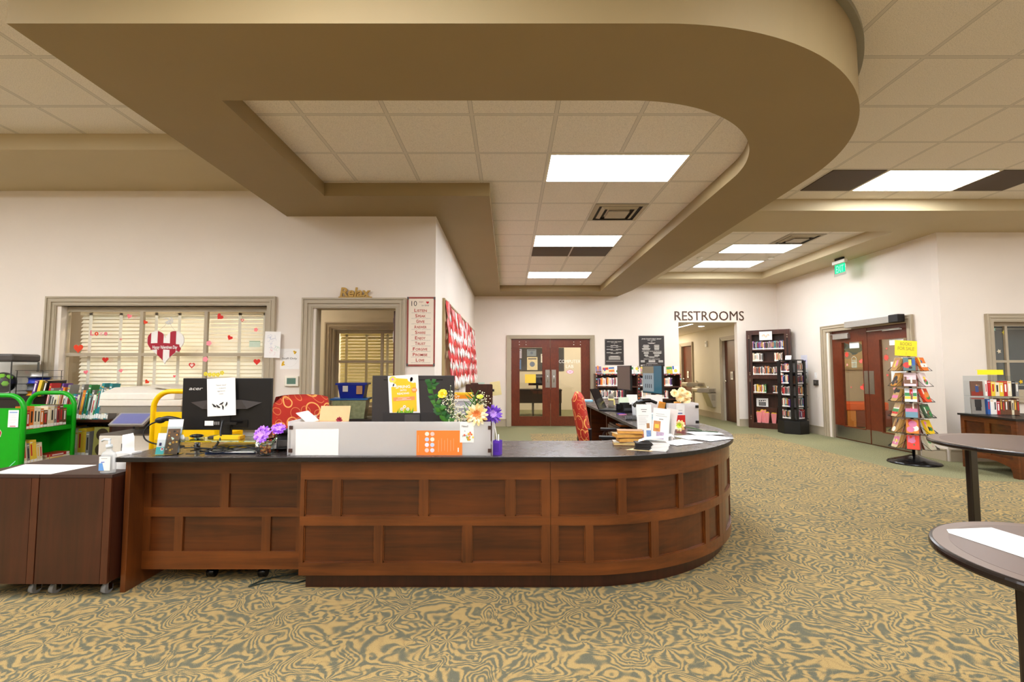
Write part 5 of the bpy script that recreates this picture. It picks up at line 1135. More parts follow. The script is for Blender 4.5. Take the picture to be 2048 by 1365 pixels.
def chair(label, loc, rz, zs=0):
    """faces -Y at rz = 0 (backrest behind the seat at +Y)"""
    r = thing('office_chair', label, 'chair', loc, rz, group='red patterned office chairs')
    def pad(mb, w, h, d, M, bow=.05, n=9):
        vs = []
        for side in (0, 1):
            for j in range(n):
                for i in range(n):
                    u = -1 + 2 * i / (n - 1); v = -1 + 2 * j / (n - 1); k_ = (1 - abs(u) ** 4) * (1 - abs(v) ** 4)
                    sx = 1 - .1 * abs(v) ** 3; sy = 1 - .1 * abs(u) ** 3
                    vs.append((u * w / 2 * sx, (d / 2 * (k_ ** .35)) * (1 if side else -1) - bow * (1 - u * u) * .6, v * h / 2 * sy))
        fs = []
        for s0 in (0, n * n):
            fs += [(s0 + j * n + i, s0 + j * n + i + 1, s0 + (j + 1) * n + i + 1, s0 + (j + 1) * n + i) for j in range(n - 1) for i in range(n - 1)]
        mb.add(vs, fs, FAB, True, M)
    b = MB(); pad(b, .5, .56, .11, Matrix.Translation((0, .27, .80 + zs)) @ Matrix.Rotation(R(-10), 4, 'X'), -.07); b.build('backrest', r)
    b = MB(); pad(b, .5, .48, .1, Matrix.Translation((0, 0, .47 + zs)) @ Matrix.Rotation(PI / 2, 4, 'X'), 0); b.build('seat', r)
    MB().box(-.04, .2, .42 + zs, .04, .335, .7 + zs, BLACK, None).build('back_bracket', r, bevel=.004)
    for s in (-1, 1):
        a = MB(); a.tube(smooth([(s * .24, .1, .43 + zs), (s * .31, .1, .46 + zs), (s * .31, .08, .62 + zs), (s * .31, .0, .655 + zs)]), .014, BLACK); a.box(s * .31 - .035, -.14, .65 + zs, s * .31 + .035, .12, .675 + zs, BLACK); a.build('armrest', r, bevel=.006)
    MB().cyl((0, 0, .1), (0, 0, .43 + zs), .028, BLACK).build('gas_lift', r)
    for k_ in range(5):
        a = 2 * PI * k_ / 5 + .3; l = MB(); l.tube([(0, 0, .11), (.3 * math.cos(a), .3 * math.sin(a), .075)], [.026, .017], BLACK, 8); lo = l.build('leg', r)
        w_ = MB(); w_.cyl((.3 * math.cos(a) - .02 * math.sin(a), .3 * math.sin(a) + .02 * math.cos(a), .03), (.3 * math.cos(a) + .02 * math.sin(a), .3 * math.sin(a) - .02 * math.cos(a), .03), .03, BLACKG, n=14); w_.build('caster', lo)
    return r
chair('red office chair with gold circles, between the left monitor and the frosted screen', (-1.83, 3.95, 0), R(5))
chair('orange-red office chair seen side-on in front of the computer lab doors', (1.01, 4.75, 0), R(78))
chair('lower red office chair hidden behind the big grey monitor', (-.7, 3.95, 0), R(0), -.2)

# ============================================================ LEFT BACK: cabinets, carts, copier
lb = thing('low_bookcase', 'low dark wood bookcase of picture books under the staff window', 'bookcase', (-4.28, 4.72, 0))
m = MB()
for x0, x1 in ((-.40, -.375), (.335, .36)): MB().box(x0, 0, 0, x1, .36, .80, W_SH).build('side_panel', lb)
for z in (.06, .405, .772): MB().box(-.375, .002, z, .335, .358, z + .025, W_SH).build('shelf', lb)
MB().box(-.375, .3585, 0, .335, .366, .80, W_SH).build('back_panel', lb)
tc_ = thing('tall_cabinet', 'dark cabinet holding the boxes left of the staff window', 'cabinet', (-5.15, 4.72, 0))
MB().box(-.45, 0, 0, .44, .38, 1.0, C('#241a16', .5)).build('body', tc_); MB().box(-.46, -.01, 1.0, .445, .385, 1.03, C('#1b1513', .5)).build('top', tc_)
row('on top of the low bookcase by the window', 'picture books on the low bookcase', 'picture book', (-4.63, 4.74, .798), 0, .66, (.24, .36), .10, (.014, .03), ['white', 'teal', 'purple', 'red', 'orange', 'blue', 'grey', 'green', 'white', 'cream'], 41, lean=R(9))
row('on the middle shelf of the low bookcase', 'picture books inside the low bookcase', 'picture book', (-4.63, 4.74, .431), 0, .5, (.24, .3), .22, (.018, .04), ['grey', 'cream', 'navy', 'white', 'yellow', 'blue'], 43)
cover('picture_book', 'olive picture book with dark ovals at the right end of the middle shelf', .17, .29, .02, (-4.04, 4.745, .431), (PI / 2 - .05, 0, 0), '#8f8a4a', [('d', 0, .25, .36, '#3a2c1c'), ('d', 0, .75, .36, '#3a2c1c')])
for i, (cn, x) in enumerate((('purple', -4.82), ('yellow', -4.775), ('black', -4.72))):
    place_book(book_mesh(cn, False, i), 'picture_book', f'{cn} picture book leaning behind the far handle of the green cart', 'book', (x + .06, 4.745, 1.0305), (0, R(12), 0), (.03, .2, .16), 'books leaning on the dark cabinet')
# printer with ball
pb = thing('printer_enclosure', 'grey-lidded clear box with a black and lime ball inside, far left', 'storage box', (-5.22, 4.9, 1.03))
GD = C('#4a4442', .4)
m = MB(); m.box(-.24, -.15, .34, .24, .15, .42, GD); m.build('lid', pb, bevel=.02)
m = MB(); m.box(-.235, -.145, .01, .235, -.14, .34, ACR); m.box(.23, -.14, .01, .235, .14, .34, ACR); m.build('clear_wall', pb)
m = MB(); m.box(-.235, -.145, 0, .235, .145, .0095, GD); m.box(-.235, .135, .01, -.22, .145, .34, GD); m.box(.215, .135, .01, .229, .145, .34, GD); m.box(.222, -.139, .01, .229, -.13, .34, GD); m.build('base', pb)
m = MB(); m.box(-.05, -.15, .275, .11, -.146, .315, C('#d6d2cc', .3)); m.build('handle_plate', pb)
bl = thing('ball', 'black ball with lime green patches inside the clear box', 'ball', (-5.17, 4.86, 1.16))
MB().ball((0, 0, 0), .105, BLACKG, 16).build('ball_body', bl); m = MB()
for a, e in ((-1.2, .5), (-.6, -.1), (-2.0, .1), (-1.5, -.6), (-.2, .6), (-2.4, .7), (-1.7, .95), (-.9, .75), (-2.6, -.3)):
    d = Vector((math.cos(a) * math.cos(e), math.sin(a) * math.cos(e), math.sin(e))); q = d.to_track_quat('Z', 'Y').to_matrix().to_4x4(); m.lathe([(.001, .1062), (.018, .1055), (.03, .1035)], C('#a8ff2c', .4, noise=0), 6, M=q)
m.build('patch', bl)
fs_ = thing('spool_rack', 'rack of wire tiers holding white, blue, grey and orange spools', 'rack', (-4.84, 4.9, 1.03))
for z in (.045, .115, .185, .25): MB().box(-.14, -.11, z, .14, .11, z + .004, BLACK).build('tier', fs_)
for sx in (-1, 1):
    for sy in (-1, 1): MB().cyl((sx * .13, sy * .1, 0), (sx * .13, sy * .1, .25), .003, BLACK, n=6).build('post', fs_)
for lbx, z, r0, h, c in (('white spool at the top of the wire rack', .19, .07, .05, '#f0eeea'), ('blue spool on the wire rack under the white one', .12, .09, .06, '#1b34a8'), ('grey spool on the wire rack under the blue one', .05, .095, .06, '#5c6166'), ('orange spool at the bottom of the wire rack', .0, .09, .042, '#f0a014')):
    m = MB(); m.lathe([(.02, 0), (r0, 0), (r0, .006), (r0 * .9, .008), (r0 * .9, h - .008), (r0, h - .006), (r0, h), (.02, h)], C(c, .4), 24); tag(m.build('spool', loc=(-4.84, 4.9, 1.0305 + z)), lbx, 'spool')
for i, x in enumerate((-4.55, -4.62)):
    m = MB(); m.ball((0, 0, .02), .022, WHITE, 6); m.ball((.02, .01, .035), .014, WHITE, 6); tag(m.build('figurine', loc=(x + .0 - .55 * i, 4.75, 1.03)), ['small white figurine on the dark cabinet, nearer the green cart', 'small white figurine on the dark cabinet, farther left'][i], 'figurine')
def cart(name, label, x, y, w, L, H, mat, stripe, z_plate=.96):
    """end panels face -Y, at y and y+L; books face +X"""
    r = thing(name, label, 'book cart', (x, y, 0))
    for k_, yy in enumerate((0, L)):
        p = MB(); rr = .13
        loop = [(-w / 2, yy, .1)] + [(-w / 2, yy, H - rr)] + [(-w / 2 + rr - rr * math.cos(R(a)), yy, H - rr + rr * math.sin(R(a))) for a in (15, 30, 45, 60, 75, 90)] + [(w / 2 - rr + rr * math.sin(R(a)), yy, H - rr + rr * math.cos(R(a))) for a in (0, 15, 30, 45, 60, 75, 90)] + [(w / 2, yy, .1)]
        p.tube(loop, .02, mat, 10); pe = p.build('end_frame', r)
        q = MB(); q.box(-w / 2 + .01, yy - .006, .12, w / 2 - .01, yy + .006, z_plate, mat); q.build('end_panel', r)
        for sx in (-1, 1):
            c_ = MB(); c_.cyl((sx * (w / 2 - .03) - .015, yy, .05), (sx * (w / 2 - .03) + .015, yy, .05), .05, BLACK); c_.box(sx * (w / 2 - .03) - .02, yy - .015, .05, sx * (w / 2 - .03) + .02, yy + .015, .12, STEEL); c_.build('caster', r)
    for z in (.76, .46, .16):
        s = MB(); s.box(-w / 2, .006, z, w / 2, L - .006, z + .015, mat); s.box(w / 2 - .01, .006, z - .025, w / 2 + .004, L - .006, z, mat); s.build('shelf', r)
    MB().box(-.01, .006, .16, .01, L - .006, .93, mat).build('divider', r)
    if stripe:
        s = MB()
        for i in range(6): s.add([(-w / 2 + .02, -.0075, .3 + i * .12), (-w / 2 + .02 + .24, -.0075, .5 + i * .12), (-w / 2 + .02 + .24, -.0075, .508 + i * .12), (-w / 2 + .02, -.0075, .308 + i * .12)] if i < 3 else [(w / 2 - .2, -.0075, .1 + (i - 3) * .13), (w / 2 - .04, -.0075, .25 + (i - 3) * .13), (w / 2 - .04, -.0075, .257 + (i - 3) * .13), (w / 2 - .2, -.0075, .107 + (i - 3) * .13)], [(0, 1, 2, 3)], C(stripe, .4, noise=0))
        s.build('stripe', r)
    return r
cg = cart('book_cart', 'bright green metal book cart with rounded handles at the far left', -4.385, 4.1, .44, .47, 1.07, GREEN, '#8fe8c8')
def note(m, w, h): m.rect(.01, h - .025, w - .01, h - .014, C('#9ab0d8', .6, noise=0), .001); lines(m, .015, w - .01, .03, h - .04, 8, C('#b8a8b8', .7, noise=0), .0012); m.rect(.02, .006, w - .02, .012, REDT, .001)
sheet('paper_note', 'small white note taped on the green cart end panel', 'note', .088, .145, PAPER, (-4.285, 4.088, .80), UP, fn=note)
m = MB(); m.prism([(-.03, -.03), (.025, -.028), (.035, .01), (.015, .04), (-.02, .035), (-.038, 0)], 0, .001, C('#e9c9c4', .5)); m.prism([(-.026, -.026), (.021, -.024), (.031, .01), (.013, .035), (-.018, .03), (-.033, 0)], .001, .0015, C('#b01c24', .5)); m.rect(-.022, -.004, .02, .014, C('#2a2020', .5), .002)
tag(m.build('sticker', loc=(-4.37, 4.0925, .745), rot=UP), 'red and black sticker on the green cart end panel', 'sticker')
row('on the upper shelf of the green cart', 'paperbacks on the upper shelf of the green cart', 'paperback', (-4.165, 4.125, .776), PI / 2, .40, (.15, .2), .13, (.022, .036), ['cream', 'brown', 'red', 'grey', 'orange', 'cream', 'black', 'cream'], 51, band=True, pages=False)
row('on the lower shelf of the green cart', 'books on the lower shelf of the green cart', 'thick book', (-4.165, 4.125, .476), PI / 2, .17, (.16, .2), .13, (.02, .03), ['cream', 'yellow', 'grey', 'cream', 'grey'], 52, lean=R(-6))
for i, (cn, z) in enumerate((('cream', .4755), ('red', .501))):
    o = place_book(book_mesh(cn, True, i), 'hardback_book', f'{cn} book lying flat on the lower shelf of the green cart', 'book', (-4.165, 4.54, z), (PI / 2, 0, PI / 2), (.2, .024, .13), None); o.rotation_euler = (0, -PI / 2, PI / 2); o.location = (-4.165, 4.55, z); o.scale = (.024, .13, .22)
yc = cart('book_cart', 'yellow metal book cart behind the left desk monitor', -2.545, 3.75, .5, .45, 1.12, YEL, '#fff2b0')
# copier
cp = thing('copier', 'big beige office copier with a tilted touch panel left of the yellow cart', 'copier', (-3.305, 4.3, 0))
BE = C('#ded6c8', .5); 
MB().box(-.38, 0, .04, .36, .42, .70, BE).build('lower_body', cp, bevel=.008); MB().box(-.375, .005, .7, .355, .415, .715, C('#6a6058', .5)).build('output_tray', cp)
MB().box(-.36, .36, .715, .34, .42, .96, C('#1c1816', .5)).build('rear_column', cp); MB().box(.2, .05, .715, .34, .36, .96, C('#2a2420', .5)).build('side_column', cp)
MB().box(-.36, -.02, .90, .36, .42, .965, C('#8b8478', .45)).build('scanner_underside', cp, bevel=.004); MB().box(-.37, -.03, .965, .37, .42, 1.02, BE).build('scanner_bed', cp, bevel=.006)
m = MB(); m.prism([(-.03, 1.021), (.42, 1.021), (.42, 1.13), (.12, 1.125), (-.02, 1.08)], -.37, .3, BE, M=Matrix(((0, 0, 1, 0), (1, 0, 0, 0), (0, 1, 0, 0), (0, 0, 0, 1)))); m.build('document_feeder', cp, bevel=.008)
m = MB(); m.box(-.02, 0, 0, .26, .3, .02, C('#c9c0b0', .5), Matrix.Translation((.05, .05, 1.131)) @ Matrix.Rotation(R(8), 4, 'Y')); m.build('feeder_tray', cp)
M = Matrix.Translation((-.16, -.16, .80)) @ Matrix.Rotation(R(35), 4, 'X'); m = MB(); m.box(0, 0, 0, .3, .16, .02, C('#8f8a86', .4), M); m.box(.02, .015, .0201, .28, .145, .022, C('#686a98', .3), M); m.build('touch_panel', cp, bevel=.003)
m = MB(); m.box(-.02, -.05, .76, .02, .02, .82, C('#55504c', .5)); m.build('panel_arm', cp)
m = MB(); m.box(-.17, -.006, .55, -.10, -.0005, .63, C('#4a4644', .3)); m.poly([(-.165, -.0065, .553), (-.105, -.0065, .627), (-.13, -.0065, .627), (-.165, -.0065, .59)], SILV); m.build('badge', cp)
m = MB(); m.box(-.37, -.004, .34, .35, -.0005, .345, C('#8a8274', .5)); m.box(-.37, -.004, .52, .35, -.0005, .523, C('#c9c0b0', .5)); m.build('drawer_line', cp)

# ============================================================ STAFF OFFICE seen through the doorway
tb_ = thing('side_table', 'low dark table in the staff office holding the stacked bins', 'table', (-1.88, 5.9, 0)); MB().box(-.32, -.2, .66, .46, .2, .70, C('#2a2220', .5)).build('top', tb_)
for sx, sy in ((-.3, -.18), (.44, -.18), (-.3, .18), (.44, .18)): MB().box(sx - .02, sy - .02, 0, sx + .02, sy + .02, .66, C('#2a2220', .5)).build('leg', tb_)
def bin_(label, loc, w, d, h, mat, rim, clear=False):
    r = thing('storage_bin', label, 'storage bin', loc, rz=.12)
    b = MB(); lo = rc(-w / 2 + .03, -d / 2 + .02, w / 2 - .03, d / 2 - .02); hi = rc(-w / 2, -d / 2, w / 2, d / 2)
    b.add([(x, y, 0) for x, y in lo] + [(x, y, h) for x, y in hi], [(0, 1, 5, 4), (1, 2, 6, 5), (2, 3, 7, 6), (3, 0, 4, 7), (0, 1, 2, 3)], mat); b.build('bin_body', r)
    q = MB(); q.holes(rc(-w / 2 - .02, -d / 2 - .015, w / 2 + .02, d / 2 + .015), [rc(-w / 2 + .01, -d / 2 + .01, w / 2 - .01, d / 2 - .01)], h - .02, h + .003, rim) if not clear else q.box(-w / 2 - .02, -d / 2 - .015, h, w / 2 + .02, d / 2 + .015, h + .02, rim)
    q.build('lid' if clear else 'rim', r); return r
bin_('clear storage bin with blue lid full of green and pink packets', (-1.95, 5.88, .70), .40, .26, .225, C('#a8b088', .3, noise=.5, scale=25), C('#2d6db5', .4), True)
bx = bin_('deep blue open storage bin stacked on the clear bin', (-1.93, 5.88, .946), .33, .24, .18, C('#1230a8', .35), C('#1230a8', .35))
MB().box(-.1, -.13, .08, -.04, -.118, .15, WHITE).build('label', bx); MB().box(.06, -.132, .05, .13, -.12, .15, C('#c99a70', .6)).build('label', bx)
sh = thing('wall_shelf', 'small shelf with toys just inside the staff doorway', 'shelf', (-2.3, 5.75, .86)); MB().box(-.15, -.1, -.02, .12, .12, 0, C('#b9a98c', .5)).build('board', sh); MB().box(-.14, -.09, -.84, .11, .11, -.02, C('#232634', .5)).build('base', sh)
for lbx, x, c in (('green toy block on the shelf inside the staff doorway', -2.39, '#2c9a55'), ('purple toy block on the shelf inside the staff doorway', -2.31, '#9a6ac0'), ('orange-red toy block on the shelf inside the staff doorway', -2.23, '#c85a30')):
    m = MB(); m.box(-.035, -.03, 0, .035, .03, .08, C(c, .5)); m.cyl((0, -.031, .045), (0, -.036, .045), .012, BLACK, n=10); tag(m.build('toy_block', loc=(x, 5.72, .8605), bevel=.006), lbx, 'toy')
# ============================================================ RIGHT RUN OF THE DESK
def lean_mat(): pass
# laptop-like terminal
lp = thing('laptop', 'open black laptop seen from behind on the far run of the desk', 'laptop', (1.27, 6.0, ZT), rz=R(62))
MB().box(-.16, -.11, 0, .16, .11, .02, BLACK).build('keyboard_base', lp, bevel=.004)
m = MB(); M = Matrix.Translation((0, .11, .02)) @ Matrix.Rotation(R(-24), 4, 'X'); m.box(-.16, -.006, 0, .16, .006, .27, BLACKG, M)
for x, z in ((-.02, .2), (-.05, .07), (.03, .06)): m.box(x, .0061, z, x + .02, .0065, z + .025, C('#bfc4b8', .5), M)
m.build('display_lid', lp, bevel=.003)
mr = dict(base_r=.1, group=None)
monitor('monitor', 'dark monitor with its screen off, farther of the two upright desk monitors', 1.56, 6.5, ZT, .5, .33, .40, R(97), 0, screen=C('#5a4c44', .35))
mo = monitor('monitor', 'upright monitor showing teal and grey windows on its screen', 1.64, 5.47, ZT, .5, .33, .40, R(99), 0, screen=C('#1f5a6c', .3, emit=.08))
m = MB(); Y0 = .0137
def scr(x0, z0, x1, z1, c, e=.06, dy=0): m.box(x0, Y0 + dy, z0, x1, Y0 + dy + .0004, z1, C(c, .4, emit=e, noise=0))
scr(-.05, .26, .235, .55, '#77725c'); scr(-.05, .26, .235, .47, '#84949a', dy=.0006); 
for i in range(4):
    for z in (.30, .40): scr(.0 + i * .05, z, .02 + i * .05, z + .045, '#28323a', .02, dy=.0012)
m.build('screen_windows', mo)
# figurine
fg = thing('figurine', 'small grey owl-like figurine with a pale yellow scarf by the far monitor', 'figurine', (1.33, 6.28, ZT))
m = MB(); m.lathe([(.001, 0), (.035, 0), (.045, .05), (.035, .10), (.028, .12), (.036, .15), (.03, .185), (.001, .2)], C('#8d8578', .7), 14); m.cyl((-.02, 0, .18), (-.026, 0, .21), .008, C('#8d8578', .7), r1=.002, n=6); m.cyl((.02, 0, .18), (.026, 0, .21), .008, C('#8d8578', .7), r1=.002, n=6); m.build('body', fg)
m = MB(); m.lathe([(.034, .105), (.042, .11), (.04, .13), (.03, .128)], C('#ecdf8c', .7), 14); m.add([(.02, -.035, .12), (.04, -.04, .12), (.045, -.045, .05), (.025, -.045, .05)], [(0, 1, 2, 3)], C('#ecdf8c', .7)); m.build('scarf', fg)
# receipt printer + paper trays
m = MB(); m.box(-.07, -.09, 0, .07, .09, .10, BLACKG); m.box(-.06, -.091, .03, .06, -.0905, .06, C('#3a3a3c', .3)); m.box(-.05, -.02, .1, .05, .04, .115, BLACK); tag(m.build('receipt_printer', loc=(1.375, 5.72, ZT), rot=(0, 0, R(15)), bevel=.006), 'small black receipt printer in front of the far monitor', 'printer')
for lb, x, y, w, h, c, rz in (('pale green papers standing behind the receipt printer', 1.36, 5.92, .12, .17, '#e4f0d4', 8), ('white papers standing between the receipt printer and the far monitor', 1.47, 5.96, .13, .2, '#f6f4ee', 4), ('white printed card below the far monitor', 1.40, 5.42, .10, .14, '#efeef2', 10)):
    m = MB(); m.box(0, 0, 0, w, .03, h, C(c, .8)); lines_m = None; tag(m.build('paper_stack', loc=(x, y, ZT), rot=(R(-8), 0, R(rz))), lb, 'papers')
rd = thing('round_stand', 'white round card with pencil scribbles on the desk', 'card', (1.40, 5.2, ZT + .075), rot=(PI / 2, 0, R(5)))
m = MB(); m.prism([(.06 * math.cos(2 * PI * k / 28), .07 * math.sin(2 * PI * k / 28)) for k in range(28)], -.004, 0, PAPER); m.build('disc', rd)
m = MB()
for i in range(9): m.ringd(-.03 + .012 * (i % 5), -.03 + .02 * (i // 3), .008, .001, GREYT, .001, 10)
m.box(-.03, -.0745, -.02, .03, -.068, .02, WHITE); m.build('scribble', rd)
bs = thing('barcode_scanner', 'black curved barcode scanner bowing over its stand on the far desk run', 'scanner', (1.38, 4.95, ZT))
m = MB(); m.lathe([(.001, 0), (.05, 0), (.045, .012), (.02, .018), (.001, .018)], BLACK, 18); m.build('stand_base', bs)
m = MB(); m.tube(smooth([(0, 0, .015), (.03, 0, .07), (.035, 0, .13), (.0, 0, .165)]), .013, BLACK); m.build('stand_arm', bs)
m = MB(); m.tube(smooth([(-.1, 0, .13), (-.07, 0, .16), (0, 0, .185), (.07, 0, .19), (.14, 0, .165)]), [.02] * 7 + [.026] * 6 + [.022] * 6 + [.016] * 6, BLACKG, 10); m.build('scanner_head', bs)
kb = thing('keyboard', 'black computer keyboard near the inner edge of the far desk run', 'keyboard', (1.26, 4.98, ZT), rz=R(78))
MB().box(-.17, -.06, 0, .17, .06, .014, BLACK).build('case', kb, bevel=.003); m = MB()
for i in range(15):
    for j in range(5): m.box(-.16 + i * .0215, -.052 + j * .0215, .014, -.142 + i * .0215, -.034 + j * .0215, .019, C('#2a2828', .5))
o = m.build('keys', kb)
for lb, x, y, c in (('purple pen lying by the far keyboard', 1.235, 5.5, '#4a3aa8'), ('pink pen lying by the far keyboard', 1.225, 5.38, '#e58ab8')):
    m = MB(); m.cyl((0, 0, .006), (.09, .02, .006), .005, C(c, .4), n=8); tag(m.build('pen', loc=(x, y, ZT)), lb, 'pen')
m = MB(); m.box(0, 0, 0, .16, .2, .02, C('#8fd0e8', .6)); m.box(.01, .01, .02, .15, .12, .024, C('#e8f2f4', .6)); tag(m.build('card_stack', loc=(1.18, 7.72, ZT)), 'light blue cards lying at the far end of the desk', 'cards')
m = MB(); m.box(-.045, -.02, 0, .045, .02, .09, C('#d8453a', .5)); tag(m.build('red_box', loc=(1.62, 5.02, ZT)), 'small red and white box below the teal screen', 'box')
m = MB(); m.box(-.05, 0, 0, .05, .02, .14, C('#2050a8', .5)); m.box(-.05, -.001, .06, .05, -.0005, .075, WHITE); tag(m.build('blue_binder', loc=(1.86 - .1, 4.98, ZT)), 'small dark blue binder behind the right frosted screen', 'binder')
for i, (c, w_, lab) in enumerate((('#dfe9ea', .2, 'bottom'), ('#8fc8dc', .19, 'second'), ('#eef2f0', .195, 'third'), ('#a8d4e2', .19, 'fourth'), ('#e9f0ee', .18, 'top'))):
    m = MB(); m.box(-w_ / 2 + .01 * (i % 2), -.06, 0, w_ / 2, .06, .024, C(c, .6)); tag(m.build('card_box', loc=(1.27, 4.25, ZT + .0005 + i * .0245), rot=(0, 0, .1 * (i % 3))), f'{lab} of the pale blue and white stacked card boxes beside the big leaflet holder', 'box')
# tall paper pile in front of monitors (white/pink pages)
m = MB(); m.box(-.09, -.01, 0, .09, .01, .24, C('#f2e4de', .8)); m.v = [tuple(Matrix.Rotation(R(-8), 4, 'X') @ Vector(v)) for v in m.v]; tag(m.build('paper_stack', loc=(1.55, 5.12, ZT + .0005)), 'tall pinkish printed sheets standing left of the teal screen', 'papers')
# paperbacks stack (page edges yellow-orange)
r_ = random.Random(31)
for i, (h_, w_, dx, rz, nm) in enumerate(((.022, .19, 0, -.12, 'bottom'), (.028, .17, .02, .0, 'second'), (.026, .18, .0, .1, 'third'), (.02, .17, .02, -.15, 'fourth'))):
    m = MB(); PGY = C('#e0a650' if i != 0 else '#d8b878', .9, noise=.15, scale=60); z0 = sum((.022, .028, .026, .02)[:i]) + .0006 * (i + 1)
    m.box(-w_ / 2, -.055, 0, w_ / 2, .055, .002, C('#7a3a2c', .5)); m.box(-w_ / 2 + .002, -.053, .002, w_ / 2 - .003, .053, h_ - .002, PGY); m.box(-w_ / 2, -.055, h_ - .002, w_ / 2, .055, h_, C(['#d9d2c0', '#6a4a3a', '#c9a060', '#a87848'][i], .5)); m.box(-w_ / 2, .053, 0, w_ / 2, .055, h_, C('#6a3a2a', .5))
    tag(m.build('paperback', loc=(.80 + dx, 3.28, ZT + z0), rot=(0, 0, rz)), f'{nm} paperback of the short stack with orange page edges on the desk curve', 'book')
m = MB(); m.poly([(0, 0, 0), (.14, -.06, 0), (.19, -.02, .0), (.06, .06, 0)], C('#f7c98c', .7)); m.prism([(0, 0), (.13, -.055), (.19, -.015), (.06, .055)], 0, .0012, C('#fbd9a4', .7, noise=.15, scale=20)); tag(m.build('card', loc=(.74, 3.06, ZT + .001)), 'small orange and white card lying flat at the front of the desk curve', 'card')
# leaflets fan
for i in range(7):
    m = MB(); m.box(-.1, -.05, 0, 0, .05, .006, C('#2e2b2b', .5)); m.box(0, -.05, 0, .1, .05, .006, PAPER); tag(m.build('brochure', loc=(.90 + .004 * (i % 3), 3.07, ZT + .0008 + i * .0068), rot=(0, 0, -.45 + .06 * i)), f'{ordn(i + 1)} brochure from the bottom of the black and white brochure pile', 'brochure')
m = MB(); P_ = smooth([(-.10, 0, .0), (-.03, 0, .022), (.05, 0, .03), (.10, 0, .045), (.12, 0, .03)], 4); vs = []
for p in P_: vs += [(p.x, -.06, p.z), (p.x, .06, p.z)]
m.add(vs, [(2 * i, 2 * i + 1, 2 * i + 3, 2 * i + 2) for i in range(len(P_) - 1)], C('#d9d6d2', .5), True); tag(m.build('brochure', loc=(.93, 3.09, ZT + .0495), rot=(0, 0, -.3)), 'top brochure curling open on the black and white brochure pile', 'brochure')
# big acrylic holder with two flyers
ah = thing('brochure_holder', 'tall clear acrylic holder with two white flyers on the desk curve', 'holder', (1.03, 3.50, ZT), rz=R(-12))
m = MB(); m.box(-.13, -.06, 0, .13, .09, .004, ACR); T2 = Matrix.Rotation(R(-15), 4, 'X'); m.box(-.13, .0, .004, .13, .004, .27, ACR, T2); m.box(.13, -.05, 0, .134, .08, .16, ACR); m.build('holder', ah)
def fly1(m, w, h):
    m.rect(w * .3, h * .84, w * .7, h * .86, GREYT, .001); m.rect(w * .36, h * .78, w * .64, h * .8, GREYT, .001); lines(m, .012, w - .02, h * .42, h * .68, 8, GREYT, .0012)
    m.rect(w * .62, h * .32, w * .82, h * .46, C('#a87a50', .6, noise=.3), .001); m.rect(w * .12, h * .06, w * .4, h * .26, C('#c06a4a', .6, noise=.5, scale=60), .001); m.rect(w * .12, h * .2, w * .4, h * .27, C('#2c3a78', .6), .0012); m.rect(w * .58, h * .08, w * .88, h * .26, C('#7a98c8', .6, noise=.5, scale=60), .001)
def fly2(m, w, h):
    lines(m, .02, w - .02, h * .76, h * .82, 2, GREYT, .002); m.rect(w * .38, h * .65, w * .62, h * .675, GREYT, .001); m.rect(w * .08, h * .28, w * .48, h * .6, C('#e88a4a', .6, noise=.6, scale=40), .001); m.rect(w * .15, h * .38, w * .4, h * .5, C('#f2cc4a', .6), .0012); m.rect(w * .28, h * .06, w * .72, h * .27, C('#b8a0b8', .6, noise=.6, scale=50), .0012)
sheet('flyer', 'left white flyer with text and small pictures in the tall acrylic holder', 'flyer', .108, .255, PAPER, (.925, 3.47, ZT + .006), (PI / 2 - .2, 0, R(-4)), fn=fly1)
sheet('flyer', 'right white flyer with an orange picture in the tall acrylic holder', 'flyer', .118, .235, PAPER, (1.015, 3.455, ZT + .006), (PI / 2 - .22, R(6), R(-14)), fn=fly2)
sheet('flyer', 'plain pale flyer edge behind the others at the right of the tall holder', 'flyer', .085, .235, C('#e9ddd4', .7), (1.10, 3.505, ZT + .004), (PI / 2 - .24, R(9), R(-30)))
# spread papers
for i, (x, y, w_, h_, a, lb) in enumerate(((1.30, 3.50, .28, .2, .25, 'left white sheet of the papers fanned on the desk curve'), (1.12, 3.22, .26, .19, .5, 'nearest white sheet of the papers fanned on the desk curve'), (1.42, 3.30 + .1, .28, .2, .55, 'right white sheet of the papers fanned on the desk curve'), (1.44, 3.72, .24, .17, .1, 'farthest white sheet of the papers fanned on the desk curve'))):
    sheet('paper_sheet', lb, 'paper', w_, h_, PAPER, (x, y, ZT + .002 + .0012 * i), (0, 0, a), fn=(lambda m, w, h: lines(m, .02, w - .03, .03, h - .03, 7, C('#bdb7b2', .7, noise=0), .002)) if i in (1,) else None)
# right frosted screen with sign and flowers
fs2 = thing('frosted_screen', 'short frosted acrylic screen at the right side of the desk curve', 'screen', (1.58, 4.42, ZT), rz=R(-4))
MB().box(-.13, 0, 0, .16, .006, .2, FROST).build('front_sheet', fs2); MB().box(.155, .01, 0, .161, .35, .2, FROST).build('end_sheet', fs2)
for z in (.03, .17): c = MB(); c.box(.13, -.006, z - .012, .158, .012, z + .012, BLACK); c.build('clip', fs2)
sg = thing('sign_holder', 'clear sign holder with white card over a red panel by the frosted screen', 'sign', (1.50, 4.22, ZT))
MB().box(-.04, -.02, 0, .045, .03, .004, ACR).build('foot', sg); m = MB(); m.box(-.04, 0, .004, .045, .003, .11, C('#d8261c', .5)); m.build('red_panel', sg); m = MB(); m.box(-.032, 0, .111, .04, .003, .20, PAPER); m.box(-.02, -.0008, .122, .02, -.0002, .13, C('#4a5a98', .6)); m.box(-.02, -.0008, .15, .02, -.0002, .153, GREYT); m.build('card', sg)
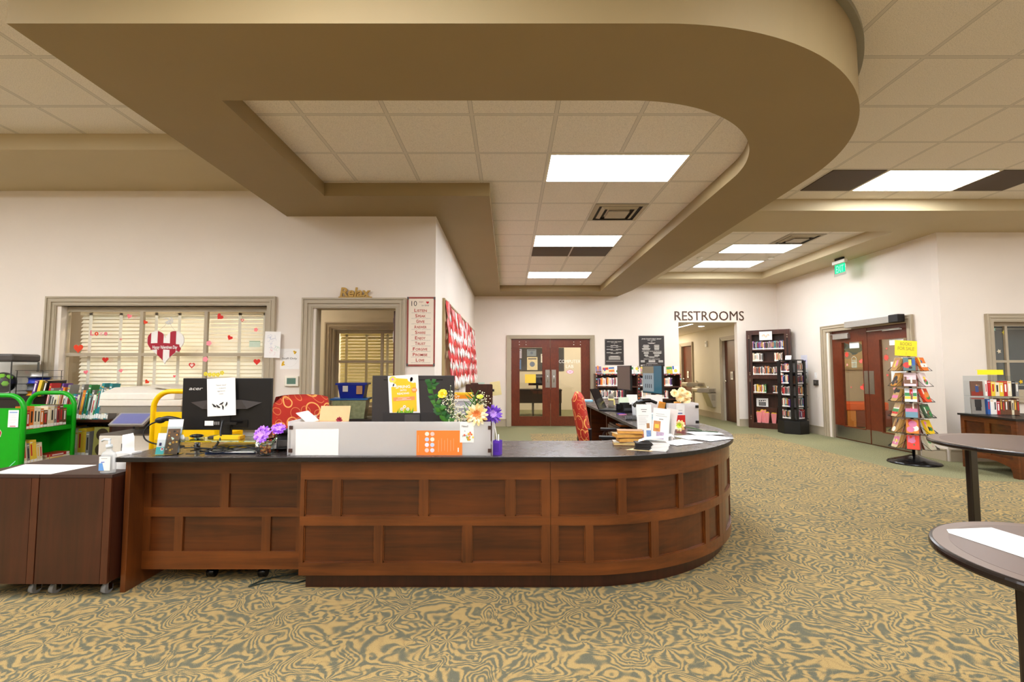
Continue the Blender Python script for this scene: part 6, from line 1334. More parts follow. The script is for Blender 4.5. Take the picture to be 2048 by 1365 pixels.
vs2 = thing('flower_vase', 'orange vase of cream silk roses standing behind the right frosted screen', 'vase', (1.62, 4.62, ZT))
MB().lathe([(.001, 0), (.035, 0), (.045, .06), (.03, .15), (.035, .2), (.028, .2), (.001, .16)], C('#e8a040', .5), 18).build('vessel', vs2)
r_ = random.Random(12)
for i, (dx, dz) in enumerate(((-.02, .03), (.05, .05), (.1, .02), (.03, -.01), (.09, -.03))):
    bloom(f'{["leftmost", "topmost", "rightmost", "central", "lowest"][i]} cream silk rose above the right frosted screen', (1.62, 4.62, ZT + .16), (1.60 + dx, 4.58, ZT + .25 + dz), .045, C('#fbe3ac', .6), C('#f8cf88', .6), (r_.uniform(-.4, .4), -1, .5), 9, 5, .8, name='silk_rose')
m = MB(); m.box(-.03, -.012, 0, .03, .012, .19, C('#f09a30', .5)); m.v = [tuple(Matrix.Rotation(R(14), 4, 'Y') @ Vector(v)) for v in m.v]; tag(m.build('envelope_folder', loc=(1.46, 4.72, ZT + .008)), 'orange slanted folder left of the cream roses', 'folder')
bloom_ = flower_pen('flower_pen', 'cream flower pen with green leaves lying on the papers by the red sign', (1.58, 3.95, ZT + .012), (1.395, 3.93, ZT + .05), .05, CREAM, C('#c8e03c', .6), (-.7, -.8, .3), 4, 10, wid=.5)
m = MB(); m.cyl((0, 0, .005), (.2, -.12, .005), .004, C('#2c4a2a', .5), n=8); tag(m.build('pen', loc=(1.47, 3.97, ZT + .004)), 'dark green stem pen lying across the white papers', 'pen')
# drawer pedestal + inner things
dp = thing('drawer_pedestal', 'brown metal drawer unit with a silver handle under the far desk run', 'drawers', (1.30, 5.52, 0))
MB().box(-.10, -.28, .02, .36, .28, .66, C('#4b3a2f', .4)).build('body', dp, bevel=.004)
for z0, z1 in ((.05, .32), (.34, .50), (.52, .64)):
    d_ = MB().box(-.118, -.27, z0, -.1005, .27, z1, C('#54423a', .4)).build('drawer', dp, bevel=.003); MB().tube([(-.118, -.06, (z0 + z1) / 2), (-.145, -.05, (z0 + z1) / 2), (-.145, .05, (z0 + z1) / 2), (-.118, .06, (z0 + z1) / 2)], .005, CHROME).build('handle', d_)
m = MB(); m.box(0, 0, 0, .2, .22, .01, C('#f0862a', .6)); m.box(.02, .05, .01, .16, .2, .014, PAPER); tag(m.build('paper_stack', loc=(1.22, 5.3, .661)), 'orange and white papers on the brown drawer unit', 'papers')

# ============================================================ BACK WALL
m = MB(); m.text('RESTROOMS', 0, 0, .215, C('#4a2f1c', .4, noise=0), w=1.60, z=.012, ext=.012, bold=0); tag(m.build('wall_lettering', loc=(4.605, YB - .001, 2.43), rot=UP), 'large brown RESTROOMS lettering above the hallway opening', 'sign lettering')
PLQ = C('#35302e', .4); LTR = C('#e6dfd4', .5, noise=0)
def plq(big):
    def f(m, w, h):
        def bar(x, y, bw, bh=.007): m.rect(x - bw / 2, y, x + bw / 2, y + bh, LTR, .0012)
        s = 1.0 if big else .72; c = w / 2
        m.text('JONES COUNTY PUBLIC LIBRARY', c, h * .885, .022 * s, LTR, w=w * .78, bold=.015); m.text('GRAY, GEORGIA', c, h * .845, .017 * s, LTR, w=w * .32); m.text('2008', c, h * .80, .014 * s, LTR)
        r_ = random.Random(3 if big else 4)
        if big:
            bar(c, h * .765, w * .3); bar(c, h * .75, w * .22)
            for i in range(8): bar(w * .28, h * (.70 - i * .021), w * r_.uniform(.18, .34)); bar(w * .7, h * (.70 - i * .021), w * r_.uniform(.16, .24))
            m.text('JONES COUNTY BOARD OF EDUCATION', c, h * .50, .018, LTR, w=w * .78)
            for i in range(3): bar(w * .28, h * (.475 - i * .02), w * .2); bar(w * .72, h * (.475 - i * .02), w * r_.uniform(.2, .38))
            for i in range(3): bar(w * .28, h * (.40 - i * .018), w * .15); bar(w * .7, h * (.40 - i * .018), w * .2)
            bar(c, h * .335, w * .5); bar(c, h * .315, w * .2); m.text('JONES COUNTY LIBRARY BOARD', c, h * .255, .02, LTR, w=w * .64)
            for i in range(4): bar(w * .14, h * (.22 - i * .018), w * .16); bar(c, h * (.225 - i * .018), w * .26); bar(w * .85, h * (.22 - i * .018), w * .18)
            bar(c, h * .13, w * .44); [m.rect(w * (.06 + .0355 * i), h * .05, w * (.085 + .0355 * i), h * .09, LTR, .0012) for i in range(25) if i not in (5, 7, 13, 20)]
        else:
            for y in (.75, .735, .67, .56, .43, .32): bar(c, h * y, w * .4, .005)
            for y in (.70, .60, .585, .47, .455): bar(w * .25, h * y, w * .34, .005); bar(w * .73, h * y, w * .3, .005)
            for i in range(7): bar(c, h * (.33 - i * .022), w * (.62 if i else .5), .005)
            bar(c, h * .13, w * .9, .006)
        for x in (.02, w - .02): m.disc(x, h - .02, .006, CHROME, .002, 8)
    return f
sheet('plaque', 'smaller black dedication plaque with pale lettering above the low dvd shelves', 'plaque', .43, .59, PLQ, (2.186, YB - .012, 1.405), UP, t=.012, fn=plq(False))
sheet('plaque', 'larger black dedication plaque with pale lettering left of the restroom hallway', 'plaque', .582, .735, PLQ, (2.968, YB - .012, 1.338), UP, t=.012, fn=plq(True))
# low dvd shelf
def low_unit(label, x0, x1, books, start_seed):
    r = thing('low_shelf', label, 'shelf', (x0, 10.6, 0)); w = x1 - x0
    for x in (0, w - .03): MB().box(x, 0, 0, x + .03, .31, 1.20, W_SH).build('side_panel', r)
    for z in (.06, .345, .62, .895, 1.172): MB().box(.0305, .002, z, w - .0305, .308, z + .028, W_SH).build('shelf', r)
    MB().box(.0305, .3085, 0, w - .0305, .315, 1.2, W_SH).build('back_panel', r); return r
low_unit('low dark wood dvd shelf unit nearest the computer lab doors', 1.915, 2.855, 0, 0); low_unit('low dark wood dvd shelf unit nearest the restroom hallway', 2.862, 3.805, 0, 0)
DV = ['white', 'grey', 'white', 'cream', 'navy', 'red', 'white', 'orange', 'purple', 'black']
row('on the upper shelf of the left low unit', 'dvds on the upper shelf of the left low unit', 'dvd case', (1.955, 10.615, .9235), 0, .66, (.17, .2), .13, (.018, .032), DV, 61)
row('on the lower shelf of the left low unit', 'dvds on the lower shelf of the left low unit', 'dvd case', (1.955, 10.615, .6485), 0, .6, (.17, .2), .13, (.02, .034), DV, 62)
row('on the upper shelf of the right low unit', 'dvds on the upper shelf of the right low unit', 'dvd case', (2.90, 10.615, .9235), 0, .72, (.17, .2), .13, (.018, .032), DV, 63)
row('on the lower shelf of the right low unit', 'dvds on the lower shelf of the right low unit', 'dvd case', (2.90, 10.615, .6485), 0, .62, (.17, .2), .13, (.02, .034), DV, 64)
g_ = MB(); r_ = random.Random(6); GC = ['#f08a4a', '#e84a8a', '#f7c0cc', '#7ac8d8', '#e8405a', '#f0a050']
pts = [(1.92 + .06 * i, 10.588, 1.196 - .012 * (i % 3)) for i in range(32)] + [(3.79, 10.588, 1.15 - .07 * i) for i in range(9)]
pts2 = [(2.86, 10.588, 1.15 - .07 * i) for i in range(9)] + [(1.925, 10.588, 1.15 - .07 * i) for i in range(5)]
g_.tube(pts, .003, C('#e8888a', .6), 4)
for i, p in enumerate(pts + pts2): g_.ball(p, .011 + .006 * (i % 3 == 0), C(GC[i % 6], .5, noise=0), 4)
tag(g_.build('garland'), 'colourful pink and orange bead garland draped along the low dvd shelves', 'garland')
ART = lambda s: (lambda q: [(q.choice('dbvt'), q.uniform(-.4, .4), q.uniform(.15, .7), q.uniform(.12, .35), q.choice(['#c9342c', '#f2d24a', '#2c5aa8', '#3a8a4a', '#f2ece0', '#2a2626', '#e88a3c', '#d87aa0', '#7a5238'])) for _ in range(5)])(random.Random(s))
FB = [('purple and grey', '#8a7a9a', 1198), ('cream and gold', '#e8dcb0', 1212), ('cream and red', '#f0e6c8', 1224), ('white and pale blue', '#f4f6f8', 1236), ('salmon and white', '#e8b8a4', 1249), ('white and grey', '#f5f3f0', 1262), ('cream and pink', '#f2e6da', 1275), ('dark and tan', '#a8946a', 1288), ('plain white', '#fbfaf8', 1301), ('pale cream', '#efe6cf', 1313), ('bright white', '#fbfbfb', 1325), ('yellow-green', '#c9b83a', 1340), ('white and red', '#f6f0ea', 1352)]
for i, (nm, c, px) in enumerate(FB):
    p = aty(px, 760, 10.68); cover('dvd_case', f'{nm} dvd case face out on the low shelves, {ordn(i + 1)} from the left', .125, .165, .014, (p.x, 10.68, 1.2005), (PI / 2 - .15, R(-3), 0), c, ART(80 + i)[:3] if 'white' != nm[-5:] and 'plain' not in nm and 'bright' not in nm else [], group='dvd cases face out on the low shelves', cat='dvd')

# computer lab contents
sheet('door_note', 'yellow paper taped inside the left computer lab door glass', 'note', .25, .20, C('#ffd04a', .6), (.345, YB + .045, .985), UP)
dk = thing('lab_desk', 'dark computer desk seen through the left computer lab door', 'desk', (.55, 13.6, 0)); MB().box(-.75, -.3, .70, .9, .3, .74, C('#2b241f', .4)).build('top', dk); MB().box(-.74, -.28, .36, .89, -.26, .70, C('#332a25', .5)).build('modesty_panel', dk)
for x in (-.7, .1, .86): MB().box(x - .02, -.25, 0, x + .02, .25, .70, C('#26201c', .5)).build('leg', dk)
for i, x in enumerate((.02, .78)): monitor('monitor', ['black lab monitor seen through the door glass, left of the pair', 'black lab monitor seen through the door glass, right of the pair'][i], x, 13.7, .7405, .5, .32, .26)
ns = thing('lab_display_board', 'dark display board with posters on the far computer lab wall', 'display board', (.75, 15.399, 0), rot=UP)
MB().box(-.9, 1.25, 0, 1.0, 2.0, .02, C('#2a2826', .6)).build('board', ns)
for lb, x, z, w_, h_, c in (('pale purple poster at the upper left of the lab display board', -.75, 1.66, .38, .3, '#c9c4dc'), ('blue poster at the lower left of the lab display board', -.75, 1.3, .36, .32, '#5a86c0'), ('tall cream poster in the middle of the lab display board', -.2, 1.28, .34, .42, '#f0dcb0'), ('small framed poster at the top of the lab display board', -.2, 1.73, .3, .22, '#8a98a8'), ('white poster at the right of the lab display board', .25, 1.52, .3, .28, '#efe9df')):
    sheet('poster', lb, 'poster', w_, h_, C(c, .6, noise=.25, scale=12), (.75 + x, 15.375, z), UP, fn=lambda m, w, h: (m.disc(w * .5, h * .45, h * .2, C('#6a7a98', .6, noise=.2), .001), m.rect(w * .1, h * .82, w * .9, h * .9, C('#4a4a5a', .6), .001)))
m = MB(); OVP = C('#e07ab8', .5, noise=0); m.disc(0, 0, .045, OVP, 0, 24, 1.8); m.disc(0, 0, .038, C('#f7e9f0', .5, noise=0), .0006, 24, 1.75); m.rect(-.04, -.003, .04, .012, OVP, .0012); m.rect(-.03, -.018, .03, -.01, OVP, .0012); tag(m.build('oval_sticker', loc=(1.385, YB + .0475, 1.24), rot=UP), 'small pink and white oval sticker below the computer lab lettering', 'sticker')

# hallway: drinking fountains, emergency strobe
def fountain(label, y, zt, full):
    r = thing('drinking_fountain', label, 'drinking fountain', (5.44, y, 0), rz=0); ST_ = C('#c2b8a6', .35, .7)
    m = MB(); m.prism([(-.50, zt - .09), (-.50, zt - .02), (-.46, zt), (-.02, zt), (0, zt), (0, zt - .1), (-.42, zt - .12)], -.2, .2, ST_, M=Matrix(((1, 0, 0, 0), (0, 0, 1, 0), (0, 1, 0, 0), (0, 0, 0, 1)))); m.build('basin', r, bevel=.008)
    if full: m = MB(); m.prism([(-.22, zt - .13), (0, zt - .13), (0, zt - .5), (-.08, zt - .5)], -.19, .19, ST_, M=Matrix(((1, 0, 0, 0), (0, 0, 1, 0), (0, 1, 0, 0), (0, 0, 0, 1)))); m.build('cabinet', r, bevel=.006)
    m = MB(); m.cyl((-.12, 0, zt), (-.12, 0, zt + .035), .03, CHROME); m.tube([(-.12, 0, zt + .03), (-.15, 0, zt + .05), (-.17, 0, zt + .045)], .01, CHROME); m.build('spout', r)
    m = MB()
    for i in range(6): m.box(-.19 + i * .001, -.205, zt - .1 + i * .013, -.04, -.2005, zt - .094 + i * .013, C('#6e675c', .5))
    if full:
        for i in range(8): m.box(-.12, -.194, zt - .32 + i * .02, -.02, -.1905, zt - .31 + i * .02, C('#8a8274', .5))
    m.build('grille', r)
fountain('lower steel drinking fountain with a tall cabinet in the restroom hallway', 12.8, .80, True); fountain('higher steel drinking fountain behind the lower one in the hallway', 13.55, .93, False)
sb2 = thing('alarm_strobe', 'small white alarm strobe on the hallway wall between the two doors', 'alarm', (5.44, 13.1, 2.0), rot=RW); MB().box(-.05, -.08, 0, .05, .08, .04, WHITE).build('case', sb2, bevel=.005); MB().box(-.03, 0, .0401, .03, .05, .05, C('#e0dccf', .2)).build('lens', sb2)

# ============================================================ TALL BOOKCASE + DVD TOWER
TB = Vector((5.34, 10.72, 0)); BRZ = -math.atan2(.52, .68); BW = .86
tb = thing('tall_bookcase', 'tall dark wood bookcase of dvds standing diagonally in the far corner', 'bookcase', tuple(TB), rz=BRZ)
DB = .2
def bb_(n, *a, **k): return MB().box(*a, W_SH).build(n, tb, **k)
bb_('side_panel', 0, 0, 0, .11, DB, 2.17); bb_('side_panel', BW - .11, 0, 0, BW, DB, 2.17); bb_('crown', .1105, -.004, 2.07, BW - .1105, DB, 2.17); bb_('back_panel', .1105, DB - .012, .12, BW - .1105, DB, 2.07)
bb_('plinth', .1105, 0, 0, BW - .1105, DB, .12)
LV = (1.735, 1.475, 1.175, .775)
for i, z in enumerate(LV): bb_('shelf', .1105, .004, z - .022, BW - .1105, DB - .0125, z)
bb_('middle_rail', .1105, -.003, 1.09, BW - .1105, .02, 1.152)
m = MB()
for x in (.055, BW - .055): m.box(x - .014, -.0015, .3, x + .014, -.0005, 1.0, C('#1d0e08', .5)); m.box(x - .014, -.0015, 1.25, x + .014, -.0005, 1.98, C('#1d0e08', .5))
m.build('side_groove', tb); 
for x in (.055, BW - .055):
    for z in (.2, .25, 1.04, 1.075, 1.175, 1.215, 2.0, 2.045): MB().ball((x, -.001, z), .016, C('#8a7a6a', .3, .8), 6, (1, .5, 1)).build('rosette', tb)
def tbp(x, y, z): c, s = math.cos(BRZ), math.sin(BRZ); return (TB.x + x * c - y * s, TB.y + x * s + y * c, z)
DV2 = ['navy', 'grey', 'purple', 'grey', 'black', 'brown', 'blue', 'black', 'brown', 'grey', 'cream', 'teal', 'black']
def tr(wh, gr, x, z, L, seed, pal=DV2, kind='dvd case'): row(wh, gr, kind, tbp(x, .008, z + .0005), BRZ, L, (.165, .2), .13, (.014, .026), pal, seed)
tr('on the top shelf of the tall bookcase', 'dvds on the top shelf of the tall bookcase', .12, LV[0], .62, 71)
tr('at left on the second bookcase shelf', 'left dvds on the second shelf of the tall bookcase', .12, LV[1], .22, 72, ['white', 'grey', 'white', 'brown', 'cream'])
tr('at right on the second bookcase shelf', 'right dvds on the second shelf of the tall bookcase', .55, LV[1], .18, 73, ['white', 'orange', 'brown', 'cream'])
tr('on the third shelf of the tall bookcase', 'dvds on the third shelf of the tall bookcase', .12, LV[2], .6, 74, ['black', 'grey', 'black', 'brown', 'white', 'black', 'orange'])
tr('at left on the fourth bookcase shelf', 'left dvds on the fourth shelf of the tall bookcase', .12, LV[3], .26, 75, ['cream', 'green', 'red', 'brown', 'white', 'yellow'])
tr('at right on the fourth bookcase shelf', 'right dvds on the fourth shelf of the tall bookcase', .5, LV[3], .22, 76, ['grey', 'cream', 'orange', 'black', 'yellow'])
def draw_(m, w, h):
    for i in range(10): m.disc(w * (.25 + .055 * i), h * (.5 + .12 * math.sin(i)), .018, C(['#f3c9b0', '#f6dcc8', '#eec0a8'][i % 3], .7, noise=0), .001, 10)
    lines(m, w * .2, w * .8, h * .15, h * .3, 3, C('#e0b8a0', .7, noise=0), .003)
sheet('paper_sign', 'white paper with a faint peach drawing on the top of the tall bookcase', 'sign', .25, .19, PAPER, tbp(.27, -.008, 1.945), (PI / 2, 0, BRZ), fn=draw_)
def clap(m, w, h):
    K = C('#1d1c1c', .6, noise=0); m.rect(w * .2, h * .1, w * .8, h * .55, K, .001); m.poly([(w * .2, h * .6, .001), (w * .8, h * .68, .001), (w * .8, h * .82, .001), (w * .2, h * .74, .001)], K)
    for i in range(3): m.poly([(w * (.28 + i * .18), h * .62, .0015), (w * (.34 + i * .18), h * .63, .0015), (w * (.4 + i * .18), h * .78, .0015), (w * (.34 + i * .18), h * .77, .0015)], WHITE)
    for y in (.2, .32, .44): m.rect(w * .25, h * y, w * .75, h * (y + .02), WHITE, .0015)
sheet('movie_sign', 'white card with a black film clapperboard in the lower shelf of the bookcase', 'sign', .235, .185, PAPER, tbp(.15, .12, .47), (PI / 2, 0, BRZ), fn=clap)
bx_ = thing('display_riser', 'low dark riser box at the bottom of the tall bookcase', 'riser', tbp(.3, .165, .1205), rz=BRZ); MB().box(-.17, -.02, 0, .25, .02, .33, W_SH).build('box', bx_)
PK = C('#f5a4a4', .6); 
def popcorn(label, x, y, tall=.2):
    r = thing('popcorn_box', label, 'popcorn box', tbp(x, y, .1205), rz=BRZ, group='pink striped popcorn boxes'); m = MB()
    m.add([(-.035, -.03, 0), (.035, -.03, 0), (.035, .03, 0), (-.035, .03, 0), (-.055, -.04, tall), (.055, -.04, tall), (.055, .04, tall), (-.055, .04, tall)], [(0, 1, 5, 4), (1, 2, 6, 5), (2, 3, 7, 6), (3, 0, 4, 7), (0, 1, 2, 3)], PK)
    for i in range(4):
        a, b = -.028 + i * .016, -.022 + i * .016; m.add([(a, -.0305, .004), (b, -.0305, .004), (b * 1.55, -.0405, tall - .002), (a * 1.55, -.0405, tall - .002)], [(0, 1, 2, 3)], C('#e8605c', .6, noise=0))
    m.build('carton', r); q = MB(); r_ = random.Random(int(x * 99))
    for i in range(16): q.ball((r_.uniform(-.045, .045), r_.uniform(-.03, .03), tall + r_.uniform(0, .012)), .011, C('#f2c22c', .6, noise=0), 4)
    q.build('popcorn', r)
popcorn('leftmost pink striped popcorn box in the bottom of the tall bookcase', .21, .06, .235); popcorn('middle pink striped popcorn box in the bottom of the tall bookcase', .36, .05, .225); popcorn('pink popcorn box nearest the dark dvd tower in the bookcase', .50, .07, .21); popcorn('rear pink popcorn box behind the middle one in the bookcase', .29, .095, .27)
# dvd tower
tw = thing('dvd_tower', 'black hexagonal revolving dvd tower in front of the tall bookcase', 'dvd rack', (5.79, 9.80, 0), rz=R(-65)); TW = Vector((5.79, 9.80, 0)); TRZ = R(-65)
KB = C('#15120f', .45)
MB().prism([(.28 * math.cos(R(a)), .28 * math.sin(R(a))) for a in (30, 90, 150, 210, 270, 330)], 0, .26, KB).build('base', tw, bevel=.004)
MB().prism([(.25 * math.cos(R(a)), .25 * math.sin(R(a))) for a in (30, 90, 150, 210, 270, 330)], .265, .285, KB).build('turntable', tw)
MB().box(-.16, -.16, 1.475, .16, .16, 1.495, KB).build('top_plate', tw)
TZ = (.30, .535, .77, 1.005, 1.24)
for z in TZ: MB().box(-.2, -.2, z - .012, .2, .2, z, KB).build('tier', tw)
MB().box(-.055, -.055, .286, .055, .055, 1.474, KB).build('core', tw)
for a in range(4):
    M = Matrix.Rotation(a * PI / 2, 4, 'Z'); m = MB(); m.box(.10, -.2, .286, .16, -.188, 1.474, KB, M); m.box(.188, -.16, .286, .2, -.10, 1.474, KB, M); m.build('corner_post', tw)
def twp(x, y, z): c, s = math.cos(TRZ), math.sin(TRZ); return (TW.x + x * c - y * s, TW.y + x * s + y * c, z)
sd = 100
for ti, z in enumerate(TZ):
    lv = ['bottom', 'second lowest', 'middle', 'second highest', 'top'][ti]; sd += 1
    row(f'on the {lv} front tower tier', f'dvds on the front of the {lv} tower tier', 'dvd case', twp(-.088, -.19, z + .0005), TRZ, .18, (.16, .19), .11, (.018, .03), DV2 + ['red', 'yellow'], sd)
    row(f'on the {lv} right tower tier', f'dvds on the right side of the {lv} tower tier', 'dvd case', twp(.19, -.088, z + .0005), TRZ + PI / 2, .18, (.16, .19), .11, (.018, .03), DV2 + ['red', 'orange'], sd + 20)
sheet('tower_sign', 'small white folded card on top of the dvd tower', 'sign', .13, .09, PAPER, twp(-.09, -.05, 1.4955), (PI / 2 - .2, 0, TRZ), fn=lambda m, w, h: lines(m, .03, w - .03, .04, .06, 2, GREYT, .003))

# ============================================================ RIGHT WALL
def vote(m, w, h): [m.rect(w * (.22 + .15 * i), h * .5, w * (.33 + .15 * i), h * .62, C('#4a4f98', .6, noise=0), .001) for i in range(4)]; lines(m, .03, w - .03, h * .78, h * .86, 2, GREYT, .002); m.rect(w * .45, h * .2, w * .55, h * .36, C('#6a6a78', .6, noise=0), .001)
sheet('notice', 'upper white notice with blue lettering on the right wall beside the dvd tower', 'notice', .21, .275, C('#dddae4', .7), (XR - .0007, 10.09, 1.322), RW, fn=vote)
def grn(m, w, h): m.poly([(w * .35, h * .3, .001), (w * .55, h * .2, .001), (w * .75, h * .35, .001), (w * .7, h * .55, .001), (w * .5, h * .62, .001), (w * .42, h * .8, .001), (w * .3, h * .75, .001), (w * .38, h * .5, .001)], C('#1f5a3a', .6, noise=0)); lines(m, .03, w - .03, h * .1, h * .15, 2, GREYT, .002)
sheet('notice', 'lower white notice with a dark green shape on the right wall', 'notice', .23, .28, C('#d4d6d2', .7), (XR - .0007, 10.09, 1.02), RW, fn=grn)
m = MB(); m.box(-.035, -.06, 0, .035, .06, .008, WHITE); m.box(-.01, -.02, .008, .01, .02, .014, WHITE); tag(m.build('light_switch', loc=(XR, 9.62, 1.175), rot=RW), 'white light switch plate left of the right-hand doors', 'switch')
m = MB(); m.box(-.055, -.055, 0, .055, .055, .035, C('#3a332e', .4)); m.box(-.03, -.02, .035, .03, .03, .037, C('#6a625a', .4)); tag(m.build('card_reader', loc=(XR, 9.6, 1.03), rot=RW, bevel=.004), 'small dark card reader below the light switch', 'card reader')
# door stickers and papers
def dstick(leafx, y, z, s, c, lb, kind='heart', rot=0):
    m = MB(); mt = C(c, .5, noise=0)
    if kind == 'heart': m.heart(0, 0, s, mt, .0, rot, t=.001)
    elif kind == 'leaf':
        pts = []
        for k_ in range(14): a = 2 * PI * k_ / 14 + .2; q = s * (.5 if k_ % 2 else .28); pts.append((q * math.cos(a), q * math.sin(a)))
        m.prism(pts, 0, .001, mt)
    else:
        for x in (-.04, -.02, 0, .02, .04): m.rect(x * s * 8 - .003, -.5 * s, x * s * 8 + .003, .3 * s, mt, .0005)
        m.ringd(0, .28 * s, .34 * s, .006, mt, .0006, 16, 0, PI); m.rect(-.35 * s, -.52 * s, .35 * s, -.48 * s, mt, .0006); m.rect(-.4 * s, -.02 * s, .4 * s, .02 * s, mt, .0006)
    tag(m.build('door_sticker', loc=(XR + .0595, y, z), rot=RW), lb, 'sticker')
for a in ((0, 8.80, 1.57, .12, '#e8483c', 'large red leaf sticker at the upper left of the left door glass', 'leaf'), (0, 8.45, 1.44, .09, '#e86a60', 'red heart sticker at the right edge of the left door glass', 'heart', .5), (0, 8.80, 1.38, .05, '#f0a09a', 'small pale pink sticker low on the left door glass', 'heart', 1.2), (0, 8.43, .98, .13, '#e8584c', 'big red heart sticker beside the left door pull plate', 'heart', .6), (0, 8.72, .97, .04, '#e07068', 'tiny red sticker near the bottom of the left door glass', 'leaf'), (0, 8.62, 1.42, .17, '#cfe6da', 'pale green arched logo decal on the left door glass', 'logo'), (0, 7.86, 1.64, .04, '#d86a60', 'tiny red sticker at the top of the right door glass', 'heart', .3), (0, 7.88, 1.49, .13, '#e8584c', 'large red leaf sticker on the left edge of the right door glass', 'leaf'), (0, 7.87, 1.2, .05, '#e06058', 'small red sticker halfway down the right door glass', 'heart', -.2), (0, 7.66, 1.38, .19, '#e4dcc6', 'pale arched logo decal on the right door glass', 'logo'), (0, 7.73, .98, .07, '#eaa09a', 'pink heart sticker below the notice on the right door glass', 'heart', .3)):
    dstick(*a)
PG = C('#f0f2ee', .7, noise=.02)
sheet('door_notice', 'small white notice at the top of the left door glass', 'notice', .24, .12, PG, (XR + .059, 8.72, 1.68), RW); sheet('door_notice', 'small white notice at the top of the right door glass', 'notice', .28, .12, PG, (XR + .059, 7.80, 1.69), RW)
sheet('door_notice', 'white printed notice in the middle of the right door glass', 'notice', .30, .36, PG, (XR + .0575, 7.79, 1.06), RW, fn=lambda m, w, h: lines(m, .03, w - .03, .06, h - .06, 9, C('#a0a8b0', .7, noise=0), .003))
# lobby beyond
mu = thing('wall_mural', 'framed landscape painting on the lobby wall behind the left door', 'painting', (8.35, 11.899, 1.35), rot=UP)
m = MB(); m.box(-1.3, 0, 0, .5, 1.05, .03, C('#e8d2a0', .6)); r_ = random.Random(14)
for i in range(26):
    x, y, s = r_.uniform(-1.0, .3), r_.uniform(.25, .8), r_.uniform(.06, .18); m.disc(x, y, s, C(['#5f7a5a', '#6a8a98', '#c9c4b0', '#8a9a8a', '#a8543c', '#4a5a58', '#b8a888'][i % 7], .7, noise=.2, scale=20), .031 + i * .0004, 12, 1.5)
m.build('canvas', mu); MB().box(-1.34, -.06, 0, .54, -.001, .06, C('#c9b48c', .5)).build('ledge', mu)
sf = thing('lobby_bench', 'orange and green striped bench in the lobby behind the right-hand doors', 'bench', (7.9, 10.9, 0)); m = MB(); m.box(-1.2, -.25, .38, .55, .25, .56, C('#d8602c', .7)); m.build('seat_pad', sf, bevel=.03)
m = MB()
for i in range(9): m.box(-1.19 + i * .2, -.25, .02, -1.0 + i * .2, .25, .379, C(['#4a6a3a', '#c9823c', '#7a3a2a'][i % 3], .7))
m.build('striped_base', sf)
# room seen through window 3: decals
for lb, px, py, c in (('pale green paper star on the right-hand window glass', 1991, 659, '#a8d8c8'), ('yellow paper star on the right-hand window glass', 2012, 665, '#f2d83a'), ('cream paper star on the right-hand window glass', 2002, 703, '#e8dcc0'), ('yellow paper cutout at the lower right of the right-hand window', 2046, 764, '#f2c81c')):
    p = aty(px, py, 6.835); m = MB()
    m.prism([(.035 * (1 if k_ % 2 else .5) * math.cos(2 * PI * k_ / 10), .035 * (1 if k_ % 2 else .5) * math.sin(2 * PI * k_ / 10)) for k_ in range(10)], 0, .001, C(c, .5)); tag(m.build('window_cling', loc=(p.x, 6.862, p.z), rot=UP), lb, 'window decoration')

# ============================================================ BOOK SPINNER (books for sale)
SPC = Vector((5.59, 6.66, 0)); sp = thing('book_spinner', 'black wire revolving rack of paperbacks with a round base by the right-hand doors', 'book rack', tuple(SPC))
MB().lathe([(.001, 0), (.30, 0), (.305, .008), (.29, .025), (.14, .075), (.045, .115), (.001, .115)], BLACKG, 40).build('base', sp)
MB().cyl((0, 0, .1), (0, 0, 1.5), .018, BLACK).build('pole', sp)
TZS = [.215 + .212 * i for i in range(6)]
for i, z in enumerate(TZS):
    m = MB(); W_ = .265 - .008 * (i)
    for k_ in range(6):
        M = Matrix.Rotation(k_ * PI / 3 + R(-40), 4, 'Z'); wd = .085
        A = [(-wd, -.06, z + .165), (-wd, -W_, z), (wd, -W_, z), (wd, -.06, z + .165)]
        m.tube(A, .0028, BLACK, 5, M=M); m.tube([(-wd, -.06, z), (-wd, -W_, z)], .0028, BLACK, 5, M=M); m.tube([(wd, -.06, z), (wd, -W_, z)], .0028, BLACK, 5, M=M); m.tube([(-wd, -.06, z + .165), (-wd, -.06, z), (wd, -.06, z), (wd, -.06, z + .165)], .0028, BLACK, 5, M=M)
        m.tube([(0, 0, z), (0, -.06, z)], .004, BLACK, 5, M=M)
    m.build('wire_tier', sp)
BKS = [[('tan', '#b88a4a'), ('green landscape', '#4a6a6a'), ('orange sunset', '#e0762c')], [('mustard', '#c98a2c'), ('pale pink portrait', '#e6cdd2'), ('pale pink floral', '#ecd8d8')], [('tan', '#c09a5c'), ('white and green garden', '#dfe6ea'), ('red and orange', '#e84a28')], [('light tan', '#cdb082'), ('blue-grey waterfall', '#6f98a8'), ('dark green', '#4a6048')], [('brown', '#b58c50'), ('red and yellow', '#e0862c'), ('yellow', '#f2c81c')], [('cream', '#d9c49a'), ('bright red', '#e8402c'), ('cream and grey', '#c9c0a4')]]
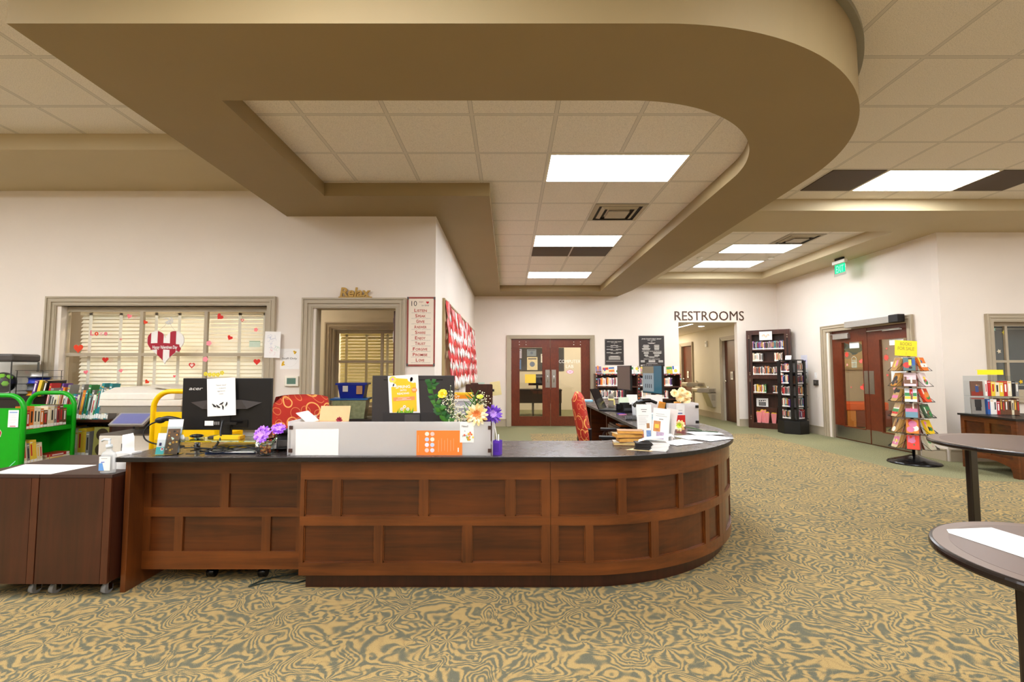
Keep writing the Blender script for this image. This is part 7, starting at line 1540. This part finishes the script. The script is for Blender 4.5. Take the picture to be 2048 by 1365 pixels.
for ti in range(6):
    z = TZS[5 - ti]
    for k_ in range(3):
        ang = R(-40) + (k_ - 1) * PI / 3; nm, c = BKS[ti][k_]; W_ = .262 - .008 * (5 - ti)
        for j in range(3):
            off = (-.0, -W_ + .045 + j * .03)
            if j == 0: xx, yy = .0, -W_ + .022
            else: xx, yy = .02 * (j - 1), -W_ + .022 + (.022 if k_ == 1 else .034) * j
            px_, py_ = xx * math.cos(ang) - yy * math.sin(ang), xx * math.sin(ang) + yy * math.cos(ang)
            cc = [c, '#e8e0d0', '#8a4a3a'][j]; side = ['left', 'front', 'right'][k_]
            cover('paperback', (f'{nm} paperback facing {side} on the {ordn(ti + 1)} rack tier from the top' if j == 0 else f'{["", "pale", "dark red"][j]} paperback behind the {side} facing one, {ordn(ti + 1)} rack tier down'), [.13, .12, .125][j], .19 + .004 * j, .018 if k_ == 1 else .032, (SPC.x + px_, SPC.y + py_, z + .004), (PI / 2 - .34, 0, ang), cc, ART(200 + ti * 9 + k_ * 3 + j) if j == 0 else [], group='paperbacks on the revolving rack', page='#c49a58')
def sale(m, w, h): m.text('BOOKS', w / 2, h * .68, .045, C('#b8a838', .6, noise=0), w=w * .52, bold=.02); m.text('FOR SALE', w / 2, h * .38, .045, C('#b8a838', .6, noise=0), w=w * .74, bold=.02); m.text(':)', w / 2, h * .12, .03, C('#b8a838', .6, noise=0))
sheet('sale_sign', 'yellow BOOKS FOR SALE paper sign on top of the paperback rack', 'sign', .31, .215, C('#ffe62e', .6), (SPC.x - .22, SPC.y - .03, 1.49), (PI / 2, R(3), 0), fn=sale)

# ============================================================ RIGHT CABINET + ACRYLIC RACK
rcb = thing('side_cabinet', 'oak-stained panelled cabinet with arched base under the right-hand window', 'cabinet', (5.98, 5.66, 0), rz=R(-6))
MB().box(-.03, -.03, .685, 1.3, .80, .71, M_EDGE).build('top', rcb, bevel=.003)
m = MB(); Wm = W_HX
mm = Matrix(((0, 0, -1, 0), (1, 0, 0, 0), (0, 1, 0, 0), (0, 0, 0, 1)))   # draw in (y, z), thickness along -x
arch = [(0, 0), (.075, 0), (.09, .08), (.11, .12)] + [(.11 + .57 * t, .12 + .05 * math.sin(PI * t)) for t in (.15, .3, .5, .7, .85)] + [(.68, .12), (.70, .08), (.715, 0), (.79, 0), (.79, .684), (0, .684)]
m.holes(arch, [rc(.07, .22, .36, .62), rc(.43, .22, .73, .62)], -.02, 0, Wm, M=mm); m.build('front_frame', rcb)
for a, b in ((.068, .362), (.428, .732)): MB().box(.012, a, .218, .02, b, .622, W_PAN).build('panel', rcb)
MB().box(.0205, .012, .17, 1.25, .786, .684, W_PAN).build('carcass', rcb)
MB().box(1.18, .0, 0, 1.25, .011, .684, W_HZ).build('leg', rcb); MB().box(.0205, 0, 0, .08, .011, .684, W_HZ).build('leg', rcb)
ar = thing('acrylic_book_rack', 'two-tier clear acrylic rack of books on the right-hand cabinet', 'book rack', (6.28, 6.2, .71), rz=R(-18))
MB().box(-.26, -.08, 0, .24, .10, .005, ACR).build('shelf', ar); MB().box(-.26, -.08, .235, .26, .10, .24, ACR).build('shelf', ar); MB().box(-.26, .1005, 0, .26, .106, .5, ACR).build('back_sheet', ar)
def arp(x, y, z): a = R(-18); return (6.28 + x * math.cos(a) - y * math.sin(a), 6.2 + x * math.sin(a) + y * math.cos(a), .71 + z)
cover('hardback_book', 'dark red book with a kneeling man face out, upper acrylic rack tier', .125, .19, .02, arp(-.19, -.045, .241), (PI / 2 - .04, 0, R(-18)), '#6a4a3a', [('b', 0, .0, .3, '#8a2c1c'), ('v', 0, .25, .28, '#3a4a78'), ('d', 0, .72, .07, '#c9946a'), ('d', .3, .7, .1, '#7a6a5a')])
cover('hardback_book', 'grey book with black lettering face out, lower acrylic rack tier', .14, .215, .02, arp(-.185, -.045, .006), (PI / 2 - .04, 0, R(-18)), '#8a857e', [('v', 0, .2, .42, '#24211f'), ('v', 0, .42, .5, '#2c2826'), ('b', 0, .9, .06, '#a84a3c')])
row('on the top tier of the acrylic rack', 'books on the top tier of the acrylic rack', 'hardback book', arp(-.115, -.06, .241), R(-18), .36, (.17, .2), .13, (.022, .045), ['brown', 'cream', 'white', 'cream', 'white', 'grey', 'red', 'yellow', 'black'], 91, band=False)
row('on the bottom tier of the acrylic rack', 'books on the bottom tier of the acrylic rack', 'hardback book', arp(-.10, -.06, .006), R(-18), .33, (.17, .21), .13, (.022, .04), ['red', 'white', 'brown', 'black', 'purple', 'cream', 'orange', 'white', 'blue'], 92, band=False)
m = MB(); m.box(-.13, -.04, 0, .14, .0, .004, C('#f5e21c', .6)); m.box(-.13, -.041, -.06, .14, -.04, .003, C('#ffe21c', .6)); tag(m.build('shelf_label', loc=arp(0, .09, .575), rot=(0, 0, R(-18))), 'bright yellow strip sign above the acrylic book rack', 'sign')

# ============================================================ ROUND TABLES
def rtable(label, x, y, rad, zt, legs):
    r = thing('round_table', label, 'table', (x, y, 0), group='round dark tables at the right edge')
    TT = C('#66534a', .38, noise=.05, scale=6)
    cp_ = [(math.cos(2 * PI * k / 96), math.sin(2 * PI * k / 96)) for k in range(96)]
    MB().prism([(rad * a, rad * b) for a, b in cp_], zt - .03, zt - .0006, C('#241b17', .25)).build('table_edge', r, bevel=.009)
    MB().prism([((rad - .012) * a, (rad - .012) * b) for a, b in cp_], zt - .0005, zt, C('#6b574c', .32, noise=.04, scale=6)).build('table_rim', r)
    MB().prism([(rad * .87 * a, rad * .87 * b) for a, b in cp_], zt + .0001, zt + .0006, TT).build('table_top', r)
    for a in legs:
        q = MB(); c, s = math.cos(R(a)), math.sin(R(a)); M = Matrix.Translation((c * rad * .66, s * rad * .66, 0)) @ Matrix.Rotation(R(a), 4, 'Z'); q.box(-.022, -.045, 0, .022, .045, zt - .0345, W_TAB, M); q.build('leg', r, bevel=.01)
    return r
rtable('round dark table cut by the right edge, nearest the camera', 1.827, 1.48, .42, .70, (188, 308, 68)); rtable('larger round dark table at the right edge, farther from the camera', 3.895, 3.56, .612, .74, (106, 226, 346))
p = MB(); p.prism([(1.583, 1.753), (1.61, 1.79), (1.795, 1.81), (1.81, 1.64), (1.83, 1.30), (1.64, 1.27)], .7015, .7024, PAPER); 
for i in range(16): p.ringd(1.66 + .012 * (i % 8) + .01 * math.sin(i * 3), 1.72 - .022 * (i % 8) + .012 * math.sin(i * 5), .006 + .003 * (i % 3), .0012, C('#b9a8b8', .7, noise=0), .7026, 10, i, i + 4)
o = p.build('paper_sheet'); tag(o, 'white crayon-marked paper lying on the nearest round table', 'paper')
fs3 = thing('frosted_screen', 'small pinkish frosted screen with a metal clip on the farther round table', 'screen', (4.13, 3.83, .741), rz=R(-20)); MB().box(0, 0, .0, .4, .006, .19, frosted('frosted_pink', '#ffe8ea', .3)).build('front_sheet', fs3); MB().box(.09, -.012, 0, .11, .015, .035, CHROME).build('clip', fs3)
# ============================================================ world + view
w = bpy.data.worlds.new('world'); S.world = w; w.use_nodes = True
w.node_tree.nodes['Background'].inputs[0].default_value = (.9, .85, .8, 1); w.node_tree.nodes['Background'].inputs[1].default_value = .15
S.view_settings.view_transform = 'Standard'; S.view_settings.look = 'None'; S.view_settings.gamma = 1; S.view_settings.use_curve_mapping = False
S.view_settings.exposure = 1.38
S.cycles.max_bounces = 9; S.cycles.diffuse_bounces = 5; S.cycles.glossy_bounces = 4; S.cycles.transmission_bounces = 8; S.cycles.transparent_max_bounces = 16
S.cycles.caustics_reflective = False; S.cycles.caustics_refractive = False; S.cycles.sample_clamp_indirect = 6
